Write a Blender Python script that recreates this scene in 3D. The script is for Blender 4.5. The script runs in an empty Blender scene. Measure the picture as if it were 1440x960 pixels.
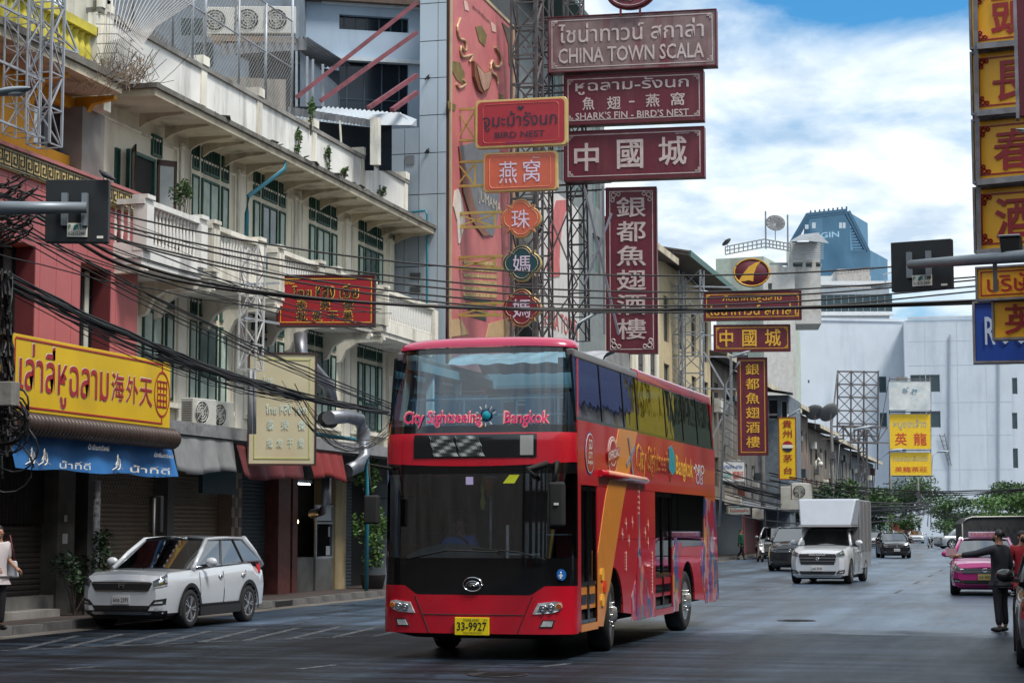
import bpy, math, random
from mathutils import Vector, Matrix, Euler
R = math.radians
scene = bpy.context.scene
COL = scene.collection
random.seed(7)

# ---------------------------------------------------------------- camera
F_PX, HOR, CAM_H = 2700.0, 743.0, 1.7
THETA = R(14.93)
TAU = math.atan((HOR - 480) / F_PX)
cam_data = bpy.data.cameras.new('camera')
cam = bpy.data.objects.new('camera', cam_data); COL.objects.link(cam)
cam_data.lens = 67.5; cam_data.sensor_width = 36; cam_data.clip_start = 0.3; cam_data.clip_end = 4000
cam.location = (0, 0, CAM_H); cam.rotation_euler = (R(90) + TAU, 0, THETA)
cam_data.dof.use_dof = True; cam_data.dof.focus_distance = 28; cam_data.dof.aperture_fstop = 13
scene.camera = cam
_F = Vector((-math.sin(THETA) * math.cos(TAU), math.cos(THETA) * math.cos(TAU), math.sin(TAU)))
_R = Vector((math.cos(THETA), math.sin(THETA), 0)); _U = _R.cross(_F)
CAMP = Vector((0, 0, CAM_H))
def at(px, py, X=None, Y=None, Z=None, D=None):
    """world point seen at a photo pixel, on the plane X=, Y=, Z= or at depth D"""
    d = _F * F_PX + _R * (px - 720) - _U * (py - 480)
    if X is not None: t = (X - CAMP.x) / d.x
    elif Y is not None: t = (Y - CAMP.y) / d.y
    elif Z is not None: t = (Z - CAMP.z) / d.z
    else: t = D / F_PX
    return CAMP + d * t

# ---------------------------------------------------------------- sun and sky
SUN_EL, SUN_AZ = R(60), R(118)
world = bpy.data.worlds.new('World'); scene.world = world; world.use_nodes = True
wt = world.node_tree; wt.nodes.clear()
def wn(t, **k):
    n = wt.nodes.new(t)
    for a, b in k.items(): setattr(n, a, b)
    return n
sky = wn('ShaderNodeTexSky', sky_type='NISHITA'); sky.sun_disc = False
sky.sun_elevation = SUN_EL; sky.sun_rotation = SUN_AZ; sky.dust_density = 1.5
geo = wn('ShaderNodeTexCoord'); sep = wn('ShaderNodeSeparateXYZ'); wt.links.new(geo.outputs['Generated'], sep.inputs[0])
mx = wn('ShaderNodeMath', operation='MAXIMUM'); wt.links.new(sep.outputs['Z'], mx.inputs[0]); mx.inputs[1].default_value = 0.0
ad = wn('ShaderNodeMath', operation='ADD'); wt.links.new(mx.outputs[0], ad.inputs[0]); ad.inputs[1].default_value = 0.16
dv = wn('ShaderNodeVectorMath', operation='DIVIDE'); wt.links.new(geo.outputs['Generated'], dv.inputs[0])
cb = wn('ShaderNodeCombineXYZ')
for i in range(3): wt.links.new(ad.outputs[0], cb.inputs[i])
wt.links.new(cb.outputs[0], dv.inputs[1])
mp = wn('ShaderNodeMapping'); mp.inputs['Scale'].default_value = (1.0, 0.8, 1); mp.inputs['Location'].default_value = (3.1, 0.2, 0)
wt.links.new(dv.outputs[0], mp.inputs[0])
nz = wn('ShaderNodeTexNoise'); nz.inputs['Scale'].default_value = 3.6; nz.inputs['Detail'].default_value = 9; nz.inputs['Roughness'].default_value = 0.58; nz.inputs['Distortion'].default_value = 0.35
wt.links.new(mp.outputs[0], nz.inputs['Vector'])
# a real gap in the cloud deck: clouds thin out around one direction
gap = (at(1235, 2, D=100) - CAMP).normalized()
dt = wn('ShaderNodeVectorMath', operation='DISTANCE'); nrm = wn('ShaderNodeVectorMath', operation='NORMALIZE')
mp2 = wn('ShaderNodeMapping'); mp2.inputs['Scale'].default_value = (0.45, 0.45, 1.4)
wt.links.new(geo.outputs['Generated'], nrm.inputs[0]); wt.links.new(nrm.outputs[0], mp2.inputs[0]); wt.links.new(mp2.outputs[0], dt.inputs[0])
dt.inputs[1].default_value = (gap.x * .45, gap.y * .45, gap.z * 1.4)
gm = wn('ShaderNodeMapRange'); gm.inputs['From Min'].default_value = 0.0; gm.inputs['From Max'].default_value = 0.066
gm.inputs['To Min'].default_value = -0.42; gm.inputs['To Max'].default_value = 0.0
wt.links.new(dt.outputs['Value'], gm.inputs['Value'])
sm = wn('ShaderNodeMath', operation='ADD'); wt.links.new(nz.outputs['Fac'], sm.inputs[0]); wt.links.new(gm.outputs[0], sm.inputs[1])
cr = wn('ShaderNodeValToRGB'); cr.color_ramp.elements[0].position = 0.14; cr.color_ramp.elements[0].color = (0, 0, 0, 1)
cr.color_ramp.elements[1].position = 0.50; cr.color_ramp.elements[1].color = (1, 1, 1, 1)
wt.links.new(sm.outputs[0], cr.inputs[0])
nz2 = wn('ShaderNodeTexNoise'); nz2.inputs['Scale'].default_value = 7; nz2.inputs['Detail'].default_value = 6
wt.links.new(mp.outputs[0], nz2.inputs['Vector'])
cc = wn('ShaderNodeValToRGB'); cc.color_ramp.elements[0].position = 0.33; cc.color_ramp.elements[0].color = (4.1, 5.1, 6.2, 1)
cc.color_ramp.elements[1].position = 0.54; cc.color_ramp.elements[1].color = (6.9, 7.5, 7.9, 1)
wt.links.new(nz2.outputs['Fac'], cc.inputs[0])
mixw = wn('ShaderNodeMixRGB'); wt.links.new(cr.outputs[0], mixw.inputs[0]); skb = wn('ShaderNodeMixRGB', blend_type='MULTIPLY'); skb.inputs[0].default_value = 1; skb.inputs[2].default_value = (.30, .82, 1.12, 1); wt.links.new(sky.outputs[0], skb.inputs[1]); wt.links.new(skb.outputs[0], mixw.inputs[1]); wt.links.new(cc.outputs[0], mixw.inputs[2])
bg = wn('ShaderNodeBackground'); bg.inputs['Strength'].default_value = 0.115
wt.links.new(mixw.outputs[0], bg.inputs['Color']); wo = wn('ShaderNodeOutputWorld'); wt.links.new(bg.outputs[0], wo.inputs[0])
sun_data = bpy.data.lights.new('sun', 'SUN'); sun_data.energy = 3.0; sun_data.angle = R(14); sun_data.color = (1, 0.95, 0.88)
sun = bpy.data.objects.new('sun', sun_data); COL.objects.link(sun)
_sd = Vector((math.sin(SUN_AZ) * math.cos(SUN_EL), math.cos(SUN_AZ) * math.cos(SUN_EL), math.sin(SUN_EL)))
sun.rotation_euler = _sd.to_track_quat('Z', 'Y').to_euler(); sun.location = (0, 0, 60)
scene.view_settings.view_transform = 'Standard'; scene.view_settings.look = 'None'
scene.view_settings.exposure = 0.38; scene.view_settings.gamma = 1.0
scene.cycles.use_denoising = True
scene.cycles.max_bounces = 6; scene.cycles.diffuse_bounces = 3; scene.cycles.glossy_bounces = 3
scene.cycles.transparent_max_bounces = 16; scene.cycles.transmission_bounces = 4

# ---------------------------------------------------------------- materials
MATS = {}
def srgb(c):
    if isinstance(c, str):
        c = tuple(int(c[i:i+2], 16) / 255 for i in (0, 2, 4))
        return tuple(x / 12.92 if x <= .04045 else ((x + .055) / 1.055) ** 2.4 for x in c)
    return c
def mat(name, base, rough=.6, metal=0., var=.12, scale=3., bump=0., bscale=None, dirt=None, damt=0., dscale=1.2,
        streak=False, coat=0., emit=None, estr=0., spec=.5, trans=0., rvar=0.):
    if name in MATS: return MATS[name]
    m = bpy.data.materials.new(name); m.use_nodes = True; nt = m.node_tree; N = nt.nodes; L = nt.links
    b = N['Principled BSDF']; base = srgb(base)
    b.inputs['Roughness'].default_value = rough; b.inputs['Metallic'].default_value = metal
    b.inputs['Specular IOR Level'].default_value = spec
    b.inputs['Coat Weight'].default_value = coat; b.inputs['Coat Roughness'].default_value = .04
    tc = N.new('ShaderNodeTexCoord')
    n1 = N.new('ShaderNodeTexNoise'); n1.inputs['Scale'].default_value = scale; n1.inputs['Detail'].default_value = 5
    L.new(tc.outputs['Object'], n1.inputs['Vector'])
    mr = N.new('ShaderNodeMapRange'); mr.inputs['From Min'].default_value = .3; mr.inputs['From Max'].default_value = .7
    mr.inputs['To Min'].default_value = 1 - var; mr.inputs['To Max'].default_value = 1 + var
    L.new(n1.outputs['Fac'], mr.inputs['Value'])
    vm = N.new('ShaderNodeVectorMath'); vm.operation = 'SCALE'; vm.inputs[0].default_value = base
    L.new(mr.outputs[0], vm.inputs['Scale']); out = vm.outputs[0]
    if damt > 0:
        mp = N.new('ShaderNodeMapping'); mp.inputs['Scale'].default_value = (1, 1, .16 if streak else 1)
        mp.inputs['Location'].default_value = (len(name), 3, 1)
        L.new(tc.outputs['Object'], mp.inputs[0])
        n2 = N.new('ShaderNodeTexNoise'); n2.inputs['Scale'].default_value = dscale; n2.inputs['Detail'].default_value = 8; n2.inputs['Roughness'].default_value = .66
        L.new(mp.outputs[0], n2.inputs['Vector'])
        r2 = N.new('ShaderNodeMapRange'); r2.inputs['From Min'].default_value = .5; r2.inputs['From Max'].default_value = .72
        r2.inputs['To Max'].default_value = damt; L.new(n2.outputs['Fac'], r2.inputs['Value'])
        mc = N.new('ShaderNodeMixRGB'); mc.inputs[2].default_value = (*srgb(dirt), 1)
        L.new(r2.outputs[0], mc.inputs[0]); L.new(out, mc.inputs[1]); out = mc.outputs[0]
    L.new(out, b.inputs['Base Color'])
    if rvar:
        r3 = N.new('ShaderNodeMapRange'); r3.inputs['From Min'].default_value = .35; r3.inputs['From Max'].default_value = .65
        r3.inputs['To Min'].default_value = max(0.02, rough - rvar); r3.inputs['To Max'].default_value = min(1, rough + rvar)
        L.new(n1.outputs['Fac'], r3.inputs['Value']); L.new(r3.outputs[0], b.inputs['Roughness'])
    if bump:
        n4 = N.new('ShaderNodeTexNoise'); n4.inputs['Scale'].default_value = bscale or scale * 8; n4.inputs['Detail'].default_value = 4
        L.new(tc.outputs['Object'], n4.inputs['Vector'])
        bp = N.new('ShaderNodeBump'); bp.inputs['Strength'].default_value = bump; bp.inputs['Distance'].default_value = .02
        L.new(n4.outputs['Fac'], bp.inputs['Height']); L.new(bp.outputs[0], b.inputs['Normal'])
    if emit:
        b.inputs['Emission Color'].default_value = (*srgb(emit), 1); b.inputs['Emission Strength'].default_value = estr
    MATS[name] = m; return m
def glass(name, tint=(.6, .7, .75), refl=.12, dark=0.0, rough=.02, wav=0.0):
    """thin pane: transparent tint + mirror by Fresnel"""
    if name in MATS: return MATS[name]
    m = bpy.data.materials.new(name); m.use_nodes = True; nt = m.node_tree; N = nt.nodes; L = nt.links
    N.remove(N['Principled BSDF']); o = N['Material Output']
    t = N.new('ShaderNodeBsdfTransparent'); t.inputs[0].default_value = (*tint, 1)
    g = N.new('ShaderNodeBsdfGlossy'); g.inputs['Roughness'].default_value = rough; g.inputs[0].default_value = (.95, .97, 1, 1)
    fr = N.new('ShaderNodeLayerWeight'); fr.inputs['Blend'].default_value = .35
    mr = N.new('ShaderNodeMapRange'); mr.inputs['To Min'].default_value = refl; mr.inputs['To Max'].default_value = 1
    L.new(fr.outputs['Fresnel'], mr.inputs['Value'])
    if wav:
        tc = N.new('ShaderNodeTexCoord'); n = N.new('ShaderNodeTexNoise'); n.inputs['Scale'].default_value = 1.6; n.inputs['Detail'].default_value = 2
        L.new(tc.outputs['Object'], n.inputs['Vector']); bp = N.new('ShaderNodeBump'); bp.inputs['Strength'].default_value = wav; bp.inputs['Distance'].default_value = .1
        L.new(n.outputs['Fac'], bp.inputs['Height']); L.new(bp.outputs[0], g.inputs['Normal'])
    mx = N.new('ShaderNodeMixShader'); L.new(mr.outputs[0], mx.inputs[0]); L.new(t.outputs[0], mx.inputs[1]); L.new(g.outputs[0], mx.inputs[2])
    L.new(mx.outputs[0], o.inputs[0]); MATS[name] = m; return m

# ---------------------------------------------------------------- mesh building
class MB:
    def __init__(s): s.v = []; s.f = []; s.M = None; s.sm = []
    def _add(s, vs, fs, smooth=False):
        k = len(s.v)
        if s.M is not None: vs = [s.M @ Vector(p) for p in vs]
        s.v += [tuple(p) for p in vs]; s.f += [tuple(i + k for i in f) for f in fs]; s.sm += [smooth] * len(fs)
        return s
    def box(s, x0, x1, y0, y1, z0, z1):
        if x0 > x1: x0, x1 = x1, x0
        if y0 > y1: y0, y1 = y1, y0
        if z0 > z1: z0, z1 = z1, z0
        return s._add([(x0,y0,z0),(x1,y0,z0),(x1,y1,z0),(x0,y1,z0),(x0,y0,z1),(x1,y0,z1),(x1,y1,z1),(x0,y1,z1)],
                      [(0,3,2,1),(4,5,6,7),(0,1,5,4),(1,2,6,5),(2,3,7,6),(3,0,4,7)])
    def hexa(s, b, t):
        return s._add(list(b) + list(t), [(0,3,2,1),(4,5,6,7),(0,1,5,4),(1,2,6,5),(2,3,7,6),(3,0,4,7)])
    def quad(s, *p): return s._add(p, [tuple(range(len(p)))])
    def prism(s, pts, d, axis='y', off=0.0, smooth=False):
        """polygon pts (a,b) extruded along axis from off to off+d"""
        n = len(pts)
        def P(a, b, c): return {'y': (a, c, b), 'x': (c, a, b), 'z': (a, b, c)}[axis]
        vs = [P(a, b, off) for a, b in pts] + [P(a, b, off + d) for a, b in pts]
        fs = [tuple(range(n)), tuple(range(2*n-1, n-1, -1))]
        k = len(s.f); s._add(vs, fs)
        kk = len(s.v) - 2*n
        for i in range(n):
            j = (i + 1) % n; s.f.append((kk+i, kk+j, kk+n+j, kk+n+i)); s.sm.append(smooth)
        return s
    def tube(s, pts, r, n=8, cap=True, taper=None):
        pts = [Vector(p) for p in pts]; m = len(pts); vs = []; fs = []
        for i, p in enumerate(pts):
            t = (pts[min(i+1, m-1)] - pts[max(i-1, 0)]).normalized()
            a = Vector((0,0,1)) if abs(t.z) < .9 else Vector((1,0,0))
            u = t.cross(a).normalized(); w = t.cross(u)
            rr = r if taper is None else r + (taper - r) * i / (m - 1)
            if isinstance(r, (list, tuple)): rr = r[i]
            for j in range(n):
                q = 2*math.pi*j/n; vs.append(p + u*rr*math.cos(q) + w*rr*math.sin(q))
        for i in range(m-1):
            for j in range(n):
                k = (j+1) % n; fs.append((i*n+j, i*n+k, (i+1)*n+k, (i+1)*n+j))
        s._add(vs, fs, n > 5)
        if cap:
            k = len(s.v) - len(vs)
            s.f.append(tuple(k + j for j in range(n))[::-1]); s.f.append(tuple(k + (m-1)*n + j for j in range(n))); s.sm += [False]*2
        return s
    def bar(s, p, q, w, h=None):
        """rectangular bar from p to q"""
        h = h or w; p = Vector(p); q = Vector(q); t = (q - p).normalized()
        a = Vector((0,0,1)) if abs(t.z) < .95 else Vector((0,1,0))
        u = t.cross(a).normalized() * w/2; v = u.normalized().cross(t) * h/2
        return s.hexa([p-u-v, p+u-v, p+u+v, p-u+v], [q-u-v, q+u-v, q+u+v, q-u+v])
    def lathe(s, prof, c=(0,0,0), n=20, axis='z', smooth=True, cap=True):
        vs = []; fs = []; m = len(prof)
        for r, h in prof:
            for j in range(n):
                q = 2*math.pi*j/n; a, b = r*math.cos(q), r*math.sin(q)
                v = {'z': (a, b, h), 'x': (h, a, b), 'y': (a, h, b)}[axis]
                vs.append((v[0]+c[0], v[1]+c[1], v[2]+c[2]))
        for i in range(m-1):
            for j in range(n):
                k = (j+1) % n; fs.append((i*n+j, i*n+k, (i+1)*n+k, (i+1)*n+j))
        s._add(vs, fs, smooth)
        k = len(s.v) - len(vs)
        if not cap: return s
        if prof[0][0] > 1e-4: s.f.append(tuple(k + j for j in range(n))[::-1]); s.sm.append(False)
        if prof[-1][0] > 1e-4: s.f.append(tuple(k + (m-1)*n + j for j in range(n))); s.sm.append(False)
        return s
    def grid(s, fn, nu, nv, smooth=True, close=False):
        vs = [fn(i/nu, j/nv) for j in range(nv+1) for i in range(nu+1)]
        fs = [(j*(nu+1)+i, j*(nu+1)+i+1, (j+1)*(nu+1)+i+1, (j+1)*(nu+1)+i) for j in range(nv) for i in range(nu)]
        return s._add(vs, fs, smooth)
    def ball(s, c, r, n=12, m=8, sc=(1,1,1)):
        return s.lathe_s(c, r, n, m, sc)
    def lathe_s(s, c, r, n, m, sc):
        def fn(u, v):
            a = 2*math.pi*u; b = math.pi*v - math.pi/2
            return (c[0]+r*sc[0]*math.cos(a)*math.cos(b), c[1]+r*sc[1]*math.sin(a)*math.cos(b), c[2]+r*sc[2]*math.sin(b))
        return s.grid(fn, n, m)
def link(o, parent=None):
    COL.objects.link(o)
    if parent is not None: o.parent = parent
    return o
def mworld(o):
    m = Matrix.LocRotScale(o.location, o.rotation_euler, o.scale)
    return mworld(o.parent) @ m if o.parent else m
def mesh_of(name, mb, m, inv=None):
    me = bpy.data.meshes.new(name)
    vs = mb.v if inv is None else [tuple(inv @ Vector(p)) for p in mb.v]
    me.from_pydata(vs, [], mb.f)
    if any(mb.sm): me.polygons.foreach_set('use_smooth', mb.sm)
    if m: me.materials.append(m)
    me.update(); return me
def fixn(me):
    import bmesh
    b = bmesh.new(); b.from_mesh(me); bmesh.ops.remove_doubles(b, verts=b.verts, dist=1e-5); bmesh.ops.recalc_face_normals(b, faces=b.faces); b.to_mesh(me); b.free()
def part(name, mb, m, parent=None, local=False, bevel=0, kind=None, label=None, fix=False, seg=2):
    """one mesh object; vertices given in world space unless local (then in the thing's frame)"""
    inv = None
    if parent is not None and not local: inv = mworld(parent).inverted()
    if parent is not None and local:
        r = parent
        acc = Matrix.Identity(4)
    me = mesh_of(name, mb, m, inv)
    if fix: fixn(me)
    o = bpy.data.objects.new(name, me); link(o, parent)
    if bevel:
        b = o.modifiers.new('bevel', 'BEVEL'); b.width = bevel; b.segments = seg; b.limit_method = 'ANGLE'; b.angle_limit = R(35)
        b.harden_normals = False
        me.polygons.foreach_set('use_smooth', [True]*len(me.polygons))
        b2 = o.modifiers.new('wn', 'WEIGHTED_NORMAL'); b2.keep_sharp = False
    if kind: o['kind'] = kind
    if label: o['label'] = label
    return o
def tag(o, label=None, cat=None, group=None, kind=None):
    if label: o['label'] = label
    if cat: o['category'] = cat
    if group: o['group'] = group
    if kind: o['kind'] = kind
    return o
def thing(name, label, cat, loc=(0,0,0), rz=0, group=None):
    o = bpy.data.objects.new(name, None); o.empty_display_size = .2; COL.objects.link(o)
    o.location = loc; o.rotation_euler = (0, 0, rz)
    return tag(o, label, cat, group)
def struct(name, mb, m, parent=None, **k):
    o = part(name, mb, m, parent, **k)
    if parent is None: o['kind'] = 'structure'
    return o
def solo(name, mb, m, label, cat, group=None, **k):
    return tag(part(name, mb, m, None, **k), label, cat, group)
_kids = {}
def dup_tree(o, parent=None):
    kids = [c for c in bpy.data.objects if c.parent is o]
    c = o.copy(); COL.objects.link(c)
    if parent is not None: c.parent = parent
    for ch in kids: dup_tree(ch, c)
    return c

# ---------------------------------------------------------------- lettering
_txt = {}
def text_mesh(s, bold=0.0):
    """letters as a flat mesh in a unit box, strokes thickened by bold"""
    key = (s, bold)
    if key in _txt: return _txt[key]
    c = bpy.data.curves.new('t', 'FONT'); c.body = s; c.resolution_u = 2
    o = bpy.data.objects.new('t', c); COL.objects.link(o)
    m = o.to_mesh(); vs = [tuple(v.co)[:2] for v in m.vertices]; fs = [tuple(p.vertices) for p in m.polygons]
    o.to_mesh_clear(); bpy.data.objects.remove(o); bpy.data.curves.remove(c)
    if bold > .004:                                                # push the outline outwards along its own normals
        cnt = {}; P = [Vector(v) for v in vs]
        for f in fs:
            A = sum(P[f[i]].x*P[f[(i+1) % len(f)]].y - P[f[(i+1) % len(f)]].x*P[f[i]].y for i in range(len(f)))
            g = f if A > 0 else f[::-1]
            for i in range(len(g)): cnt[(g[i], g[(i+1) % len(g)])] = 1
        N_ = [Vector((0, 0)) for _ in P]
        for (i, j) in cnt:
            if (j, i) in cnt: continue
            d = P[j] - P[i]
            if d.length < 1e-9: continue
            n = Vector((d.y, -d.x)).normalized(); N_[i] += n; N_[j] += n
        b = min(bold, .05) * .55
        for i, n in enumerate(N_):
            if n.length > .3: P[i] = P[i] + n.normalized() * b * min(1.4, 2/n.length*.7)
        vs = [(v.x, v.y) for v in P]
    xs = [v[0] for v in vs]; ys = [v[1] for v in vs]
    x0, x1, y0, y1 = min(xs), max(xs), min(ys), max(ys)
    vs = [((v[0]-x0)/(x1-x0), (v[1]-y0)/(y1-y0)) for v in vs]
    _txt[key] = (vs, fs); return _txt[key]
def add_text(mb, s, x0, x1, z0, z1, y, bold=0.0, slant=0.0, depth=0.0):
    """letters fitted to the box x0..x1, z0..z1 on the plane y of the sign's own frame (front faces -y)"""
    vs, fs = text_mesh(s, bold)
    P = [(x0+(x1-x0)*a + slant*(b)*(z1-z0), y, z0+(z1-z0)*b) for a, b in vs]
    mb._add(P, fs)
    return mb
# ================================================================ ground, road, pavements
def road_mat():
    m = bpy.data.materials.new('asphalt'); m.use_nodes = True; nt = m.node_tree; N = nt.nodes; L = nt.links; b = N['Principled BSDF']
    g = N.new('ShaderNodeNewGeometry')
    def noise(sc, sx=1, sy=1, det=5, ro=.55):
        mp = N.new('ShaderNodeMapping'); mp.inputs['Scale'].default_value = (sx, sy, 1); L.new(g.outputs['Position'], mp.inputs[0])
        n = N.new('ShaderNodeTexNoise'); n.inputs['Scale'].default_value = sc; n.inputs['Detail'].default_value = det; n.inputs['Roughness'].default_value = ro
        L.new(mp.outputs[0], n.inputs['Vector']); return n.outputs['Fac']
    def mr(i, a, bb, c, d):
        n = N.new('ShaderNodeMapRange'); n.inputs['From Min'].default_value = a; n.inputs['From Max'].default_value = bb
        n.inputs['To Min'].default_value = c; n.inputs['To Max'].default_value = d; L.new(i, n.inputs['Value']); return n.outputs[0]
    def mul(a, c):
        n = N.new('ShaderNodeMath'); n.operation = 'MULTIPLY'; L.new(a, n.inputs[0]); L.new(c, n.inputs[1]); return n.outputs[0]
    grain = mul(mr(noise(60), .3, .7, .55, 1.45), mr(noise(9, 1, 1, 4, .7), .32, .68, .72, 1.28))
    patch = mr(noise(.35, 1, .3, 6), .3, .7, .6, 1.4)
    trk = mr(noise(1.1, 1, .05, 5), .38, .62, .55, 1.5)       # worn wheel tracks along the street
    k = mul(mul(grain, patch), trk)
    oil = mr(noise(.32, .5, 1.5, 8, .72), .50, .60, 1, .42)
    k = mul(k, oil)
    vo = N.new('ShaderNodeTexVoronoi'); vo.feature = 'DISTANCE_TO_EDGE'; vo.inputs['Scale'].default_value = .45
    mpv = N.new('ShaderNodeMapping'); mpv.inputs['Scale'].default_value = (1, .35, 1); nv = N.new('ShaderNodeTexNoise'); nv.inputs['Scale'].default_value = 1.7; nv.inputs['Detail'].default_value = 6
    L.new(g.outputs['Position'], nv.inputs['Vector']); mxn = N.new('ShaderNodeMixRGB'); mxn.inputs[0].default_value = .5; L.new(g.outputs['Position'], mpv.inputs[0]); L.new(mpv.outputs[0], mxn.inputs[1]); L.new(nv.outputs['Color'], mxn.inputs[2]); L.new(mxn.outputs[0], vo.inputs['Vector'])
    k = mul(k, mr(vo.outputs['Distance'], .004, .012, .45, 1))
    # darker resurfaced strip at the near end; far road's sheen put into its colour
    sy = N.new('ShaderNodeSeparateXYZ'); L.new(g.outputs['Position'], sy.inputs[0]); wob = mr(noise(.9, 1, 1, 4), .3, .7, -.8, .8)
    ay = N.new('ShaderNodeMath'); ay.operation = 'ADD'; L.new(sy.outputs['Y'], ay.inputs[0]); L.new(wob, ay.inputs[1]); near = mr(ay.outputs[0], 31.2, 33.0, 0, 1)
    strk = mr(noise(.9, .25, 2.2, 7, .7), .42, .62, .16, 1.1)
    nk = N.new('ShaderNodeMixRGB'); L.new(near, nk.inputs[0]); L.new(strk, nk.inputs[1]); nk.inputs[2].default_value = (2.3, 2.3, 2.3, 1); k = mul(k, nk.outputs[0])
    v = N.new('ShaderNodeVectorMath'); v.operation = 'SCALE'; v.inputs[0].default_value = (.024, .036, .054); L.new(k, v.inputs['Scale'])
    L.new(v.outputs[0], b.inputs['Base Color'])
    rr = mr(noise(.5, 1, .15, 6, .65), .3, .7, .27, .50)
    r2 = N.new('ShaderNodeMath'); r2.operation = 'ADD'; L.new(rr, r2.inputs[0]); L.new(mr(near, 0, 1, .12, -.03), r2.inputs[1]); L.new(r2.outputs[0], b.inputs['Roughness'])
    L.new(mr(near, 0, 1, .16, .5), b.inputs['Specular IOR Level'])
    bp = N.new('ShaderNodeBump'); bp.inputs['Strength'].default_value = .3; bp.inputs['Distance'].default_value = .004
    L.new(noise(90, 1, 1, 3), bp.inputs['Height']); L.new(bp.outputs[0], b.inputs['Normal'])
    return m
g = MB(); g.quad((-900,-200,-.02),(900,-200,-.02),(900,1800,-.02),(-900,1800,-.02))
struct('ground', g, mat('earth', (.07,.07,.07), .9))
KX = -15.75                       # kerb line of the left pavement
rd = MB(); rd.quad((KX,-30,0),(.95,-30,0),(.95,110,0),(KX,110,0)); rd.quad((KX,110,0),(.95,110,0),(8,420,0),(-62,420,0))
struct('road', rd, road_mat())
concrete = mat('kerb_concrete', (.13,.128,.125), .85, var=.25, scale=1.5, bump=.4, dirt=(.04,.04,.04), damt=.7, dscale=1.5)
pavem = bpy.data.materials.new('paving_blocks'); pavem.use_nodes = True
nt = pavem.node_tree; N = nt.nodes; L = nt.links
gg = N.new('ShaderNodeNewGeometry'); br = N.new('ShaderNodeTexBrick'); br.inputs['Scale'].default_value = 2.5; br.inputs['Mortar Size'].default_value = .015
br.inputs['Color1'].default_value = (.06,.04,.035,1); br.inputs['Color2'].default_value = (.045,.034,.032,1); br.inputs['Mortar'].default_value = (.03,.028,.026,1)
L.new(gg.outputs['Position'], br.inputs['Vector']); L.new(br.outputs['Color'], N['Principled BSDF'].inputs['Base Color']); N['Principled BSDF'].inputs['Roughness'].default_value = .8
pv = MB(); pv.box(-20, KX-.18, 5, 160, -.02, .15)
pvo = struct('pavement', pv, pavem)
pr = MB(); pr.box(1.13, 8, -20, 110, -.02, .15)
pro = struct('pavement_right', pr, pavem)
# kerb stones, each its own piece
km = MB(); km.box(-.09, .09, 0, .985, -.15, .0)
kme = mesh_of('kerb_stone', km, concrete)
for i in range(96):
    y = 20 + i
    o = bpy.data.objects.new('kerb_stone', kme); link(o, pvo)
    o.location = (KX-.09+random.uniform(-.008,.008), y, .152 + random.uniform(-.006,.006)); o.rotation_euler = (random.uniform(-.01,.01), random.uniform(-.01,.01), 0)
kr = MB(); kr.box(.95, 1.13, -20, 110, -.02, .152)
part('kerb', kr, concrete, pro)
gut = MB(); gut.quad((-.0,-10,.004),(.95,-10,.004),(.95,60,.004),(.0,60,.004))
struct('gutter', gut, mat('gutter_concrete', (.13,.115,.1), .8, var=.3, scale=1, bump=.3, dirt=(.03,.03,.03), damt=.8))
gut2 = MB(); gut2.quad((KX,5,.004),(KX+.45,5,.004),(KX+.45,110,.004),(KX,110,.004))
struct('gutter_left', gut2, mat('gutter_concrete', (.13,.115,.1)))
# drain mouth in the kerb
dm = MB(); p = at(400, 852, X=KX+.012); dm.box(KX-.05, KX+.006, p.y-.5, p.y+.5, .02, .13)
part('drain_mouth', dm, mat('black_void', (.004,.004,.004), .9), pvo)
# worn painted markings
paint = bpy.data.materials.new('worn_white_paint'); paint.use_nodes = True; nt = paint.node_tree; N = nt.nodes; L = nt.links
pb = N['Principled BSDF']; gg = N.new('ShaderNodeNewGeometry'); n = N.new('ShaderNodeTexNoise'); n.inputs['Scale'].default_value = 7; n.inputs['Detail'].default_value = 8; n.inputs['Roughness'].default_value = .7
L.new(gg.outputs['Position'], n.inputs['Vector']); cr_ = N.new('ShaderNodeValToRGB'); cr_.color_ramp.elements[0].position = .50; cr_.color_ramp.elements[0].color = (.03,.036,.044,1)
cr_.color_ramp.elements[1].position = .70; cr_.color_ramp.elements[1].color = (.20,.22,.24,1); L.new(n.outputs['Fac'], cr_.inputs[0]); L.new(cr_.outputs[0], pb.inputs['Base Color']); pb.inputs['Roughness'].default_value = .6
mk = MB()
def strip(a, b, w):
    a = Vector(a); b = Vector(b); d = (b-a).normalized(); n = Vector((-d.y, d.x, 0))*w/2
    mk.quad(a+n, a-n, b-n, b+n)
def gz(x, y): return at(x, y, Z=.004)
for x0,y0,x1,y1 in [(76,941,142,936),(418,940,472,934),(760,937,800,932)]: strip(gz(x0,y0), gz(x1,y1), .13)
for i in range(9):                                              # hatched no-stopping box by the kerb
    a = gz(30+i*62, 912-i*2.2); b = gz(110+i*62, 893-i*2.2); strip(a, b, .14)
strip(gz(0,914), gz(520,893), .12)
for i in range(7):
    y0 = 52 + i*9; strip((-3.4, y0, .004), (-3.4, y0+3, .004), .12); strip((-11.6, y0+20, .004), (-11.6, y0+23, .004), .12)
struct('road_markings', mk, paint)
for (px, py, lb) in ((700, 948, 'iron manhole cover in the road near the viewer'), (1120, 872, 'iron manhole cover in the middle of the road')):
    p = at(px, py, Z=.004); m = MB(); m.lathe([(.36,.0),(.36,.008),(.33,.008),(.33,.004),(0,.004)], (p.x, p.y, .002), 24)
    for i in range(7): m.box(p.x-.22, p.x+.22, p.y-.27+i*.09-.012, p.y-.27+i*.09+.012, .006, .011)
    solo('manhole_cover', m, mat('cast_iron', (.03,.03,.032), .45, metal=.4, var=.3, scale=8), lb, 'manhole cover')
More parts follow.
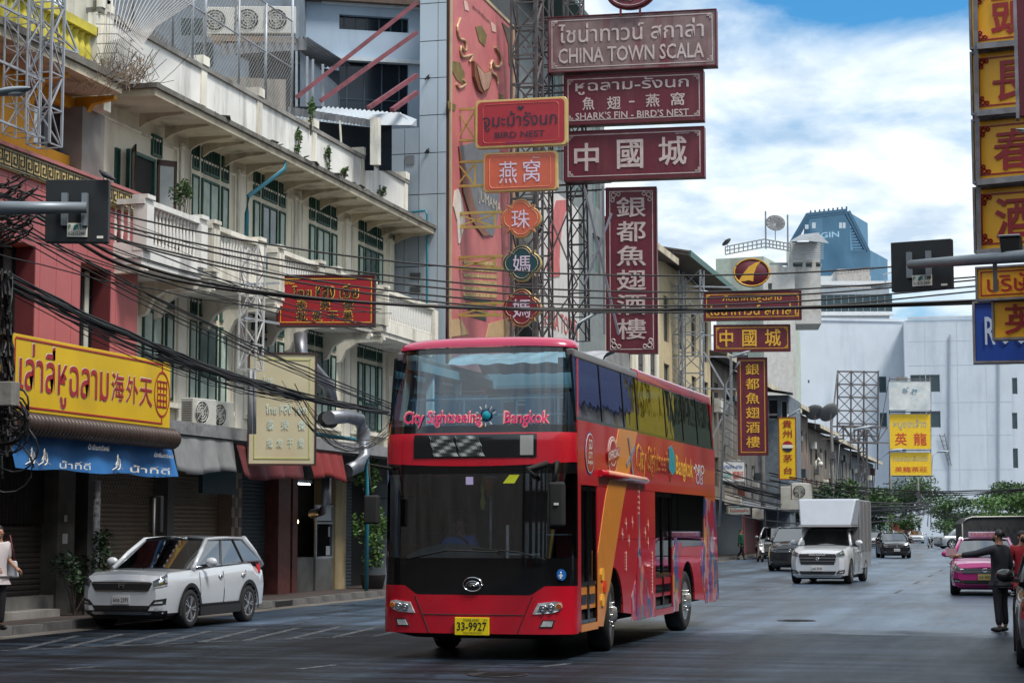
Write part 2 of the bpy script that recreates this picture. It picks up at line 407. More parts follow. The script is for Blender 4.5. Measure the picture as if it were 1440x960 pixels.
# ================================================================ left street front
FX = -17.2
def yx(px, X=FX): return at(px, 700, X=X).y
def zx(px, py, X=FX): return at(px, py, X=X).z
def wall_holes(mb, x0, x1, y0, y1, z0, z1, holes):
    ys = sorted({y0, y1, *[h[i] for h in holes for i in (0, 1) if y0 < h[i] < y1]})
    zs = sorted({z0, z1, *[h[i] for h in holes for i in (2, 3) if z0 < h[i] < z1]})
    for a, b in zip(ys, ys[1:]):
        run = None
        for c, d in zip(zs, zs[1:]):
            m = ((a+b)/2, (c+d)/2)
            inside = any(h[0] < m[0] < h[1] and h[2] < m[1] < h[3] for h in holes)
            if not inside: run = (run[0], d) if run else (c, d)
            if (inside or d == zs[-1]) and run: mb.box(x0, x1, a, b, run[0], run[1]); run = None
    return mb
def frame_yz(mb, x0, x1, y0, y1, z0, z1, t):
    mb.box(x0, x1, y0, y0+t, z0, z1); mb.box(x0, x1, y1-t, y1, z0, z1)
    mb.box(x0, x1, y0+t, y1-t, z0, z0+t); mb.box(x0, x1, y0+t, y1-t, z1-t, z1); return mb
cream = mat('cream_stucco', (.76,.71,.585), .85, var=.10, scale=.9, bump=.25, dirt=(.20,.17,.12), damt=.6, dscale=1.1, streak=True)
cream_l = mat('pale_stucco', (.78,.745,.65), .85, var=.12, scale=1.2, bump=.25, dirt=(.16,.13,.10), damt=.75, dscale=1.8, streak=True)
white_p = mat('whitewash', (.74,.73,.70), .8, var=.1, scale=1, bump=.2, dirt=(.12,.115,.11), damt=.7, dscale=1.6, streak=True)
green_f = mat('green_painted_wood', (.014,.075,.058), .5, var=.3, scale=5, bump=.2)
louvre = mat('dark_green_louvre', (.008,.028,.025), .6, var=.3, scale=8)
panel_l = mat('pale_green_panel', (.42,.50,.45), .6, var=.15, scale=3, dirt=(.1,.1,.09), damt=.5)
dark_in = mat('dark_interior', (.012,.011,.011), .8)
wing = glass('window_glass', (.25,.3,.3), .10)
pink = mat('pink_panel', (.42,.115,.12), .6, var=.08, scale=1.5, bump=.08, dirt=(.28,.08,.085), damt=.5, streak=True)
gold = mat('gold_frieze', (.56,.42,.16), .5, var=.12, scale=3)
black_p = mat('black_paint', (.012,.012,.013), .45)
yellow_w = mat('yellow_ochre_wall', (.66,.33,.02), .75, var=.12, scale=1, dirt=(.2,.1,.03), damt=.5, streak=True, bump=.1)
yellow_b = mat('yellow_baluster', (.60,.52,.06), .7, var=.15, scale=2, dirt=(.15,.12,.04), damt=.5)
soffit = mat('stained_soffit', (.50,.44,.33), .9, var=.2, scale=1.2, dirt=(.07,.06,.045), damt=.8, dscale=1.5)
slab_e = mat('mossy_slab', (.16,.15,.13), .9, var=.35, scale=2, bump=.5, dirt=(.02,.02,.018), damt=.95, dscale=2.2, streak=True)
steel = mat('galvanised_steel', (.33,.36,.40), .5, metal=.3, var=.15, scale=4, dirt=(.16,.11,.07), damt=.5)
steel_d = mat('dark_rusty_steel', (.10,.095,.10), .7, var=.3, scale=4, dirt=(.12,.06,.035), damt=.6)
conc_w = mat('weathered_concrete', (.24,.23,.215), .9, var=.25, scale=1.5, bump=.4, dirt=(.05,.05,.045), damt=.8, streak=True)

def truss(mb, p, q, w, step, r=.02, axis='z', n=4):
    """square lattice mast between p and q (4 chords, zigzag braces)"""
    p = Vector(p); q = Vector(q); L_ = (q-p).length; t = (q-p).normalized()
    a = Vector((0,0,1)) if abs(t.z) < .9 else Vector((1,0,0))
    u = t.cross(a).normalized()*w/2; v = t.cross(u).normalized()*w/2
    cs = [u+v, u-v, -u-v, -u+v]
    for c in cs: mb.bar(p+c, q+c, r*1.6)
    k = max(1, round(L_/step))
    for i in range(k):
        s0 = p + t*L_*i/k; s1 = p + t*L_*(i+1)/k
        for j in range(4):
            c, d = cs[j], cs[(j+1) % 4]
            mb.bar(s0+c, s0+d, r)
            if (i+j) % 2: mb.bar(s0+c, s1+d, r)
            else: mb.bar(s0+d, s1+c, r)
    return mb
# ---------------- yellow building
def window_unit(parent, X, y0, y1, z0, z1, fm, pm, t=.05, bars=0, hb=0, proud=.05, label=None, name='window', rec=.03):
    f = MB(); frame_yz(f, X+.0, X+proud, y0, y1, z0, z1, t)
    for i in range(bars):
        y = y0 + (y1-y0)*(i+1)/(bars+1); f.box(X+.005, X+proud-.008, y-t*.35, y+t*.35, z0+t, z1-t)
    for i in range(hb):
        z = z0 + (z1-z0)*(i+1)/(hb+1); f.box(X+.006, X+proud-.012, y0+t, y1-t, z-t*.3, z+t*.3)
    w = part(name, f, fm, parent, label=label)
    g = MB(); g.box(X-.03, X+rec-.01, y0+t*.5, y1-t*.5, z0+t*.5, z1-t*.5); part('pane', g, pm, w)
    return w
yb = thing('yellow_building', 'ochre yellow building with dark stained eave and balustraded roof at upper left', 'building', (FX, 28, 0))
Y1 = yx(108); w = MB()
wy0, wy1 = yx(35), yx(88)
wall_holes(w, FX-.3, FX, 18, Y1, 3.5, 9.8, [(wy0, wy1, zx(60,205), zx(60,135)), (21, 26, 6.6, 8.6)])
w.box(FX-8, FX-.302, 18, Y1, 3.5, 9.7); part('wall', w, yellow_w, yb)
dg = mat('blue_dark_glass', (.03,.05,.06), .15, var=.5, scale=1)
gl2 = glass('sky_glass', (.12,.16,.18), .3)
for a, b in [(wy0, (wy0+wy1)/2), ((wy0+wy1)/2+.01, wy1)]:
    f = MB(); frame_yz(f, FX-.22, FX-.14, a, b, zx(60,205), zx(60,135), .06); f.box(FX-.21, FX-.15, a+.06, b-.06, 8.0, 8.06)
    fo = part('window', f, mat('grey_blue_frame', (.12,.15,.17), .5), yb)
    g_ = MB(); g_.box(FX-.2, FX-.19, a+.05, b-.05, zx(60,205)+.05, zx(60,135)-.05); part('pane', g_, gl2, fo)
e = MB(); e.box(FX-8, -16.2, 17, yx(160,-16.2), 9.82, 9.98); part('eave', e, soffit, yb)
e = MB(); e.box(FX-8, -16.14, 17, yx(162,-16.2)+.05, 9.984, 10.12); part('eave_edge', e, slab_e, yb)
y = yx(20)
while y < Y1:
    b = MB(); b.prism([(FX+.0,9.2),(FX+.12,9.35),(FX+.35,9.68),(-16.4,9.75),(-16.4,9.82),(FX+.0,9.82)], .14, 'y', y); part('eave_bracket', b, yellow_w, yb); y += 1.9
b = MB(); b.box(FX+.15, FX+.4, 17, yx(95), 10.124, 10.3); b.box(FX+.12, FX+.42, 17, yx(95), 10.98, 11.15); part('balustrade_rail', b, yellow_b, yb)
prof = [(.05,10.3),(.09,10.34),(.06,10.42),(.11,10.58),(.09,10.72),(.05,10.86),(.09,10.94),(.09,10.98)]
bm_ = MB(); bm_.lathe([(r, z-10.3) for r, z in prof], n=10); bme = mesh_of('baluster', bm_, yellow_b)
y = 27.0
while y < yx(92):
    o = bpy.data.objects.new('baluster', bme); link(o, yb); o.location = (.27, y-28, 10.3); y += .24
m_ = MB(); X_ = -15.9
for px_, w_ in ((28,.0),):
    a = at(28, 210, X=X_); b2 = Vector((X_, a.y, 13)); truss(m_, Vector((X_, a.y, zx(28,190,X_))), b2, .42, .5, .016)
a = at(62, 205, X=X_); m3 = MB(); truss(m_, Vector((X_, a.y, zx(62,205,X_))), Vector((X_, a.y, 13)), .42, .62, .024)
for py_ in (5, 85, 170):
    p1 = at(-20, py_-8, X=X_); p2 = at(62, py_+22, X=X_); m_.bar((X_, p1.y, p1.z), (X_, p2.y, p1.z), .04)
m_.bar(at(78,30,X=X_), at(86,75,X=X_), .03); m_.bar(at(62,60,X=X_), at(110,75,X=X_+.2), .03); m_.bar(at(62,30,X=X_), at(110,75,X=X_+.2), .03)
m_.bar(at(78,-5,X=X_), at(110,75,X=X_+.2), .03)
solo('steel_lattice', m_, steel, 'grey galvanised lattice mast in front of the yellow building windows', 'steel frame')
# ---------------- pink building
PX = -16.5
pb_ = thing('pink_building', 'pink panelled building with gold meander frieze beside the yellow sign', 'building', (PX, 29, 0))
PY0, PY1 = 17.0, yx(188, PX)
h1 = (yx(2,PX)-2.2, yx(42,PX), 4.4, zx(20,338,PX)); h2 = (yx(106,PX), yx(150,PX), 4.4, zx(128,372,PX))
w = MB(); wall_holes(w, PX-.5, PX, PY0, PY1, 3.3, 7.72, [h1, h2]); part('wall', w, pink, pb_)
w = MB(); w.box(PX-1.0, PX-.505, PY0, PY1-.003, 3.3, 7.7); part('back_wall', w, dark_in, pb_)
dred = mat('dark_red_reveal', (.12,.018,.022), .7)
for h in (h1, h2):
    r = MB(); r.box(PX-.49, PX-.002, h[1]-.03, h[1]-.004, h[2], h[3]-.004); part('window_reveal', r, dred, pb_); r = MB(); r.box(PX-.49, PX-.002, h[0]+.004, h[0]+.03, h[2], h[3]-.004); part('window_reveal', r, dred, pb_)
    f = MB(); frame_yz(f, PX-.4, PX-.36, h[0]+.03, h[1]-.03, h[2], h[3]-.01, .04)
    ym = h[1]-.45; f.box(PX-.41, PX-.35, ym-.03, ym+.03, h[2]+.04, h[3]-.05); f.box(PX-.40, PX-.352, h[0]+.07, h[1]-.07, 6.0, 6.04)
    fo = part('window', f, black_p, pb_)
    g_ = MB(); g_.box(PX-.44, PX-.42, h[0]+.03, h[1]-.03, h[2], h[3]-.01); part('curtain', g_, mat('grey_curtain', (.08,.075,.08), .8, var=.3, scale=6), fo)
sh = MB(); sh.box(PX-.345, PX-.32, h2[1]-.40, h2[1]-.25, h2[2], h2[3]-.06); part('shutter_edge', sh, mat('pale_frame', (.5,.5,.45), .6), pb_)
# raised panel seams
s_ = MB(); y = PY1-.9
while y > PY0:
    for (a, b) in ((3.3, 7.7),):
        inn = [h for h in (h1, h2) if h[0] < y < h[1]]
        s_.box(PX, PX+.008, y-.02, y+.02, inn[0][3] if inn else a, b)
    y -= .58
part('panel_seam', s_, pink, pb_)
# frieze with a raised Greek key
fz = MB(); fz.box(PX-.5, PX+.06, PY0, PY1+.01, 7.72, 8.1); part('frieze', fz, gold, pb_)
ml = MB(); ml.box(PX-.5, PX+.10, PY0, PY1+.03, 8.1, 8.16); part('frieze_cap', ml, mat('pink_cap', (.38,.13,.13), .6), pb_)
key = MB(); y = PY1-.02; u = .052
for z in (7.735, 8.075): key.box(PX+.062, PX+.072, PY0, PY1, z, z+.014)
while y > 26:
    z0 = 7.78; T = .02
    def kb(a, b, c, d): key.box(PX+.06, PX+.075, y-.48+a*u, y-.48+b*u, z0+c*.045, z0+d*.045)
    for (a, b, c, d) in [(0,.4,0,6),(0,4,5.6,6),(3.6,4,1.5,6),(1.5,4,1.5,1.9),(1.5,1.9,1.5,4.2),(1.5,2.8,3.8,4.2),(0,5.2,0,.4),(4.8,5.2,0,6),(4.8,8.6,5.6,6),(8.2,8.6,1.5,6),(6,8.6,1.5,1.9),(6,6.4,1.5,4.2),(6,7.4,3.8,4.2),(4.8,9.2,0,.4)]: kb(a, b, c, d)
    y -= .50
part('greek_key', key, black_p, pb_)
# ground floor of the pink building
dark_r = mat('dark_render', (.075,.07,.065), .85, var=.25, dirt=(.02,.02,.02), damt=.7, streak=True)  # shade of the ground floor put into a darker render colour
tile_d = mat('dark_shutter', (.05,.042,.038), .55, var=.2, scale=2)
tan_s = mat('tan_shutter', (.19,.145,.10), .5, var=.15, scale=1.5, dirt=(.08,.06,.045), damt=.5)
blue_s = mat('slate_blue_shutter', (.03,.045,.055), .5, var=.2, scale=2)
def shutter(parent, X, y0, y1, z0, z1, m, pitch=.09, label=None, vents=True):
    s = MB(); n = int((z1-z0)/pitch)
    prof_ = []
    for i in range(n+1):
        z = z0 + (z1-z0)*i/n
        prof_.append((X, z)); 
        if i < n: prof_ += [(X+.022, z+pitch*.25), (X+.022, z+pitch*.75)]
    for (a, b), (c, d) in zip(prof_, prof_[1:]): s.quad((a,y0,b),(a,y1,b),(c,y1,d),(c,y0,d))
    o = part('roller_shutter', s, m, parent, label=label)
    if vents:
        v = MB(); k = int((y1-y0)/.13)
        for r_ in range(6):
            zc = z1 - .25 - r_*pitch
            for i in range(k):
                yc = y0+.1+i*.13+(.065 if r_ % 2 else 0)
                if yc < y1-.08: v.quad((X+.026,yc-.035,zc),(X+.026,yc,zc-.025),(X+.026,yc+.035,zc),(X+.026,yc,zc+.025))
        vo = part('vent_hole', v, dark_in, o); vo['kind'] = 'stuff'
    return o
def blockx(parent, name, m, pxa, pxb, z0, z1, X0=FX-.6, X1=FX, label=None, bevel=0):
    b = MB(); b.box(X0, X1, yx(pxa, X1), yx(pxb, X1), z0, z1); return part(name, b, m, parent, label=label, bevel=bevel)
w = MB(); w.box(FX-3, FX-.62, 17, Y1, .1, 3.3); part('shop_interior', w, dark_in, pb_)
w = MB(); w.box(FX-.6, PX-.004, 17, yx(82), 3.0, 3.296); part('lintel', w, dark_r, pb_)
blockx(pb_, 'plinth', conc_w, -40, 84, .1, .5, FX-.6, FX+.05)
p_ = MB(); p_.box(FX-.3, FX+.5, 25, yx(88, FX+.5), .1, .28); part('step', p_, conc_w, pb_)
shutter(pb_, FX-.25, 20, yx(79), .5, 1.75, mat('brown_shutter', (.055,.042,.038), .55), vents=False)
grl = MB(); 
for i in range(40):
    z = 1.8+i*.03*1.1
    if z < 2.98: grl.bar((FX-.2, 20, z), (FX-.2, yx(79), z), .012)
for i in range(60):
    y = yx(79)-i*.13; 
    if y > 20: grl.bar((FX-.19, y, 1.76), (FX-.19, y, 3.0), .014)
part('folding_grille', grl, mat('grille', (.035,.03,.028), .6), pb_, kind='stuff')
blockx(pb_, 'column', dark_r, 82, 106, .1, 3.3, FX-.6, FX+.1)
for (a, b, c, d) in [(84,724,88,733),(82,750,89,764)]:
    q = MB(); q.box(FX+.1, FX+.106, yx(a), yx(c), zx(a,d), zx(a,b)); part('paper_notice', q, mat('faded_paper', (.4,.42,.44), .8), pb_)
# yellow sign on the pink building
SX = -15.9
def text_yz(mb, s, X, y0, y1, z0, z1, bold=0.0):
    vs, fs = text_mesh(s, bold); mb._add([(X, y0+(y1-y0)*a, z0+(z1-z0)*b) for a, b in vs], fs)
ys0, ys1 = yx(12, SX), yx(237, SX)
sg = thing('shop_sign', 'long yellow shop sign with crimson Thai and Chinese lettering on the pink building', 'sign', (SX, ys0, 3.6))
b = MB(); b.box(SX-.25, SX, ys0, ys1, 3.62, 4.88); part('board', b, mat('sign_yellow', (.64,.41,.005), .45, var=.1, scale=.8, dirt=(.4,.25,.02), damt=.3), sg, bevel=.01)
crim = mat('crimson_letter', (.33,.015,.02), .45, var=.1)
wht = mat('white_edge', (.7,.68,.62), .5)
def fy(x): return yx(x, SX)
LT = [('เล่าลี่หูฉลาม', 22, 149, 3.74, 4.76), ('海', 153, 171, 4.0, 4.52), ('外', 174, 191, 4.0, 4.5), ('天', 193, 211, 3.97, 4.5)]
t0 = MB(); t1 = MB()
for s, a, b, c, d in LT:
    text_yz(t0, s, SX+.004, fy(a)-.012, fy(b)+.012, c-.015, d+.015, .045); text_yz(t1, s, SX+.012, fy(a), fy(b), c, d, .028)
part('letter_outline', t0, wht, sg); part('lettering', t1, crim, sg)
bd = MB()
def fr(y0, y1, z0, z1): bd.box(SX+.002, SX+.010, y0, y1, z0, z1)
fr(ys0+.1, ys1-.35, 4.80, 4.83); fr(ys0+.1, ys1-.35, 3.68, 3.71); fr(ys0+.07, ys0+.1, 3.71, 4.8)
yc, zc = fy(225), 4.25
def ring(r0, r1, sy=.78, n=28):
    for i in range(n):
        a, b_ = 2*math.pi*i/n, 2*math.pi*(i+1)/n
        bd.quad(*[(SX+.010, yc+sy*r*math.cos(q), zc+r*math.sin(q)) for r, q in ((r0,a),(r1,a),(r1,b_),(r0,b_))])
ring(.40, .44); 
for dz in (-.24,-.12,0,.12,.24): fr(yc-.2, yc+.2, zc+dz-.016, zc+dz+.016)
for dy in (-.2,-.07,.07,.2): fr(yc+dy-.015, yc+dy+.015, zc-.25, zc-.03); fr(yc+dy-.015, yc+dy+.015, zc+.03, zc+.25)
fr(yc-.016, yc+.016, zc+.44, 4.80); fr(yc-.016, yc+.016, 3.71, zc-.44)
part('border', bd, crim, sg)
# brown rolled awning, blue cloth awning
ra = thing('rolled_awning', 'dark brown ribbed rolled awning under the yellow shop sign', 'awning', (-15.75, ys0, 3.4))
y = yx(30,-15.6); y1_ = yx(250,-15.6); r_ = MB(); prof = []
while y < y1_:
    prof += [(.15, y), (.19, y+.02), (.20, y+.06), (.19, y+.1), (.15, y+.12)]; y += .13
prof = [(r, h) for r, h in prof]; r_.lathe(prof, (-15.75, 0, 3.40), 16, 'y'); part('roll', r_, mat('brown_metal', (.05,.03,.024), .45, metal=.3, var=.25, scale=3, dirt=(.03,.02,.018), damt=.6), ra)
bl = thing('cloth_awning', 'blue printed cloth awning hanging below the brown rolled awning', 'awning', (-15.9, ys0, 3.2))
a0, a1 = yx(8,-15.9), yx(240,-15.9)
def cloth(u, v):
    y = a0 + (a1-a0)*u; return (-15.9 + .03*math.sin(u*31)+.05*v*math.sin(u*13+1)+.12*v, y, 3.28-(.60+.02*math.sin(u*17))*v)
c = MB(); c.grid(cloth, 90, 6); part('cloth', c, mat('blue_cloth', (.018,.13,.36), .75, var=.2, scale=1.2, bump=.1, dirt=(.01,.04,.12), damt=.5), bl)
t = MB()
for s, a, b, zc_, h_ in [('น้ำดื่มทรัพย์', 116, 146, 3.12, .1), ('น้ำดื่มทรัพย์', 210, 237, 3.08, .09), ('น้ำที่ดี', 76, 120, 2.78, .13), ('น้ำที่ดี', 176, 232, 2.79, .13)]:
    text_yz(t, s, -15.9+.19, yx(a,-15.8), yx(b,-15.8), zc_-h_/2, zc_+h_/2, .01)
part('print', t, wht, bl)
for px_ in (36, 54, 158):
    q = MB(); yk = yx(px_,-15.8); q.tube([(-15.71, yk+(.02+.012*k)*math.cos(k*.8), 2.84+(.02+.012*k)*math.sin(k*.8)) for k in range(11)], .012, 4); q.tube([(-15.71, yk-.2, 2.74), (-15.71, yk-.03, 2.80), (-15.71, yk, 3.02), (-15.71, yk+.06, 2.82), (-15.71, yk+.22, 2.76)], .010, 4); part('print', q, wht, bl)
# ---------------- cream shophouse
cb_ = thing('cream_shophouse', 'weathered cream three storey shophouse with green shutters and small balconies', 'building', (FX, 42, 0))
C0, C1 = Y1+.02, 51.35
ctr = [yx(200)+.3, yx(288), yx(373), yx(450), yx(518)]
holes = []
w = MB(); w.box(FX-9, FX, C0, C1, 3.7, 10.1); part('wall', w, cream, cb_)
# pilasters and panel mouldings
edges = [C0+.28] + [(a+b)/2 for a, b in zip(ctr, ctr[1:])] + [C1-.18]
for y in edges:
    b = MB(); b.box(FX, FX+.05, y-.2, y+.2, 3.9, 9.8); b.box(FX, FX+.08, y-.22, y+.22, 9.75, 9.85)
    part('pilaster', b, cream_l, cb_, bevel=.01)
for a, b in zip(edges, edges[1:]):
    for z0, z1 in ((7.0, 9.72), (4.2, 6.6)):
        m_ = MB(); frame_yz(m_, FX, FX+.035, a+.32, b-.32, z0, z1, .05); part('panel_moulding', m_, cream_l, cb_)
def bay(yc, z0, zt, z1, parent, wide=.92, side=.36, gapw=.16, style=0, first=False):
    c0, c1 = yc-wide/2, yc+wide/2
    cols = [(c0-gapw-side, c0-gapw, 0), (c0, c1, 1), (c1+gapw, c1+gapw+side, 0)]
    for a, b, mid in cols:
        if first and not mid and a < yc: continue
        window_unit(parent, FX, a, b, zt+.12, z1, green_f, louvre, .05, bars=(5 if mid else 1), proud=.045, rec=.03)
        if mid:
            fr_ = MB(); frame_yz(fr_, FX, FX+.05, a, b, z0, zt, .045); fr_.box(FX, FX+.045, (a+b)/2-.028, (a+b)/2+.028, z0+.045, zt-.045)
            zm = z0 + (zt-z0)*.38; fr_.box(FX, FX+.075, a+.06, (a+b)/2-.035, zm-.05, zm+.05); fr_.box(FX, FX+.075, (a+b)/2+.035, b-.06, zm-.05, zm+.05)
            wd = part('window', fr_, green_f, parent)
            for (p, q) in ((a+.06, (a+b)/2-.035), ((a+b)/2+.035, b-.06)):
                for (s, t_) in ((z0+.06, zm-.05), (zm+.05, zt-.06)):
                    g_ = MB(); g_.box(FX, FX+.03, p+.012, q-.012, s+.012, t_-.012)
                    part('pane', g_, [panel_l, mat('mirror_pane', (.10,.13,.13), .12, var=.4, scale=2)][(style+(s > z0+.1)) % 2], wd)
        else:
            zm = z0 + (zt-z0)*.45; fr_ = MB(); frame_yz(fr_, FX, FX+.05, a, b, z0, zt, .035); fr_.box(FX, FX+.07, a+.05, b-.05, zm-.04, zm+.04)
            wd = part('window', fr_, green_f, parent)
            for (s, t_) in ((z0+.05, zm-.04), (zm+.04, zt-.05)):
                g_ = MB(); g_.box(FX, FX+.03, a+.045, b-.045, s+.012, t_-.012); part('pane', g_, panel_l, wd)
for i, yc in enumerate(ctr):
    if i == 0:
        # open shutters of the first bay
        z0, z1 = 6.96, zx(175, 208)
        f = MB(); ya, yb2 = yx(168), yx(206); frame_yz(f, FX, FX+.08, ya, yb2, z0, z1, .07); fo = part('window', f, green_f, cb_)
        g_ = MB(); g_.box(FX, FX+.03, ya+.07, yb2-.07, z0, z1-.07); part('pane', g_, dark_in, fo)
        for k, (yh, yt) in enumerate(((ya+.02, ya-.38), (yb2-.02, yb2+.30))):
            s_ = MB(); n_ = (Vector((FX+.1, yh, 0)), Vector((FX+.38, yt, 0)))
            for (za, zb) in ((z0, z0+.12), (z0+1.0, z0+1.1), (z1-.12, z1)): s_.hexa([n_[0]+Vector((0,0,za)), n_[1]+Vector((0,0,za)), n_[1]+Vector((.03,.0,za)), n_[0]+Vector((.03,0,za))], [n_[0]+Vector((0,0,zb)), n_[1]+Vector((0,0,zb)), n_[1]+Vector((.03,0,zb)), n_[0]+Vector((.03,0,zb))])
            for q in (0, .88): 
                A = n_[0].lerp(n_[1], q); B = n_[0].lerp(n_[1], q+.12); s_.hexa([A+Vector((0,0,z0)), B+Vector((0,0,z0)), B+Vector((.03,0,z0)), A+Vector((.03,0,z0))], [A+Vector((0,0,z1)), B+Vector((0,0,z1)), B+Vector((.03,0,z1)), A+Vector((.03,0,z1))])
            so = part('shutter', s_, mat('brown_wood', (.06,.03,.022), .6, var=.3), cb_)
            A = n_[0].lerp(n_[1], .1)+Vector((.012,0,0)); B = n_[0].lerp(n_[1], .9)+Vector((.012,0,0)); q_ = MB(); q_.quad(A+Vector((0,0,z0+.1)), B+Vector((0,0,z0+.1)), B+Vector((0,0,z1-.1)), A+Vector((0,0,z1-.1))); part('pane', q_, mat('frosted_pane', (.4,.42,.42), .4), so)
        window_unit(cb_, FX, yx(151), yx(157), z0, zx(155,205), green_f, louvre, .04)
        window_unit(cb_, FX, yx(203), yx(217), zx(210,217), zx(210,187), green_f, louvre, .05, bars=2)
    else: bay(yc, 7.0, zx(518,350), zx(518,309), cb_, style=i)
    bay(yc, 4.35, zx(518,512), zx(518,479), cb_, style=i+1, first=(i == 0))
    s_ = MB(); s_.box(FX, FX+.16, yc-1.2, yc+1.2, 4.2, 4.3); part('window_sill', s_, cream_l, cb_)
# eave
EX = -16.0
e = MB(); e.box(FX+.003, EX, C0+.5, C1+.12, 10.0, 10.14); part('eave', e, soffit, cb_)
e = MB(); e.box(FX-.5, EX+.06, C0+.45, C1+.16, 10.143, 10.24); part('eave_edge', e, slab_e, cb_)
for i in range(len(edges)):
    for dy in ((0,) if i in (0,) else (0, -1.2, -2.4)):
        y = edges[i]+dy
        if y < C0+.5: continue
        b = MB(); b.prism([(FX+.14,9.72),(FX+.3,9.82),(FX+.65,9.92),(EX-.1,9.95),(EX-.1,10.0),(FX+.14,10.0)], .07, 'y', y-.035); part('eave_bracket', b, soffit, cb_)
# broken roof tiles on the eave edge
rt = MB()
for i in range(70):
    y = C0+.6+i*.25+random.uniform(-.05,.05)
    if random.random() < .6:
        rt.M = Matrix.Translation((EX-.1+random.uniform(-.15,.1), y, 10.26)) @ Euler((random.uniform(-.3,.3), random.uniform(-.3,.2), random.uniform(-1,1))).to_matrix().to_4x4(); rt.box(-.12,.12,-.1,.1,-.012,.012)
rt.M = None; part('loose_tile', rt, mat('dark_tile_bits', (.06,.055,.05), .9), cb_, kind='stuff')
# parapet
pw = MB(); y0 = yx(125, -16.75)
pw.box(-16.98, -16.78, y0, C1, 10.25, 11.45); part('parapet', pw, white_p, cb_)
pw = MB(); pw.box(-17.03, -16.72, y0, C1+.04, 11.45, 11.55); part('parapet_coping', pw, conc_w, cb_)
for y in [y0+.2] + edges[1:]:
    b = MB(); b.box(-17.0, -16.74, y-.14, y+.14, 10.25, 11.45); b.box(-17.04, -16.70, y-.17, y+.17, 11.552, 11.75); part('parapet_pier', b, cream_l, cb_)
b = MB(); b.box(FX-.4, -16.7, C0+.05, yx(135,-16.7)-.02, 9.6, 13.6); b.box(FX-.45, -16.65, C0, yx(135,-16.7)+.03, 11.5, 11.65); part('chimney_pier', b, cream_l, cb_)
b = MB(); b.box(FX-.3, FX+.25, C0-.6, C0+.3, 3.3, 9.6); part('corner_pier', b, conc_w, cb_)
# balconies
bal = MB(); bal.lathe([(.028,0),(.035,.03),(.02,.07),(.042,.22),(.03,.4),(.02,.5),(.034,.55),(.03,.6)], n=8)
bal_me = mesh_of('baluster', bal, white_p)
BX = -15.95
spans = [(190, 277, white_p, 'white balcony'), (287, 360, cream_l, ''), (381, 446, cream_l, ''), (464, 520, cream_l, ''), (533, 583, cream_l, '')]
zf = 6.9
for pa, pb2, mm, lb in spans:
    y0, y1 = yx(pa, BX), yx(pb2, BX)
    if pa == 533: y1 = C1-.1
    sl = MB(); sl.box(FX, BX+.06, y0, y1, zf-.14, zf); sl.box(FX, BX+.02, y0+.03, y1-.03, zf-.26, zf-.143)
    bo = part('balcony', sl, cream_l if pa > 190 else white_p, cb_)
    rl = MB(); rl.box(BX-.1, BX+.1, y0-.04, y1+.04, zf+.88, zf+.98); rl.box(BX-.06, BX+.06, y0, y1, zf, zf+.16)
    rl.box(FX, BX-.1, y0-.04, y0+.12, zf+.88, zf+.98); rl.box(FX, BX-.1, y1-.12, y1+.04, zf+.88, zf+.98); rl.box(FX, BX-.1, y0, y0+.1, zf+.003, zf+.16); rl.box(FX, BX-.1, y1-.1, y1, zf+.003, zf+.16)
    part('balcony_rail', rl, mm, bo)
    for y in (y0+.14, y1-.14):
        pr_ = MB(); pr_.box(BX-.14, BX+.14, y-.15, y+.15, zf-.14+.142, zf+.87); pr_.box(BX-.16, BX+.16, y-.17, y+.17, zf+.983, zf+1.06); part('balcony_post', pr_, mm, bo)
        br_ = MB(); br_.prism([(FX,zf-.95),(FX+.15,zf-.9),(FX+.3,zf-.6),(FX+.6,zf-.42),(BX-.1,zf-.4),(BX+.02,zf-.45),(BX+.08,zf-.36),(BX+.06,zf-.262),(FX,zf-.262)], .16, 'y', y-.08); part('balcony_bracket', br_, cream_l, bo)
    n = int((y1-y0-.66)/.14)
    for i in range(n):
        y = y0+.36+(y1-y0-.72)*i/(n-1)
        o = bpy.data.objects.new('baluster', bal_me); link(o, bo); o.location = (BX-FX, y-42, zf+.17); o.scale = (1, 1, 1.17)
    for i in range(7):
        o = bpy.data.objects.new('baluster', bal_me); link(o, bo); o.location = (.15+i*.14, y0+.05-42, zf+.17); o.scale = (1, 1, 1.17)
# ground floor of the cream shophouse: canopy slab, shutters, pillars
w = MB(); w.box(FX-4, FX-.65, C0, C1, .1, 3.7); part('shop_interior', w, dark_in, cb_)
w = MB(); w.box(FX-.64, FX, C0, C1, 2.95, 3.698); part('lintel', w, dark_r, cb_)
w = MB(); w.box(FX, -16.0, C0+1.2, C1, 3.62, 3.76); w.box(-16.05, -15.95, C0+1.2, C1, 3.55, 3.80); part('canopy_slab', w, mat('canopy_concrete', (.22,.22,.23), .85, var=.2, scale=2, dirt=(.06,.06,.06), damt=.8, dscale=2), cb_)
shutter(cb_, FX-.35, yx(134), yx(236), .1, 2.95, tan_s); shutter(cb_, FX-.35, yx(246), yx(325), .1, 2.95, tan_s)
shutter(cb_, FX-.35, yx(342), yx(391), .1, 2.95, blue_s, vents=False)
shutter(cb_, FX-.35, yx(496), yx(511), .1, 2.95, blue_s, vents=False)
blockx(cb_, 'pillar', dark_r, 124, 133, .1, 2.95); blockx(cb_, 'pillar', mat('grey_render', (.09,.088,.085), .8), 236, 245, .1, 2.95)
checker = MB(); blockx(cb_, 'pillar', mat('beige_tile', (.22,.16,.115), .5), 326, 340, .1, 2.95)
yy0, yy1 = yx(326), yx(340)
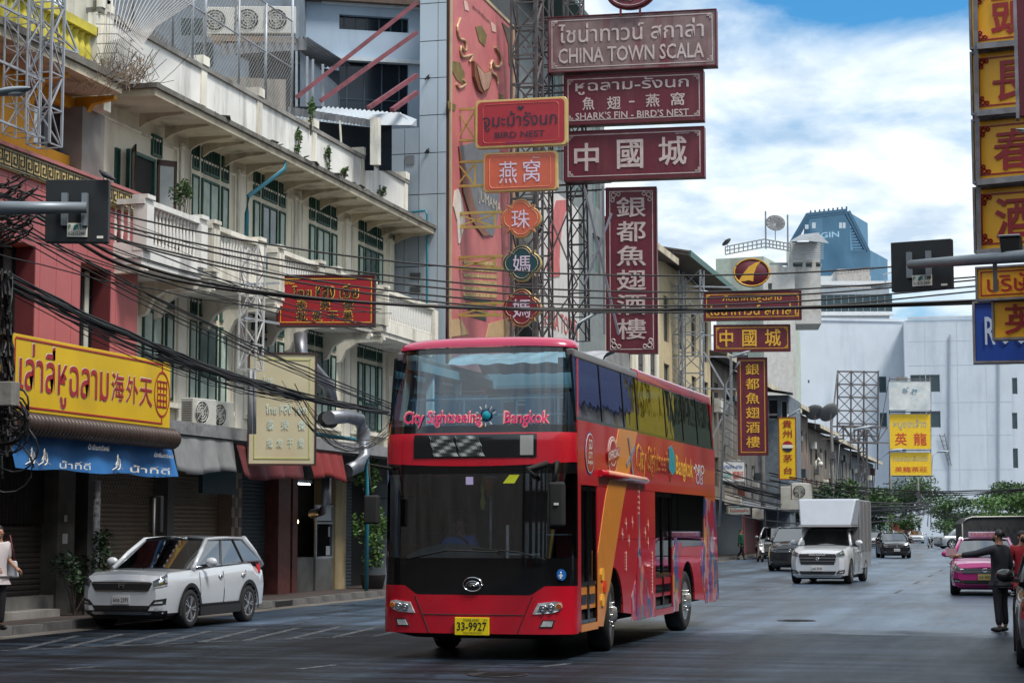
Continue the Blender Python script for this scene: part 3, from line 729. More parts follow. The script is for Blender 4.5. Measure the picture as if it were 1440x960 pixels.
for r_ in range(12):
    for k in range(3):
        if (r_+k) % 2: checker.box(FX, FX+.008, yy0+(yy1-yy0)*k/3, yy0+(yy1-yy0)*(k+1)/3, .2+r_*.22, .41+r_*.22)
part('pillar_tile', checker, mat('brown_tile', (.05,.03,.025), .4), cb_)
redt = mat('red_brown_tile', (.11,.035,.03), .45, var=.3, scale=6)
blockx(cb_, 'pillar', redt, 392, 409, .1, 2.95); blockx(cb_, 'pillar', redt, 412, 419, .1, 2.95); blockx(cb_, 'pillar', mat('ochre_render', (.30,.235,.13), .8, dirt=(.08,.06,.04), damt=.7, streak=True), 472, 487, .1, 2.95)
# lit shop with glass booth
b = MB(); z_ = zx(440, 783); b.box(FX-.55, FX-.1, yx(422), yx(447), .1, z_); part('stall_counter', b, mat('dull_steel', (.17,.17,.165), .4, metal=.6, var=.2), cb_)
bo = thing('kitchen_booth', 'steel and glass food booth with stickers beside the ochre pillar', 'booth', (FX, yx(460), .1))
b = MB(); b.box(FX-.6, FX-.05, yx(448), yx(472), .1, .95); part('counter', b, mat('booth_steel', (.30,.30,.29), .35, metal=.7, var=.15, scale=4), bo, bevel=.01)
f = MB(); frame_yz(f, FX-.1, FX-.05, yx(448), yx(472), .95, 2.3, .05); f.box(FX-.1, FX-.05, yx(449), yx(471), 1.82, 1.87); part('booth_frame', f, steel, bo)
f = MB(); f.box(FX-.09, FX-.08, yx(449), yx(471), 1.0, 2.28); part('pane', f, glass('booth_glass', (.35,.42,.42), .12), bo)
for (a, b_, c_, d) in ((463,468.5,1.03,1.26),(466,468,1.5,1.75),(450,470,1.9,2.26)): f = MB(); f.box(FX-.075, FX-.07, yx(a), yx(b_), c_, d); part('sticker', f, mat('pale_sticker', (.35,.38,.4), .6), bo)
fl = thing('tube_lamp', 'lit white tube lamp under the lintel of the open food shop', 'lamp', (FX-.1, yx(430), 2.75))
b = MB(); b.box(FX-.12, FX-.02, yx(418), yx(440), 2.83, 2.9); part('batten', b, steel, fl)
b = MB(); b.tube([(FX-.07, yx(419), 2.8), (FX-.07, yx(439), 2.8)], .02); part('tube', b, mat('tube_light', (1,1,1), .5, emit=(.9,1,1), estr=5), fl)
fl = thing('lantern_bulb', 'warm glowing bulb hanging inside the open food shop', 'lamp', (FX-.3, yx(432), 2.2))
b = MB(); b.ball((FX-.3, yx(433), zx(433,733)), .06); part('bulb', b, mat('warm_bulb', (1,.7,.3), .5, emit=(1,.62,.25), estr=9), fl)
b = MB(); b.tube([(FX-.3, yx(433), zx(433,733)+.05), (FX-.3, yx(433), 2.95)], .006, 4); part('flex', b, black_p, fl)
# ================================================================ the double-decker bus
BW, BL, BH = 1.32, 10.75, 4.24
bus = thing('tour_bus', 'red open-top double-decker tour bus with an orange stripe driving towards the viewer', 'bus', (-7.01, 24.3, 0), R(-1.06))
_BM = mworld(bus); _BI = _BM.inverted()
def bs(px, py, x=BW):
    """local (y, z) of the side plane seen at a pixel"""
    o = _BI @ CAMP; d = _BI @ at(px, py, D=10) - o; t = (x - o.x) / d.x; p = o + d*t; return p.y, p.z
def bf(px, py, y=0.0):
    o = _BI @ CAMP; d = _BI @ at(px, py, D=10) - o; t = (y - o.y) / d.y; p = o + d*t; return p.x, p.z
bred = mat('bus_red', (.50,.007,.022), .28, var=.08, scale=.8, coat=.8, dirt=(.22,.02,.03), damt=.35, dscale=1.2, rvar=.1)
bred_s = mat('bus_side_red', (.42,.012,.022), .3, var=.06, scale=.8, coat=.6)
bcrim = mat('bus_roof_crimson', (.42,.012,.07), .25, var=.05, coat=.8)
borg = mat('bus_orange', (.72,.26,.035), .3, var=.05, coat=.6)
bblk = mat('bus_gloss_black', (.006,.006,.007), .08, var=.02, coat=.6)
rub = mat('rubber', (.012,.012,.012), .8)
chrome = mat('chrome', (.75,.76,.78), .12, metal=1, var=.03)
lens = mat('lamp_lens', (.75,.78,.8), .1, metal=.55, var=.3, scale=14)
amber = mat('amber_lens', (.6,.16,.015), .2)
intg = mat('interior_grey', (.24,.33,.37), .6, var=.08)
upper_glass = glass('upper_windscreen_glass', (.33,.60,.70), .07)
lower_glass = glass('lower_windscreen_glass', (.66,.76,.82), .20)
side_glass = glass('bus_side_glass', (.08,.11,.13), .42, wav=.035)
def wz(z): return BW if z < 2.9 else BW - .085*min(1, (z-2.9)/1.2)
def rk(z): return .0 if z < 1.3 else (.06*(z-1.3)/1.6 if z < 2.9 else .06+.30*(z-2.9)/1.2)
def FS(a, z, off=0.0, d=.42, p=3.4):
    w = wz(z)+off; s, c = math.sin(a), math.cos(a)
    return (w*math.copysign(abs(s)**(2/p), s), rk(z) - off + (d)*(1-abs(max(c,0))**(2/p)), z)
def xa(x, z, p=3.4):
    r = max(-1, min(1, x/wz(z))); return math.asin(math.copysign(abs(r)**(p/2), r))
H90 = math.pi/2
def fband(name, z0, z1, m, off=0.0, x0=None, x1=None, z0f=None, z1f=None, nv=6, nu=48, parent=None, **k):
    mb = MB()
    def fn(u, v):
        a0 = -H90 if x0 is None else xa(x0, z0); a1 = H90 if x1 is None else xa(x1, z0)
        a = a0+(a1-a0)*u; zz0 = z0; zz1 = z1
        x = FS(a, z0)[0]
        if z0f: zz0 = z0f(x)
        if z1f: zz1 = z1f(x)
        return FS(a, zz0+(zz1-zz0)*v, off)
    mb.grid(fn, nu, nv); return part(name, mb, m, parent or bus, local=True, **k)
def bump_top(x):
    ax = abs(x)
    return .84 if ax < .78 else .84+.12*min(1, (ax-.78)/.18)
fband('bumper', .34, .84, bred, z1f=bump_top, nu=72)
lipf = MB(); lipf.grid(lambda u, v: FS(-H90+math.pi*u, .345-.08*v, -.05-.25*v), 40, 2); part('bumper_lip', lipf, rub, bus, local=True)
fband('front_panel', .84, 1.32, bblk, off=-.004, z0f=bump_top, nu=72)
fband('windscreen', 1.32, 2.42, lower_glass, off=-.006)
fband('header_panel', 2.42, 2.52, bblk, off=-.005, z1f=lambda x: 2.57-.05*(1-(x/BW)**2))
fband('fascia', 2.52, 2.96, bred, z0f=lambda x: 2.57-.05*(1-(x/BW)**2))
fband('windscreen_surround', 2.96, 3.06, bblk, off=-.004)
fband('upper_windscreen', 3.06, 4.06, upper_glass, off=-.006)
fband('windscreen_surround', 4.04, 4.12, bblk, off=-.003)
# corner pillars of the glass (thin dark edge)
for s in (-1, 1):
    for z0, z1 in ((1.32, 2.42), (3.06, 4.04)):
        if s < 0 and z0 < 2: continue
        mb = MB(); mb.grid(lambda u, v: FS(s*(H90-.0-.09*u), z0+(z1-z0)*v, .0), 4, 8); part('corner_pillar', mb, bblk if z0 < 2 else bcrim, bus, local=True)
# rounded crimson roof lip over the upper windscreen
mb = MB()
def roofl(u, v):
    a = -H90+math.pi*u; z = 4.10+.14*math.sin(v*H90); ins = .16*(1-math.cos(v*H90))
    x, y, _ = FS(a, 4.1, .012); k = (1-ins/1.2); return (x*k, y+ins*1.3, z+.03*(1-(x/BW)**2))
mb.grid(roofl, 48, 6); mb.grid(lambda u, v: (lambda p: (p[0], p[1]+(.75-p[1])*v, p[2]))(roofl(u, 1)), 48, 2); part('roof_lip', mb, bcrim, bus, local=True)
# wheel plate joins: fine seams on the bumper
sm_ = MB()
for s in (-1, 1):
    pts = [FS(xa(s*(.80-.2*t), .84), .83-.48*t, .002) for t in (0, .33, .66, 1)]; sm_.tube(pts, .006, 4)
pts = [FS(xa(x, .6), .585, .002) for x in (-.68, -.4, 0, .4, .68)]; sm_.tube(pts, .006, 4)
part('panel_seam', sm_, rub, bus, local=True)
# plate
pz0, pz1 = bf(640, 892)[1], bf(640, 867)[1]; pxa_, pxb = bf(641, 880)[0], bf(689, 880)[0]
pl = MB(); pl.box(pxa_, pxb, -.05, -.02, pz0, pz1); plo = part('number_plate', pl, mat('plate_yellow', (.75,.60,.01), .4), bus, local=True, bevel=.006)
t = MB(); cx = (pxa_+pxb)/2; add_text(t, '33-9927', pxa_+.03, pxb-.03, pz0+.06, pz1-.06, -.054, .035); add_text(t, 'THAILAND', cx-.12, cx+.10, pz1-.048, pz1-.018, -.054, .02); add_text(t, '01', pxb-.07, pxb-.03, pz1-.045, pz1-.02, -.054); add_text(t, 'กรุงเทพมหานคร', cx-.12, cx+.14, pz0+.012, pz0+.042, -.054)
part('lettering', t, black_p, plo, local=True)
# headlights, fog lights
def fpoly(name, pts, m, off=.012, th=.03, parent=None, **k):
    mb = MB(); n = len(pts)
    A = [FS(xa(x, z), z, off) for x, z in pts]; B = [FS(xa(x, z), z, off-th) for x, z in pts]
    mb._add(A+B, [tuple(range(n))] + [(i, (i+1) % n, n+(i+1) % n, n+i) for i in range(n)]); return part(name, mb, m, parent or bus, local=True, **k)
for s in (-1, 1):
    P = [(s*.80,.60),(s*.87,.74),(s*1.0,.755),(s*1.09,.765),(s*1.16,.75),(s*1.175,.70),(s*1.14,.65),(s*1.05,.615)]
    if s > 0: P = P[::-1]
    hl = fpoly('headlight', P, lens, .012, .05, label=None)
    for cx_, cz_, r_, m_ in ((.93,.675,.05,chrome),(1.03,.685,.05,chrome),(1.125,.70,.035,amber)):
        q = MB(); p = FS(xa(s*cx_, cz_), cz_, .018); q.lathe([(r_, .02),(r_*.95,-.012),(r_*.6,0.004),(r_*.25,-.004),(.0,-.01)], p, 14, 'y'); part('lamp', q, m_, hl, local=True)
    P = [(s*.90,.44),(s*.94,.51),(s*1.06,.51),(s*1.04,.44)]
    if s > 0: P = P[::-1]
    fpoly('fog_light', P, lens, .012, .03)
    P = [(s*.88,.425),(s*.93,.525),(s*1.09,.525),(s*1.06,.425)]
    if s > 0: P = P[::-1]
    fpoly('fog_light_recess', P, rub, .006, .02)
# emblem, wheelchair/person badge
em = MB(); ex, ez = bf(665, 821); p = FS(xa(ex, ez), ez, .01)
for r_, dz in ((.115, 0),):
    em.M = Matrix.Translation(p) @ Matrix.Diagonal((1.12,1,.78,1))
    em.tube([(r_*math.cos(2*math.pi*i/24), -.01, r_*math.sin(2*math.pi*i/24)) for i in range(25)], .009, 6)
    for rr in (.085, .055, .028): em.tube([(rr*math.cos(math.pi*i/12), -.01, -.04+rr*1.1*math.sin(math.pi*i/12)) for i in range(13)], .008, 6)
em.M = None; part('emblem', em, chrome, bus, local=True)
bx, bz = bf(786, 808); bd_ = fpoly('accessibility_badge', [(bx+.055*math.cos(t_), bz+.075*math.sin(t_)) for t_ in [2*math.pi*i/16 for i in range(16)]], mat('badge_blue', (.01,.12,.42), .4), .006, .01)
q = MB(); pp = FS(xa(bx, bz), bz, .0)
q.ball((pp[0], pp[1]-.018, bz+.03), .012, 8, 6); q.box(pp[0]-.012, pp[0]+.012, pp[1]-.024, pp[1]-.014, bz-.05, bz+.015); q.box(pp[0]-.028, pp[0]+.028, pp[1]-.023, pp[1]-.015, bz-.02, bz); part('symbol', q, mat('white_gloss', (.8,.8,.8), .3), bd_, local=True)
# destination display
dx0, dx1 = bf(580, 630)[0], bf(752, 630)[0]
ds = fband('destination_display', 2.63, 2.94, mat('display_black', (.01,.012,.014), .15, coat=.5), .008, dx0, dx1)
fband('display_sticker', 2.66, 2.92, mat('grey_board', (.30,.31,.30), .5), .013, dx1-.22, dx1-.045, parent=ds)
# zebra-like louvres behind the display glass
lv = MB()
for blk in (-.0, .36):
    for i in range(14):
        pts = []
        for j in range(7):
            z = 2.92-.045*j; x = dx0+.22+blk+i*.024+.03*j*.45+.012*math.sin(j*2.1+i*.6); pts.append(FS(xa(x, z), z, .013))
        lv.tube(pts, .0042, 4)
part('display_pattern', lv, mat('dull_silver', (.16,.19,.2), .35, metal=.6), ds, local=True, kind='stuff')
# lettering across the upper windscreen
def fglass_text(s, px0, px1, py0, py1, off, bold, m, name='lettering', zoff=0):
    x0, z1 = bf(px0, py0, .1); x1, z0 = bf(px1, py1, .1); vs, fs = text_mesh(s, bold)
    mb = MB(); mb._add([FS(xa(x0+(x1-x0)*a, z0+(z1-z0)*b), z0+(z1-z0)*b+zoff, off) for a, b in vs], fs); return part(name, mb, m, bus, local=True)
halo = mat('halo_orange', (.80,.28,.12), .4); ltr = mat('letter_pink_white', (.80,.62,.66), .35); ltr2 = mat('letter_crimson', (.62,.02,.12), .4)
for s, a, b in (('City Sightseeing', 567, 677), ('Bangkok', 709, 769)):
    fglass_text(s, a-2, b+2, 576.5, 601, .006, .16, halo); fglass_text(s, a-.8, b+.8, 577.6, 600, .010, .10, ltr); fglass_text(s, a, b, 578.5, 599, .014, .045, ltr2)
gx, gz_ = bf(683, 584, .1)
for m_, r_, off in ((halo, 0.0, 0),(mat('navy', (.01,.015,.07), .3), .085, .008),(mat('globe_teal', (.01,.30,.36), .3), .062, .016)):
    if r_: mb = MB(); c = FS(xa(gx, gz_), gz_, off); mb.M = Matrix.Translation(c); mb.lathe([(r_, 0), (r_*.9, -.006), (0, -.008)], (0,0,0), 18, 'y'); mb.M = None; part('globe_emblem', mb, m_, bus, local=True)
ray = MB()
for i in range(9):
    t_ = .3+i*2*math.pi/9*.9; ray.bar((gx+.10*math.cos(t_), rk(3.15)-.02, gz_+.10*math.sin(t_)), (gx+.145*math.cos(t_), rk(3.15)-.02, gz_+.145*math.sin(t_)), .012)
part('globe_emblem', ray, wht, bus, local=True)
# windscreen stickers, wipers
fpoly('windscreen_sticker', [bf(654,681), bf(664,681), bf(664,670), bf(654,670)], mat('lilac_sticker', (.45,.38,.62), .5), .004, .006)
fpoly('windscreen_sticker', [bf(706,679), bf(722,679), bf(729,667), bf(715,667)], mat('yellow_green_sticker', (.55,.6,.02), .5), .004, .006)
wp = MB()
for (a, b, c) in ((( -.9,1.30),(-.35,1.42),(.35,1.40)), ((.95,1.30),(.6,1.40),(.0,1.44))):
    P = [FS(xa(x, z), z, .03) for x, z in (a, b, c)]; wp.tube(P, .011, 6)
part('wiper', wp, rub, bus, local=True)
# ---------- side skins
doorA = (bs(817, 700)[0], bs(840, 700)[0]); doorB = (bs(921, 700)[0], bs(945, 700)[0])
wA, wB = bs(860, 900)[0], bs(965, 880)[0]; win2 = (doorB[1]+.02, bs(992, 730)[0])
zs2 = bs(965, 768)[1], bs(960, 700)[1]
ZL, ZM, ZU = .34, 1.55, 3.13
AX = [2.44, 2.44+5.58]; RW = .50; RA = .64
def arch_strip(y0, y1, z0, z1, axles, up=0.0):
    pts = [(y0, z0)]
    for a in axles:
        if y0 < a < y1:
            for i in range(17):
                t_ = math.pi - math.pi*i/16; yy = a+RA*math.cos(t_); zz = .50+RA*1.03*math.sin(t_)
                pts.append((yy, max(z0, zz)))
    pts += [(y1, z0+up), (y1, z1), (y0, z1)]; return pts
def side_piece(name, pts, m, s=1, off=0.0, th=.03, parent=None, **k):
    mb = MB(); x0 = s*(BW+off); mb.prism(pts, -s*th, 'x', x0); return part(name, mb, m, parent or bus, local=True, fix=True, **k)
grad = bpy.data.materials.new('bus_wrap'); grad.use_nodes = True; nt = grad.node_tree; N = nt.nodes; L = nt.links; pb = N['Principled BSDF']
tc = N.new('ShaderNodeTexCoord'); sp = N.new('ShaderNodeSeparateXYZ'); L.new(tc.outputs['Object'], sp.inputs[0])
m1 = N.new('ShaderNodeMapRange'); m1.inputs['From Min'].default_value = 4.5; m1.inputs['From Max'].default_value = 9.5; L.new(sp.outputs['Y'], m1.inputs['Value'])
m2 = N.new('ShaderNodeMapRange'); m2.inputs['From Min'].default_value = 2.55; m2.inputs['From Max'].default_value = 1.9; m2.inputs['To Min'].default_value = 0; m2.inputs['To Max'].default_value = 1; L.new(sp.outputs['Z'], m2.inputs['Value'])
m3 = N.new('ShaderNodeMapRange'); m3.inputs['From Min'].default_value = 1.5; m3.inputs['From Max'].default_value = 1.95; L.new(sp.outputs['Z'], m3.inputs['Value'])
mm = N.new('ShaderNodeMath'); mm.operation = 'MULTIPLY'; L.new(m1.outputs[0], mm.inputs[0]); L.new(m2.outputs[0], mm.inputs[1])
mm2 = N.new('ShaderNodeMath'); mm2.operation = 'MULTIPLY'; L.new(mm.outputs[0], mm2.inputs[0]); L.new(m3.outputs[0], mm2.inputs[1])
mc = N.new('ShaderNodeMixRGB'); mc.inputs[1].default_value = (.50,.013,.022,1); mc.inputs[2].default_value = (.75,.25,.01,1); L.new(mm2.outputs[0], mc.inputs[0]); L.new(mc.outputs[0], pb.inputs['Base Color'])
pb.inputs['Roughness'].default_value = .28; pb.inputs['Coat Weight'].default_value = .6
collage = bpy.data.materials.new('bus_collage_print'); collage.use_nodes = True; nt = collage.node_tree; N = nt.nodes; L = nt.links; pb = N['Principled BSDF']
tc = N.new('ShaderNodeTexCoord'); mpn = N.new('ShaderNodeMapping'); mpn.inputs['Scale'].default_value = (1,1,.6); L.new(tc.outputs['Object'], mpn.inputs[0])
nzn = N.new('ShaderNodeTexNoise'); nzn.inputs['Scale'].default_value = 3; L.new(mpn.outputs[0], nzn.inputs['Vector'])
vo = N.new('ShaderNodeTexVoronoi'); vo.inputs['Scale'].default_value = 7; mxv = N.new('ShaderNodeMixRGB'); mxv.inputs[0].default_value = .35; L.new(mpn.outputs[0], mxv.inputs[1]); L.new(nzn.outputs['Color'], mxv.inputs[2]); L.new(mxv.outputs[0], vo.inputs['Vector'])
spv = N.new('ShaderNodeSeparateColor'); L.new(vo.outputs['Color'], spv.inputs[0]); crv = N.new('ShaderNodeValToRGB'); crv.color_ramp.interpolation = 'CONSTANT'
cols = [(0,(.45,.02,.05)),(.2,(.10,.05,.22)),(.32,(.55,.2,.16)),(.45,(.03,.09,.25)),(.56,(.38,.02,.08)),(.7,(.45,.28,.33)),(.8,(.04,.20,.19)),(.9,(.6,.3,.05))]
crv.color_ramp.elements[0].color = (*cols[0][1],1); crv.color_ramp.elements[1].position = cols[1][0]; crv.color_ramp.elements[1].color = (*cols[1][1],1)
for p_, c_ in cols[2:]: e_ = crv.color_ramp.elements.new(p_); e_.color = (*c_,1)
L.new(spv.outputs[0], crv.inputs[0]); L.new(crv.outputs[0], pb.inputs['Base Color']); pb.inputs['Roughness'].default_value = .3; pb.inputs['Coat Weight'].default_value = .5
def pz(pl): return [bs(*p) for p in pl]
side_piece('side_panel', [(.40,ZL+.02),(doorA[0],ZL+.02),(doorA[0],ZU),(.40,ZU)], bred_s)
side_piece('side_panel', [(doorA[0],2.28),(doorB[0],2.28),(doorB[0],ZU),(doorA[0],ZU)], grad)
side_piece('side_panel', [(doorA[1],ZM),(doorB[0],ZM),(doorB[0],2.275),(doorA[1],2.275)], grad)
side_piece('side_panel', arch_strip(doorA[1], doorB[0], ZL, ZM-.005, AX), grad)
side_piece('side_panel', [(doorB[0],2.28),(BL,2.28),(BL,ZU),(doorB[0],ZU)], grad)
side_piece('side_panel', [(doorB[1],zs2[0]),(BL,zs2[0]),(BL,2.275),(win2[1],2.275),(win2[1],zs2[0]+.003),(doorB[1],zs2[0]+.003)], grad)
side_piece('side_panel', arch_strip(doorB[1], BL, ZL, zs2[0]-.005, AX, up=.04), grad)
side_piece('side_panel', arch_strip(.40, BL, ZL, 1.5, AX, .22), bred_s, s=-1)
side_piece('side_panel', [(.40,2.45),(BL,2.45),(BL,ZU),(.40,ZU)], bred_s, s=-1)
side_piece('side_window', [(.40,1.5),(BL,1.5),(BL,2.45),(.40,2.45)], side_glass, s=-1, off=-.01, th=.01)
side_piece('side_window', [(win2[0],zs2[0]),(win2[1],zs2[0]),(win2[1],2.275),(win2[0],2.275)], glass('lower_side_glass', (.012,.016,.016), .30), off=-.008, th=.01)
# stripe print, collage print
side_piece('stripe', pz([(870,602),(896,607),(877,700),(848,880),(840.3,880),(840.3,777),(851,700)]), borg, off=.006, th=.008)
q = arch_strip(doorB[1]+.01, BL-.01, ZL+.01, zs2[0]-.02, AX, .22)
side_piece('printed_collage', pz([(991,700),(1006,705),(1011,841),(992,848),(984,790),(990,760)]), collage, off=.005, th=.007)
side_piece('printed_collage', [(doorB[0]-1.75,ZL+.01),(doorB[0]-.02,ZL+.01),(doorB[0]-.02,.62),(doorB[0]-.25,.8),(doorB[0]-.45,.62),(doorB[0]-.7,.95),(doorB[0]-.95,1.15),(doorB[0]-1.15,.75),(doorB[0]-1.45,.95),(doorB[0]-1.75,.7)][::1], collage, off=.005, th=.007)
side_piece('printed_collage', [(doorB[1]+.03,.36),(doorB[1]+.45,.36),(doorB[1]+.55,1.0),(doorB[1]+.8,1.45),(doorB[1]+.3,1.55),(doorB[1]+.03,1.2)], collage, off=.005, th=.007)
# temple spire of dots and small stars printed on the side
sp_ = MB()
for (x_, y0_, y1_, n_, c_) in ((898, 684, 722, 6, 0), (880, 778, 800, 6, 0), (917, 778, 832, 12, 0)):
    for i in range(n_):
        yy, zz = bs(x_, y0_+(y1_-y0_)*i/(n_-1)); sp_.prism([(yy-.03,zz),(yy,zz+.035),(yy+.03,zz),(yy,zz-.035)], .004, 'x', BW+.006)
for (x_, y_) in ((880,736),(889,734),(875,751),(911,738),(907,749),(884,760),(911,763)):
    yy, zz = bs(x_, y_); sp_.prism([(yy-.05,zz),(yy-.012,zz+.02),(yy,zz+.09),(yy+.012,zz+.02),(yy+.05,zz),(yy+.012,zz-.02),(yy,zz-.09),(yy-.012,zz-.02)], .004, 'x', BW+.006)
part('printed_stars', sp_, mat('print_peach', (.75,.45,.38), .4), bus, local=True)
tw = MB(); yy, zt_ = bs(898, 722); tw.prism([(yy-.03,zt_),(yy+.03,zt_),(yy+.06,zt_-.5),(yy+.16,zt_-.9),(yy+.2,zt_-1.5),(yy+.28,ZL+.02),(yy-.28,ZL+.02),(yy-.2,zt_-1.5),(yy-.16,zt_-.9),(yy-.06,zt_-.5)], .006, 'x', BW+.008); part('printed_spire', tw, collage, bus, local=True, fix=True)
# side windmill figure, badges, lettering
def stext(s, px0, py0, px1, py1, hpx0, hpx1, m, bold, off, slantz=True, name='lettering'):
    """text along the side: baseline from (px0,py0) to (px1,py1) with cap heights in metres"""
    ya, za = bs(px0, py0); yb_, zb = bs(px1, py1); vs, fs = text_mesh(s, bold); mb = MB()
    mb._add([(BW+off, ya+(yb_-ya)*a, za+(zb-za)*a + (hpx0+(hpx1-hpx0)*a)*b) for a, b in vs], fs); return part(name, mb, m, bus, local=True)
ygold = mat('print_gold', (.85,.45,.05), .4); pur = mat('print_purple', (.25,.03,.18), .4)
stext('City Sightseeing', 894, 671, 945, 678, .52, .50, ygold, .07, .006); stext('City Sightseeing', 895, 670, 944.5, 677, .47, .46, bred_s, .012, .011)
stext('Bangkok', 950, 675, 974, 680, .42, .42, ygold, .05, .006)
stext('•NIO', 975, 664, 990, 667, .16, .16, mat('print_white', (.75,.75,.75), .4), .02, .006); stext('OB', 978, 680, 988, 682, .2, .2, mat('print_lilac', (.5,.45,.6), .4), .02, .006)
gb = MB(); pts = pz([(940,630),(944,626),(948,640),(949,662),(945,668),(940,660)]); gb.prism(pts, .006, 'x', BW+.006); part('printed_figure', gb, mat('globe_teal', (.01,.30,.36), .3), bus, local=True, fix=True)
def disc(name, px, py, ry, rz_, m, off):
    mb = MB(); yc_, zc_ = bs(px, py); mb.prism([(yc_+ry*math.cos(2*math.pi*i/24), zc_+rz_*math.sin(2*math.pi*i/24)) for i in range(24)], .004, 'x', BW+off); return part(name, mb, m, bus, local=True, fix=True), yc_, zc_
o_, yc_, zc_ = disc('round_badge', 829, 637, .27, .29, mat('badge_navy', (.05,.06,.2), .4), .004); disc('round_badge', 829, 637, .25, .27, wht, .007); disc('round_badge', 829, 637, .235, .255, bred_s, .010)
t = MB(); vs, fs = text_mesh('GO', .02)
for s_, zz, h_, w_ in (('GO', .05, .14, .2), ('CITY', -.07, .09, .22), ('Bangkok', -.16, .07, .3)):
    vs, fs = text_mesh(s_, .03); t._add([(BW+.016, yc_-w_/2+w_*a, zc_+zz+h_*b) for a, b in vs], fs)
part('lettering', t, wht, bus, local=True)
o_, yc_, zc_ = disc('official_badge', 861, 640, .30, .27, wht, .004); disc('official_badge', 861, 640, .28, .25, bred_s, .007); disc('official_badge', 861, 636, .22, .19, wht, .010); disc('official_badge', 861, 636, .20, .17, bred_s, .013)
b = MB(); b.prism([(yc_-.36,zc_-.12),(yc_+.36,zc_-.02),(yc_+.36,zc_+.14),(yc_-.36,zc_+.04)], .004, 'x', BW+.018); part('official_badge', b, bred_s, bus, local=True, fix=True)
t = MB(); vs, fs = text_mesh('OFFICIAL', .03); t._add([(BW+.025, yc_-.33+.66*a, zc_-.09+.1*a+.12*b_) for a, b_ in vs], fs); part('lettering', t, wht, bus, local=True)
mf = MB(); yc_, zc_ = bs(886, 641)
for k in range(4):
    a_ = .5+k*math.pi/2; mf.prism([(yc_+.03*math.cos(a_-1.2), zc_+.03*math.sin(a_-1.2)), (yc_+.32*math.cos(a_-.12), zc_+.32*math.sin(a_-.12)), (yc_+.32*math.cos(a_+.12), zc_+.32*math.sin(a_+.12)), (yc_+.03*math.cos(a_+1.2), zc_+.03*math.sin(a_+1.2))], .004, 'x', BW+.012)
part('printed_windmill', mf, mat('print_grey_blue', (.22,.25,.32), .4), bus, local=True, fix=True)
# retracted awning tube
ya, za = bs(841, 665); yb_, zb = bs(906, 676); b = MB()
for i, mm_ in enumerate((bred, wht, bred)):
    pass
b.tube([(BW+.03, ya, za), (BW+.03, yb_, zb)], .05, 12); aw = part('awning_tube', b, bred, bus, local=True)
b = MB(); b.tube([(BW+.042, ya+.35, za+.012), (BW+.042, yb_-.1, zb+.012)], .042, 10); part('awning_stripe', b, mat('print_salmon', (.75,.35,.22), .4), aw, local=True)
# doors
def door(y0, y1, z0, z1, kick):
    f = MB(); f.box(BW-.12, BW-.06, y0, y1, z0, z1); d = part('door', f, dark_in, bus, local=True)
    f = MB(); t_ = .035; X0, X1 = BW-.055, BW-.012; ym = (y0+y1)/2
    for a, b in ((y0, ym-.01), (ym+.01, y1)):
        f.box(X0, X1, a, a+t_, z0, z1); f.box(X0, X1, b-t_, b, z0, z1); f.box(X0, X1, a+t_, b-t_, z1-.06, z1); f.box(X0, X1, a+t_, b-t_, z0, z0+.05); f.box(X0, X1, a+t_, b-t_, z0+kick, z0+kick+.05)
    part('door_frame', f, bblk, d, local=True)
    for a, b in ((y0, ym-.01), (ym+.01, y1)):
        g_ = MB(); g_.box(X0+.01, X0+.018, a+t_, b-t_, z0+kick+.05, z1-.06); part('door_glass', g_, glass('door_glass', (.16,.20,.22), .16), d, local=True)
        g_ = MB(); g_.box(X0+.01, X0+.03, a+t_, b-t_, z0+.19, z0+kick); part('kick_panel', g_, borg if y0 < 3 else bred_s, d, local=True)
        g_ = MB(); g_.box(X0+.031, X0+.04, a+t_+.05, b-t_-.05, z0+.26, z0+kick-.12); part('kick_panel_slot', g_, bblk, d, local=True)
    s_ = MB(); s_.box(BW-.10, BW+.004, y0, y1, z0-.10, z0-.005); part('door_sill', s_, borg if y0 < 3 else bred_s, d, local=True)
door(doorA[0]+.01, doorA[1]-.01, .45, 2.26, .50); door(doorB[0]+.01, doorB[1]-.01, .45, 2.26, .50)
# small lights on the flank
for (x_, y_, m_) in ((845.5,807,ygold),(849,824,mat('print_orange_red', (.7,.06,.01), .4)),(846,843,ygold)):
    q = MB(); yy, zz = bs(x_, y_); q.prism([(yy-.06,zz-.08),(yy+.06,zz-.08),(yy+.09,zz),(yy+.06,zz+.08),(yy-.06,zz+.08),(yy-.08,zz)], .02, 'x', BW+.006); part('side_marker', q, m_, bus, local=True, fix=True)
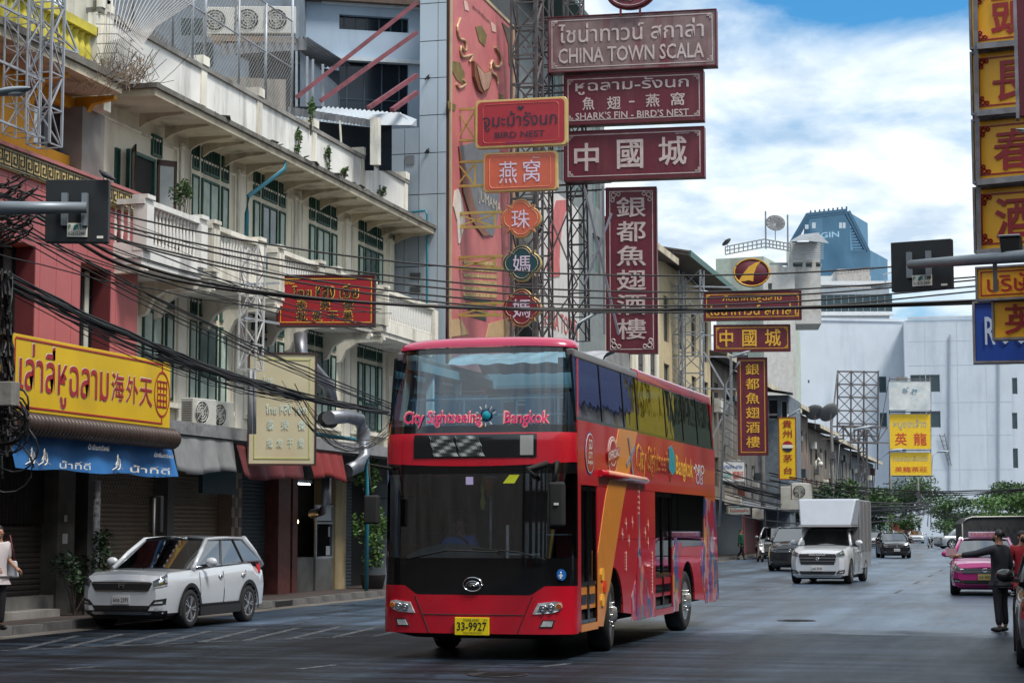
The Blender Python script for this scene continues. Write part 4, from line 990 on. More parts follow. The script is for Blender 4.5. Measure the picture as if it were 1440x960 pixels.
# ---------- upper deck glazing, right and left
divs = [.42] + [bs(x_, 600)[0] for x_ in (850, 881, 900, 940, 964, 984)] + [bs(1003,600)[0]]
def up_pt(s, y, z, off=0): return (s*(wz(z)+off), y, z)
for s in (-1, 1):
    for a, b in zip(divs, divs[1:]):
        g_ = MB(); g_.quad(up_pt(s,a+.02,3.15,-.01), up_pt(s,b-.02,3.15,-.01), up_pt(s,b-.02,3.98,-.01), up_pt(s,a+.02,3.98,-.01)); part('side_window', g_, side_glass, bus, local=True)
    f = MB()
    for y in divs: f.hexa([up_pt(s,y-.028,3.11,-.03), up_pt(s,y+.028,3.11,-.03), up_pt(s,y+.028,3.11,.0), up_pt(s,y-.028,3.11,.0)], [up_pt(s,y-.028,4.0,-.03), up_pt(s,y+.028,4.0,-.03), up_pt(s,y+.028,4.0,.0), up_pt(s,y-.028,4.0,.0)])
    f.hexa([up_pt(s,.4,3.12,-.04), up_pt(s,BL,3.12,-.04), up_pt(s,BL,3.12,.002), up_pt(s,.4,3.12,.002)], [up_pt(s,.4,3.175,-.04), up_pt(s,BL,3.175,-.04), up_pt(s,BL,3.175,.002), up_pt(s,.4,3.175,.002)])
    part('window_frame', f, bblk, bus, local=True)
    yr = bs(903, 515)[0]
    f = MB(); f.hexa([up_pt(s,.5,3.97,-.12), up_pt(s,yr,3.97,-.12), up_pt(s,yr,3.97,.01), up_pt(s,.5,3.97,.01)], [up_pt(s,.5,4.09,-.12), up_pt(s,yr,4.09,-.12), up_pt(s,yr,4.09,.0), up_pt(s,.5,4.09,.0)]); part('roof_rail', f, mat('grey_rail', (.16,.15,.15), .35, metal=.3), bus, local=True, bevel=.02)
    f = MB(); f.hexa([up_pt(s,yr,3.95,-.12), up_pt(s,BL,3.95,-.12), up_pt(s,BL,3.95,.01), up_pt(s,yr,3.95,.01)], [up_pt(s,yr,4.13,-.12), up_pt(s,BL,4.13,-.12), up_pt(s,BL,4.13,.0), up_pt(s,yr,4.13,.0)]); part('roof_edge', f, bcrim, bus, local=True, bevel=.03)
rf = MB(); rf.grid(lambda u, v: ((-1.2+2.4*u), yr+(BL-yr)*v, 4.12+.11*math.sin(math.pi*u)**.6), 16, 6); part('rear_roof', rf, mat('roof_white', (.62,.55,.56), .4, var=.06), bus, local=True)
for s in (-1, 1): side_piece('rear_pillar', [(divs[-1]+.03,3.17),(BL,3.17),(BL,3.96),(divs[-1]+.03,3.96)], bred_s, s=s, off=-.05, th=.03)
# rear end
rr = MB(); rr.grid(lambda u, v: (wz(.5+3.6*v)*(-1+2*u), BL+.10*math.sin(math.pi*u)**.5, .56+3.55*v), 16, 8); part('rear_panel', rr, bred_s, bus, local=True)
# underfloor
uf = MB(); uf.box(-1.1, 1.1, .5, BL-.1, .42, .5); uf.box(-.5, .5, 1.2, BL-1, .25, .45); part('chassis', uf, rub, bus, local=True)
# folded canvas roof in front of the hard roof
fc = MB()
ya_, yb_ = bs(862, 500)[0], bs(899, 512)[0]
fc.grid(lambda u, v: (1.16-2.32*u, ya_+(yb_-ya_)*(v+.012*math.sin(9*u+3*v)), 4.08+.26*math.sin(math.pi*min(1,v*1.02))**.55*(.72+.28*v)+.012*math.sin(u*40+v*9)), 60, 16); part('folded_canvas', fc, mat('silver_canvas', (.40,.40,.42), .35, metal=.35, var=.3, scale=4, bump=.6, bscale=9), bus, local=True)
fc = MB(); fc.prism([(ya_,4.06),(ya_+.25,4.16),((ya_+yb_)/2,4.28),(yb_-.1,4.34),(yb_,4.2),(yb_,4.06)], .02, 'x', 1.155); part('canvas_end', fc, mat('silver_canvas', (.4,.4,.42)), bus, local=True, fix=True)
# ---------- interior of both decks
dk = MB(); dk.box(-1.2, 1.2, .5, BL-.15, 2.50, 2.58); part('upper_floor', dk, intg, bus, local=True)
dk = MB(); dk.box(-1.2, 1.2, .5, BL-.15, .62, .68); part('lower_floor', dk, mat('dark_vinyl', (.12,.13,.14), .7), bus, local=True)
bw = MB(); wall_holes(bw, 0, .06, -1.16, 1.16, 2.58, 4.1, [(-.42,.42,2.9,3.62)]); bw.v = [(p[1], yr+p[0], p[2]) for p in bw.v]; bw.box(-.48,.48,yr-.03,yr-.002,3.63,3.70); bw.box(-1.16,1.16,yr-.04,yr-.001,3.86,3.92); part('bulkhead', bw, mat('pale_blue_grey', (.22,.32,.37), .5), bus, local=True)
for i in range(8):
    q = MB(); q.lathe([(.028,0),(.02,-.012),(0,-.014)], (-.7+i*.2, yr-.004, 3.78), 10, 'y'); part('air_vent', q, mat('dark_vent', (.06,.09,.11), .5), bus, local=True)
dw = MB()
for z in (3.44, 3.22): dw.tube([(-1.08, .62, z), (1.08, .62, z)], .016, 8)
for x in (-.32, .42, -1.0, 1.0): dw.tube([(x, .62, 2.6), (x, .62, 3.44)], .014, 8)
part('handrail', dw, mat('white_rail', (.75,.78,.8), .35), bus, local=True)
wt_ = MB(); wt_.box(-1.15,-1.08,.6,yr,2.58,2.98); wt_.box(1.08,1.15,.6,yr,2.58,2.98); wt_.box(-1.12,-1.0,.6,yr,3.86,3.98); wt_.box(1.0,1.12,.6,yr,3.86,3.98); wt_.box(-1.1,1.1,.5,.62,2.58,3.1); part('inner_lining', wt_, intg, bus, local=True)
seatm = mat('seat_blue', (.03,.10,.16), .8); 
stm = MB(); stm.box(-.21,.21,0,.42,.38,.46); stm.box(-.2,.2,.38,.46,.46,.98); stm.box(-.05,.05,.15,.3,0,.38)
st_me = mesh_of('seat', stm, seatm); y = 1.15
hr = MB(); hr.tube([(-.17,.42,.96),(-.15,.42,1.03),(.15,.42,1.03),(.17,.42,.96)], .018, 6); hr_me = mesh_of('grab_bar', hr, rub)
while y < yr-.4:
    for x in (-.92,-.48,.48,.92):
        o = bpy.data.objects.new('seat', st_me); link(o, bus); o.location = (x, y, 2.58); h_ = bpy.data.objects.new('grab_bar', hr_me); link(h_, o)
    y += .78
for z0, y in ((.68, 3.2),(.68, 4.1),(.68,5.0)):
    for x in (-.9,-.45,.5,.92):
        o = bpy.data.objects.new('seat', st_me); link(o, bus); o.location = (x, y, z0)
# red curtains inside the upper windows
for y in (1.6, 2.9):
    q = MB(); q.grid(lambda u, v: (-1.10+.02*math.sin(u*20), y+.12*u*(1-.5*v), 3.82-.5*v), 10, 4); part('curtain', q, mat('red_curtain', (.45,.02,.03), .8), bus, local=True)
    q = MB(); q.box(-1.14,-1.04, y-.16, y-.08, 2.98, 3.9); part('inner_post', q, mat('white_rail', (.75,.78,.8)), bus, local=True)
ds_ = MB(); ds_.grid(lambda u, v: (-1.1+1.3*u, .30+.55*v, 1.30+.20*math.sin(math.pi*v)*math.sin(math.pi*u)**.5), 14, 8); ds_.box(-1.15, 1.15, .34, .7, .9, 1.28); part('dashboard', ds_, mat('dash_teal_grey', (.09,.13,.14), .6), bus, local=True)
q = MB(); q.M = Matrix.Translation((-.55, .95, 1.42)) @ Euler((R(-55),0,0)).to_matrix().to_4x4(); q.tube([(.23*math.cos(2*math.pi*i/24), .23*math.sin(2*math.pi*i/24), 0) for i in range(25)], .016, 8); q.tube([(-.22,0,0),(.22,0,0)], .014, 6); q.tube([(0,0,0),(0,0,-.3)], .03, 6); q.M = None; part('steering_wheel', q, rub, bus, local=True)
q = MB(); q.box(-.78,-.32,1.35,1.45,1.0,1.95); q.box(-.78,-.32,1.0,1.4,.95,1.08); part('driver_seat', q, mat('seat_dark', (.03,.03,.035), .8), bus, local=True, bevel=.04)
q = MB(); q.tube([(.30,.6,.7),(.30,.6,1.75)], .022, 8); q.tube([(.30,.6,1.36),(.75,.6,1.36)], .014, 8); q.tube([(.02,.75,1.3),(.02,.75,2.4)], .018, 6); q.tube([(.75,.8,1.0),(1.1,.8,1.0)], .014, 6); q.tube([(.8,.75,1.62),(1.2,.75,1.62)], .012, 6); part('handrail', q, mat('white_rail', (.75,.78,.8)), bus, local=True)
q = MB(); q.box(-1.28,-1.17,.36,.46,1.3,2.5); part('inner_pillar', q, mat('pale_pillar', (.75,.80,.82), .6), bus, local=True)
q = MB(); q.box(.55,.95,2.2,2.6,1.0,2.1); part('inner_partition', q, mat('red_vinyl', (.30,.012,.02), .6), bus, local=True)
q = MB(); q.lathe([(.03,0),(.055,.12),(.06,.24)], (.075,.5,2.13), 10); part('hanging_ornament', q, mat('orange_cup', (.6,.2,.04), .6), bus, local=True)
q = MB(); q.lathe([(.03,0),(.04,.1),(.02,.2),(.035,.3),(.0,.5)], (-.01,.48,1.95), 8); part('garland', q, mat('garland_yellow', (.5,.5,.05), .7), bus, local=True)
q = MB(); q.ball((.08,.52,2.36), .06, 12, 6, (2.0,.5,.8)); part('rear_mirror', q, intg, bus, local=True)
# ---------- wheels
tyrem = mat('tyre', (.016,.016,.017), .85, var=.2, bump=.3, scale=6); rimb = mat('bus_rim', (.70,.70,.68), .22, metal=.85, var=.12, scale=3)
def bus_wheel(x, y, s, steer=0):
    M_ = Matrix.Translation((x, y, .5)) @ Euler((0,0,R(steer))).to_matrix().to_4x4()
    t_ = MB(); t_.M = M_; t_.lathe([(.31,s*.0-.0),(.36,s*.03),(.44,s*.035),(.485,s*.01),(.5,-s*.04),(.5,-s*.23),(.47,-s*.27),(.3,-s*.27)], (0,0,0), 36, 'x'); w_ = part('wheel', t_, tyrem, bus, local=True)
    r_ = MB(); r_.M = M_; r_.lathe([(.32,s*.012),(.30,-s*.01),(.285,-s*.05),(.25,-s*.07),(.20,-s*.02),(.15,s*.035),(.12,s*.05),(.10,s*.10),(.0,s*.115)], (0,0,0), 30, 'x')
    for i in range(10):
        a_ = 2*math.pi*i/10; r_.lathe([(.016,s*.02),(.016,s*.06),(0,s*.07)], (0, .17*math.cos(a_), .17*math.sin(a_)), 6, 'x')
    part('rim', r_, rimb, w_, local=True)
    h_ = MB(); h_.M = M_
    for i in range(8):
        a_ = 2*math.pi*i/8+.2; h_.lathe([(.034,-s*.028),(.03,-s*.03),(0,-s*.03)], (0, .245*math.cos(a_), .245*math.sin(a_)), 8, 'x')
    part('rim_hole', h_, rub, w_, local=True)
for i, a_ in enumerate(AX):
    for s in (-1, 1): bus_wheel(s*(BW-.06), a_, s, 8 if i == 0 else 0)
    wl = MB(); wl.grid(lambda u, v: (BW-.02-2.5*v, a_+(RA)*math.cos(math.pi*u), .5+RA*1.03*math.sin(math.pi*u)), 20, 1); part('wheel_arch', wl, rub, bus, local=True)
# mirrors
mr_ = MB(); mr_.box(1.10,1.31,-.30,-.18,1.72,2.30); mo = part('mirror', mr_, rub, bus, local=True, bevel=.04)
q = MB(); q.tube([(1.05,.12,2.52),(1.2,-.2,2.55),(1.16,-.25,2.3)], .03, 8); q.tube([(1.0,.05,2.55),(.78,-.12,2.47),(.9,-.16,2.36)], .035, 8); part('mirror_arm', q, rub, mo, local=True)
q = MB(); q.box(1.18,1.24,-.315,-.302,2.0,2.03); part('mirror_label', q, wht, mo, local=True)
mr_ = MB(); mr_.box(-1.42,-1.22,-.30,-.18,1.76,2.14); mo = part('mirror', mr_, rub, bus, local=True, bevel=.03)
q = MB(); q.tube([(-1.2,.15,2.5),(-1.42,-.1,2.55),(-1.34,-.24,2.15)], .022, 8); part('mirror_arm', q, rub, mo, local=True)
# ================================================================ tower, billboards, hanging signs
TY = 51.5
def tx(px, Y=TY): return at(px, 700, Y=Y).x
def tz(px, py, Y=TY): return at(px, py, Y=Y).z
tow = thing('panelled_tower', 'tall pale blue-grey tower clad in square metal panels beside the pink billboard', 'building', (-17, TY, 0))
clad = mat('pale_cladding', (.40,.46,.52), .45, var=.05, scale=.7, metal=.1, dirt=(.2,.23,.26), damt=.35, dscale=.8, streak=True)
clad2 = mat('shaded_cladding', (.27,.32,.38), .45, var=.06, scale=.7, dirt=(.14,.16,.19), damt=.4, streak=True)  # darker blue-grey tone of the cladding for the left wing
jt = mat('panel_joint', (.06,.065,.07), .8)
xA, xB, xC = tx(553), tx(587), tx(625)
ztop2 = tz(570, 180)
c = MB(); c.box(xB+.01, xC-.02, TY+.05, TY+7.2, 0, 20.5); part('core', c, jt, tow)
c = MB(); c.box(-19.5, xB+.01, TY+.05, TY+7.2, 0, ztop2-.05); part('core', c, jt, tow)
zs_ = [tz(605, y) for y in (905, 808, 700, 594, 485, 374, 273, 215, 162, 110, 58, 5, -48, -100)]
zs_ = sorted(zs_)
for za, zb in zip(zs_, zs_[1:]):
    for a, b in ((xB+.012, tx(613.5)-.008), (tx(613.5)+.008, xC)):
        p_ = MB(); p_.box(a, b, TY, TY+.04, za+.012, zb-.012); part('cladding_panel', p_, clad, tow)
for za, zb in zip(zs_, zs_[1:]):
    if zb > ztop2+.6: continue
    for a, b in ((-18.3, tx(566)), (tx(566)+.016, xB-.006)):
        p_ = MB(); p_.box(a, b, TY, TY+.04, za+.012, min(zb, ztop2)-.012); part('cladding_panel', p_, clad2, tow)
for py_ in (110, 213, 317): 
    q = MB(); q.lathe([(.05,0),(.05,-.05),(0,-.06)], (tx(600), TY-.02, tz(600, py_)), 8, 'y'); q.bar((tx(596), TY-.06, tz(600,py_)-.06), (tx(604), TY-.2, tz(600,py_)+.04), .03); part('spot_lamp', q, black_p, tow)
q = MB(); q.box(tx(568), tx(580), TY-.03, TY-.004, tz(574,232), tz(574,219)); part('vent', q, mat('vent_grey', (.13,.14,.15), .6), tow)
for k, (y0_, y1_) in enumerate(((383, 393), (402, 412))):
    q = MB()
    for i in range(4): q.box(tx(575), tx(590), TY-.03, TY-.004, tz(580, y1_)+i*.05, tz(580, y1_)+.03+i*.05)
    part('vent_louvre', q, jt, tow, kind='stuff')
tp_ = mat('teal_pipe', (.015,.16,.22), .4)
q = MB(); q.tube([(tx(575), TY-.12, tz(575,300)), (tx(598), TY-.12, tz(598,297)), (tx(601), TY-.12, tz(601,303)), (tx(601), TY-.12, 3)], .035, 8); part('drain_pipe', q, tp_, tow)
# ---- pink billboard on the street face of the tower
BBX = -15.6
bb = thing('pink_billboard', 'tall salmon pink advertising billboard with gold ribbons and bowl on the tower flank', 'billboard', (BBX, TY, 5))
bY0, bY1 = TY+.25, at(722, 400, X=BBX).y
ZB0, ZB1 = 5.0, at(722, 38, X=BBX).z
salmon = mat('billboard_salmon', (.50,.14,.145), .5, var=.16, scale=.7, dirt=(.62,.25,.20), damt=.5, dscale=.6)
q = MB(); q.box(BBX-.3, BBX, bY0, bY1, ZB0, ZB1); part('board', q, salmon, bb)
q = MB(); frame_yz(q, BBX-.02, BBX+.03, bY0-.1, bY1+.05, ZB0-.05, ZB1+.05, .1); part('board_frame', q, mat('cream_frame', (.45,.36,.22), .5), bb)
olive = mat('billboard_olive', (.18,.13,.045), .5, var=.3, scale=3); taupe = mat('billboard_taupe', (.42,.25,.18), .4, var=.2)
def bpt(px, py, o=.01): p = at(px, py, X=BBX+o); return p
def bpoly(name, pts, m, o=.02):
    q = MB(); P = [bpt(*p_, o) for p_ in pts]; Q = [p_ + Vector((-o+.002, 0, 0)) for p_ in P]; n = len(P)
    q._add(P+Q, [tuple(range(n))]+[(i, (i+1) % n, n+(i+1) % n, n+i) for i in range(n)]); return part(name, q, m, bb, fix=True)
def bline(name, pts, r, m):
    q = MB()
    P = [bpt(*p_, .03) for p_ in pts]; S = []
    for i in range(len(P)-1):
        p0, p1, p2, p3 = P[max(i-1,0)], P[i], P[i+1], P[min(i+2,len(P)-1)]
        for k in range(5):
            t = k/5; S.append(.5*((2*p1)+(p2-p0)*t+(2*p0-5*p1+4*p2-p3)*t*t+(3*p1-p0-3*p2+p3)*t**3))
    q.tube(S+[P[-1]], r, 6); return part(name, q, m, bb)
rib = mat('ribbon_gold', (.50,.33,.19), .35, metal=.2)
bline('ribbon', [(647,26),(643,40),(646,54),(654,58),(655,72),(648,66),(650,80),(664,78),(660,88)], .045, rib)
bline('ribbon', [(696,66),(703,78),(704,92),(696,94),(692,86),(690,100),(698,108),(700,120)], .05, rib)
bline('ribbon', [(642,118),(646,124),(655,118),(650,112)], .04, rib)
bpoly('bowl', [(667,86),(672,90),(682,103),(691,99),(692,112),(688,126),(681,132),(674,126),(668,108)], mat('bowl_brown', (.22,.09,.05), .3), .10)
bpoly('bowl_face', [(671,92),(682,104),(691,101),(691,111),(687,124),(681,128),(677,118)], taupe, .13)
for P in ([(669,38),(677,36),(685,50),(682,66),(674,58)], [(636,86),(647,88),(654,104),(652,120),(642,112),(635,98)], [(703,132),(709,134),(707,142),(703,140)], [(630,142),(642,148),(640,156),(631,154)]): bpoly('leaf', P, olive)
bpoly('flower', [(652,0),(657,3),(660,16),(654,14)], mat('petal', (.65,.42,.36), .5)); bpoly('flower', [(690,30),(697,36),(698,46),(692,44)], mat('petal', (.65,.42,.36), .5))
t = MB(); p0, p1 = bpt(664,12), bpt(688,34); vs, fs = text_mesh('จูมะม้ารังนก', .03); t._add([(BBX+.02, p0.y+(p1.y-p0.y)*a, p0.z-.0+(p1.z-p0.z)*a*.0+.14*b) for a, b in vs], fs); part('lettering', t, black_p, bb)
bpoly('printed_shape', [(646,206),(668,200),(702,204),(704,255),(700,305),(694,333),(682,328),(668,300),(655,250)], mat('print_slate', (.16,.17,.19), .4), .02)
bpoly('printed_shape', [(646,206),(656,240),(668,290),(684,326),(692,331),(680,332),(664,310),(652,270)], mat('bowl_brown', (.22,.09,.05), .3), .05)
t = MB(); p0, p1 = bpt(672,286), bpt(703,298); vs, fs = text_mesh('JUMAMA', .01); t._add([(BBX+.04, p0.y+(p1.y-p0.y)*a, p0.z-.35*a*0+.42*b) for a, b in vs], fs); part('lettering', t, mat('print_beige', (.5,.45,.38), .4), bb)
bpoly('figure', [(640,268),(645,266),(650,280),(655,316),(652,322),(647,342),(645,342),(643,310),(638,290)], mat('print_beige2', (.62,.55,.48), .4), .03)
for k in range(6):
    y = 366+k*9; bpoly('printed_block', [(652-(k<2)*0, y),(699, y+3),(699, y+8),(652, y+5)], mat('print_ochre', (.42,.30,.13), .5, var=.5, scale=9), .02)
for k in range(4): y = 416+k*8; bpoly('printed_line', [(653+k*3, y),(690-k*2, y+6),(690-k*2, y+11),(653+k*3, y+5)], mat('print_dark_green', (.02,.05,.03), .5), .02)
bpoly('printed_dune', [(632,450),(648,448),(660,470),(632,474)], mat('print_sand', (.50,.33,.17), .5), .02); bpoly('printed_dune', [(688,455),(720,446),(720,474),(684,474)], mat('print_sand', (.5,.33,.17), .5), .02)
bpoly('corner_ornament', [(706,32),(720,42),(719,98),(716,90),(715,62),(711,48)], mat('ornament_black_gold', (.08,.06,.03), .4, var=.6, scale=20), .02)
# gold brackets
gold_m = mat('gold_steel', (.46,.33,.10), .4, metal=.25, var=.15, scale=5)
GY = 52.6
gb_ = thing('gold_bracket_frame', 'gold painted bracket frame holding the red, orange and cloud-shaped signs', 'sign bracket', (BBX, GY, 4))
def gp(px, py, Y=GY): return at(px, py, Y=Y)
q = MB(); 
for x_ in (633, 640): q.bar(gp(x_, 136), gp(x_, 476), .10)
q.bar(gp(633,140), gp(640,140), .09); part('upright', q, gold_m, gb_)
for ya, yb2, xe in ((154,198,700),(228,262,700),(300,320,705),(362,378,707),(428,444,707)):
    f = MB(); x0 = 641
    f.bar(gp(x0, ya+.3), gp(xe, ya-2), .07); f.bar(gp(x0, yb2), gp(xe, yb2-1), .07)
    n = 1; xm = (x0+min(xe,672))/2
    x1 = 672 if ya < 270 else 700
    f.bar(gp(x0+2, ya+1), gp(x1-4, yb2-1), .045); f.bar(gp(x0+2, yb2-1), gp(x1-4, ya+1), .045); f.bar(gp(x1-4, ya), gp(x1-4, yb2), .05)
    if ya < 270: f.bar(gp(x0+2+0*(x1-x0), ya), gp(x0+2, yb2), .05)
    part('bracket', f, gold_m, gb_)

maroon = mat('sign_maroon', (.105,.005,.018), .5, var=.2, scale=1.5, dirt=(.16,.05,.05), damt=.35, dscale=2.5, streak=True)
maroon_e = mat('sign_maroon_edge', (.10,.006,.012), .5)
peel = mat('peeling_maroon', (.19,.13,.13), .7, var=.25, scale=2, dirt=(.13,.01,.022), damt=1.0, dscale=1.7, streak=True)
silv = mat('letter_silver', (.50,.42,.41), .5, var=.12, scale=6, dirt=(.22,.10,.08), damt=.5, dscale=4)
gold_l = mat('letter_gold', (.62,.34,.03), .45, var=.1)
def sign(name, label, box, D, rel=11, face=maroon, edge=maroon_e, th=.28, texts=(), border=None, bm=None, group=None, cat='sign', corner=False, bev=0, tm=silv, skew=0):
    x0, y0, x1, y1 = box; c = at((x0+x1)/2, (y0+y1)/2, D=D)
    w = (x1-x0)*D/F_PX/math.cos(R(rel))*.985; h = (y1-y0)*D/F_PX
    s = thing(name, label, cat, c, THETA - R(rel), group)
    b = MB(); b.box(-w/2, w/2, 0, th, -h/2, h/2); part('board', b, face, s, local=True, bevel=bev or .012)
    f = MB(); e = .02 if not border else .03
    if border:
        t_ = border*h; i = border*1.6*h; bt = max(.015, border*.45*h)
        for (a, b_, c_, d) in ((-w/2+i, w/2-i, h/2-i, h/2-i-bt), (-w/2+i, w/2-i, -h/2+i, -h/2+i+bt), (-w/2+i, -w/2+i+bt, -h/2+i, h/2-i), (w/2-i-bt, w/2-i, -h/2+i, h/2-i)):
            f.box(a, b_, -.012-(a == -w/2+i and b_ < 0)*.001, -.001, c_, d)
        part('border', f, bm or silv, s, local=True)
        if corner:
            k = corner*min(w, h)
            cmesh = MB()
            for sx in (-1, 1):
                for sz in (-1, 1):
                    X_, Z_ = sx*(w/2-i-bt), sz*(h/2-i-bt)
                    for (du, dv, rr) in ((.22,.22,.16),(.55,.16,.12),(.16,.55,.12)):
                        cmesh.tube([(X_-sx*(du*k+rr*k*math.cos(q_)), -.014, Z_-sz*(dv*k+rr*k*math.sin(q_))) for q_ in [2*math.pi*j/10 for j in range(11)]], .035*k+.004, 4)
            part('corner_scroll', cmesh, bm or silv, s, local=True)
    # folded metal rim
    r = MB(); 
    for (a, b_, c_, d) in ((-w/2-.03, w/2+.03, h/2, h/2+.03), (-w/2-.03, w/2+.03, -h/2-.03, -h/2), (-w/2-.03, -w/2, -h/2, h/2), (w/2, w/2+.03, -h/2, h/2)): r.box(a, b_, -.03, th+.02, c_, d)
    if not bev: part('rim', r, edge, s, local=True)
    for i, t_ in enumerate(texts):
        st, u0, v0, u1, v1 = t_[:5]; m_ = t_[5] if len(t_) > 5 and t_[5] else tm; bold = t_[6] if len(t_) > 6 else .02
        off = t_[7] if len(t_) > 7 else .022
        q = MB(); add_text(q, st, -w/2+u0*w, -w/2+u1*w, h/2-v1*h, h/2-v0*h, -off, bold); part('lettering', q, m_, s, local=True)
    s['w_'] = w; s['h_'] = h; del s['w_'], s['h_']
    return s, w, h
# --- the tall stack of maroon signs
S = {}
S['scala'] = sign('hanging_sign', 'large peeling maroon sign reading CHINA TOWN SCALA in pale letters, topmost rectangle of the stack', (770,19,1006,97), 62, 11, peel, texts=[
    ('ไชน่าทาวน์ สกาล่า', .06,.13,.93,.48), ('CHINA TOWN SCALA', .06,.58,.93,.86, None, .035)], border=.035, corner=.13, th=.45)
S['shark'] = sign('hanging_sign', "maroon sign reading SHARK'S FIN - BIRD'S NEST in three scripts below the peeling sign", (793,103,988,172), 62, 11, maroon, texts=[
    ('หูฉลาม-รังนก', .08,.09,.90,.40), ('魚', .13,.45,.22,.72, None, .03), ('翅', .31,.46,.41,.73, None, .03), ('–', .47,.57,.51,.60), ('燕', .59,.44,.69,.71, None, .03), ('窩', .77,.43,.87,.70, None, .03), ("SHARK'S FIN - BIRD'S NEST", .08,.77,.90,.92, None, .03)], border=.04, corner=.14, th=.45)
S['zhong'] = sign('hanging_sign', 'maroon sign with three big pale characters 中國城 under the shark fin sign', (793,182,989,251), 62, 11, maroon, texts=[
    ('中', .07,.24,.25,.82, None, .045), ('國', .38,.2,.57,.8, None, .045), ('城', .68,.17,.88,.77, None, .045), ('www', .8,.1,.9,.13)], border=.04, corner=.14, th=.45)
vtx = [(c, .20,.055+i*.148,.80,.055+i*.148+.125, None, .03) for i, c in enumerate('銀都魚翅酒樓')]
S['yin'] = sign('hanging_sign', 'tall narrow maroon sign with six pale characters 銀都魚翅酒樓 above the bus roof', (853,263,923,496), 62, 8, maroon, texts=vtx, border=.011, corner=.3, th=.4)
# oval emblem peeking in at the top edge
c_ = at(886, -14, D=62); ov = thing('oval_emblem_sign', 'maroon oval emblem sign cut by the top of the picture above the peeling sign', 'sign', c_, THETA-R(11))
q = MB(); q.M = Matrix.Diagonal((1.25,1,.92,1)); q.lathe([(.64,.3),(.66,.28),(.66,.0),(.62,-.03),(.58,-.01),(0,-.01)], (0,0,0), 32, 'y'); part('board', q, maroon, ov, local=True)
q = MB(); q.M = Matrix.Diagonal((1.25,1,.92,1)); q.tube([(.56*math.cos(2*math.pi*i/32), -.02, .56*math.sin(2*math.pi*i/32)) for i in range(33)], .014, 5); part('border', q, silv, ov, local=True)
q = MB(); q.prism([(-.4,-.3),(.05,-.36),(.3,-.1),(.2,.3),(.1,.3),(.0,-.05)], .02, 'y', -.04); part('emblem', q, silv, ov, local=True)
q = MB(); q.box(-.35,-.28,.0,.06,-.85,-.6); q.box(.28,.35,.0,.06,-.85,-.6); part('bracket', q, maroon_e, ov, local=True)
# --- bird nest family
rim_g = mat('gold_rim', (.55,.38,.14), .35, metal=.35, var=.1)
def rrect(w, h, r, n=6):
    P = []
    for cx, cz, a0 in ((w/2-r,h/2-r,0),(-w/2+r,h/2-r,90),(-w/2+r,-h/2+r,180),(w/2-r,-h/2+r,270)):
        for i in range(n+1): a = R(a0+90*i/n); P.append((cx+r*math.cos(a), cz+r*math.sin(a)))
    return P
def cloud(w, h, n=7):
    """bracket-lobed quatrefoil outline"""
    r = .27*w; P = []
    for (cx, cz, a0, a1) in ((0,h/2-r,20,160),(-w/2+r*.95,0,110,250),(0,-h/2+r,200,340),(w/2-r*.95,0,290,430)):
        for i in range(n+1):
            a = R(a0+(a1-a0)*i/n); P.append((cx+r*1.0*math.cos(a), cz+r*math.sin(a)))
        # inner notch square
    Q = []
    k = len(P)//4
    cor = [(-.36,.36),(-.36,-.36),(.36,-.36),(.36,.36)]
    for j in range(4):
        Q += P[j*k:(j+1)*k]; Q.append((cor[j][0]*w, cor[j][1]*h))
    return Q
def plate(name, label, box, D, rel, face, outline, inner, texts, group=None, extra=None):
    x0, y0, x1, y1 = box; c = at((x0+x1)/2, (y0+y1)/2, D=D); w = (x1-x0)*D/F_PX; h = (y1-y0)*D/F_PX
    s = thing(name, label, 'sign', c, THETA-R(rel), group)
    q = MB(); q.prism(outline(w, h), .22, 'y', 0); part('rim', q, rim_g, s, local=True, bevel=.02, fix=True)
    q = MB(); q.prism(outline(w*.94, h*.94 if w < h*1.5 else h*.91), .02, 'y', -.012); part('board', q, face, s, local=True, fix=True)
    if inner:
        P = [Vector((a, -.018, b)) for a, b in outline(w*.82, h*.82 if w < h*1.5 else h*.8)]; q = MB(); q.tube(P+[P[0]], .008, 4); part('border', q, inner, s, local=True)
    for st, u0, v0, u1, v1, m_, bold in texts:
        q = MB(); add_text(q, st, -w/2+u0*w, -w/2+u1*w, h/2-v1*h, h/2-v0*h, -.03, bold); part('lettering', q, m_, s, local=True)
    if extra: extra(s, w, h)
    return s
navy_l = mat('letter_navy', (.012,.013,.03), .4); lav = mat('letter_lavender', (.62,.50,.62), .4); red_s = mat('sign_signal_red', (.32,.012,.022), .4, var=.08); ora = mat('sign_orange', (.52,.10,.05), .4, var=.08)
def nestbowl(s, w, h):
    q = MB(); q.prism([(-.10,.0),(-.05,.015),(0,-.01),(.05,.015),(.10,.0),(.07,-.06),(.03,-.09),(-.03,-.09),(-.07,-.06)], .01, 'y', -.03)
    q.v = [(a, b, c+h*.33) for a, b, c in q.v]; part('bowl_emblem', q, navy_l, s, local=True, fix=True)
D1 = at(733, 172, Y=52.45); D1 = (D1-CAMP).dot(_F)
plate('hanging_sign', 'red rounded sign with gold rim reading BIRD NEST on the gold bracket', (666,138,799,207), D1, 13, red_s, lambda w, h: rrect(w, h, .12), mat('dim_red_line', (.6,.12,.08), .4), [
    ('จูมะม้ารังนก', .09,.26,.89,.66, navy_l, .012), ('BIRD NEST', .22,.68,.76,.81, navy_l, .02), ('珠媽媽燕窩屋', .34,.86,.62,.94, mat('dim_purple', (.25,.02,.1), .4), 0)], extra=nestbowl)
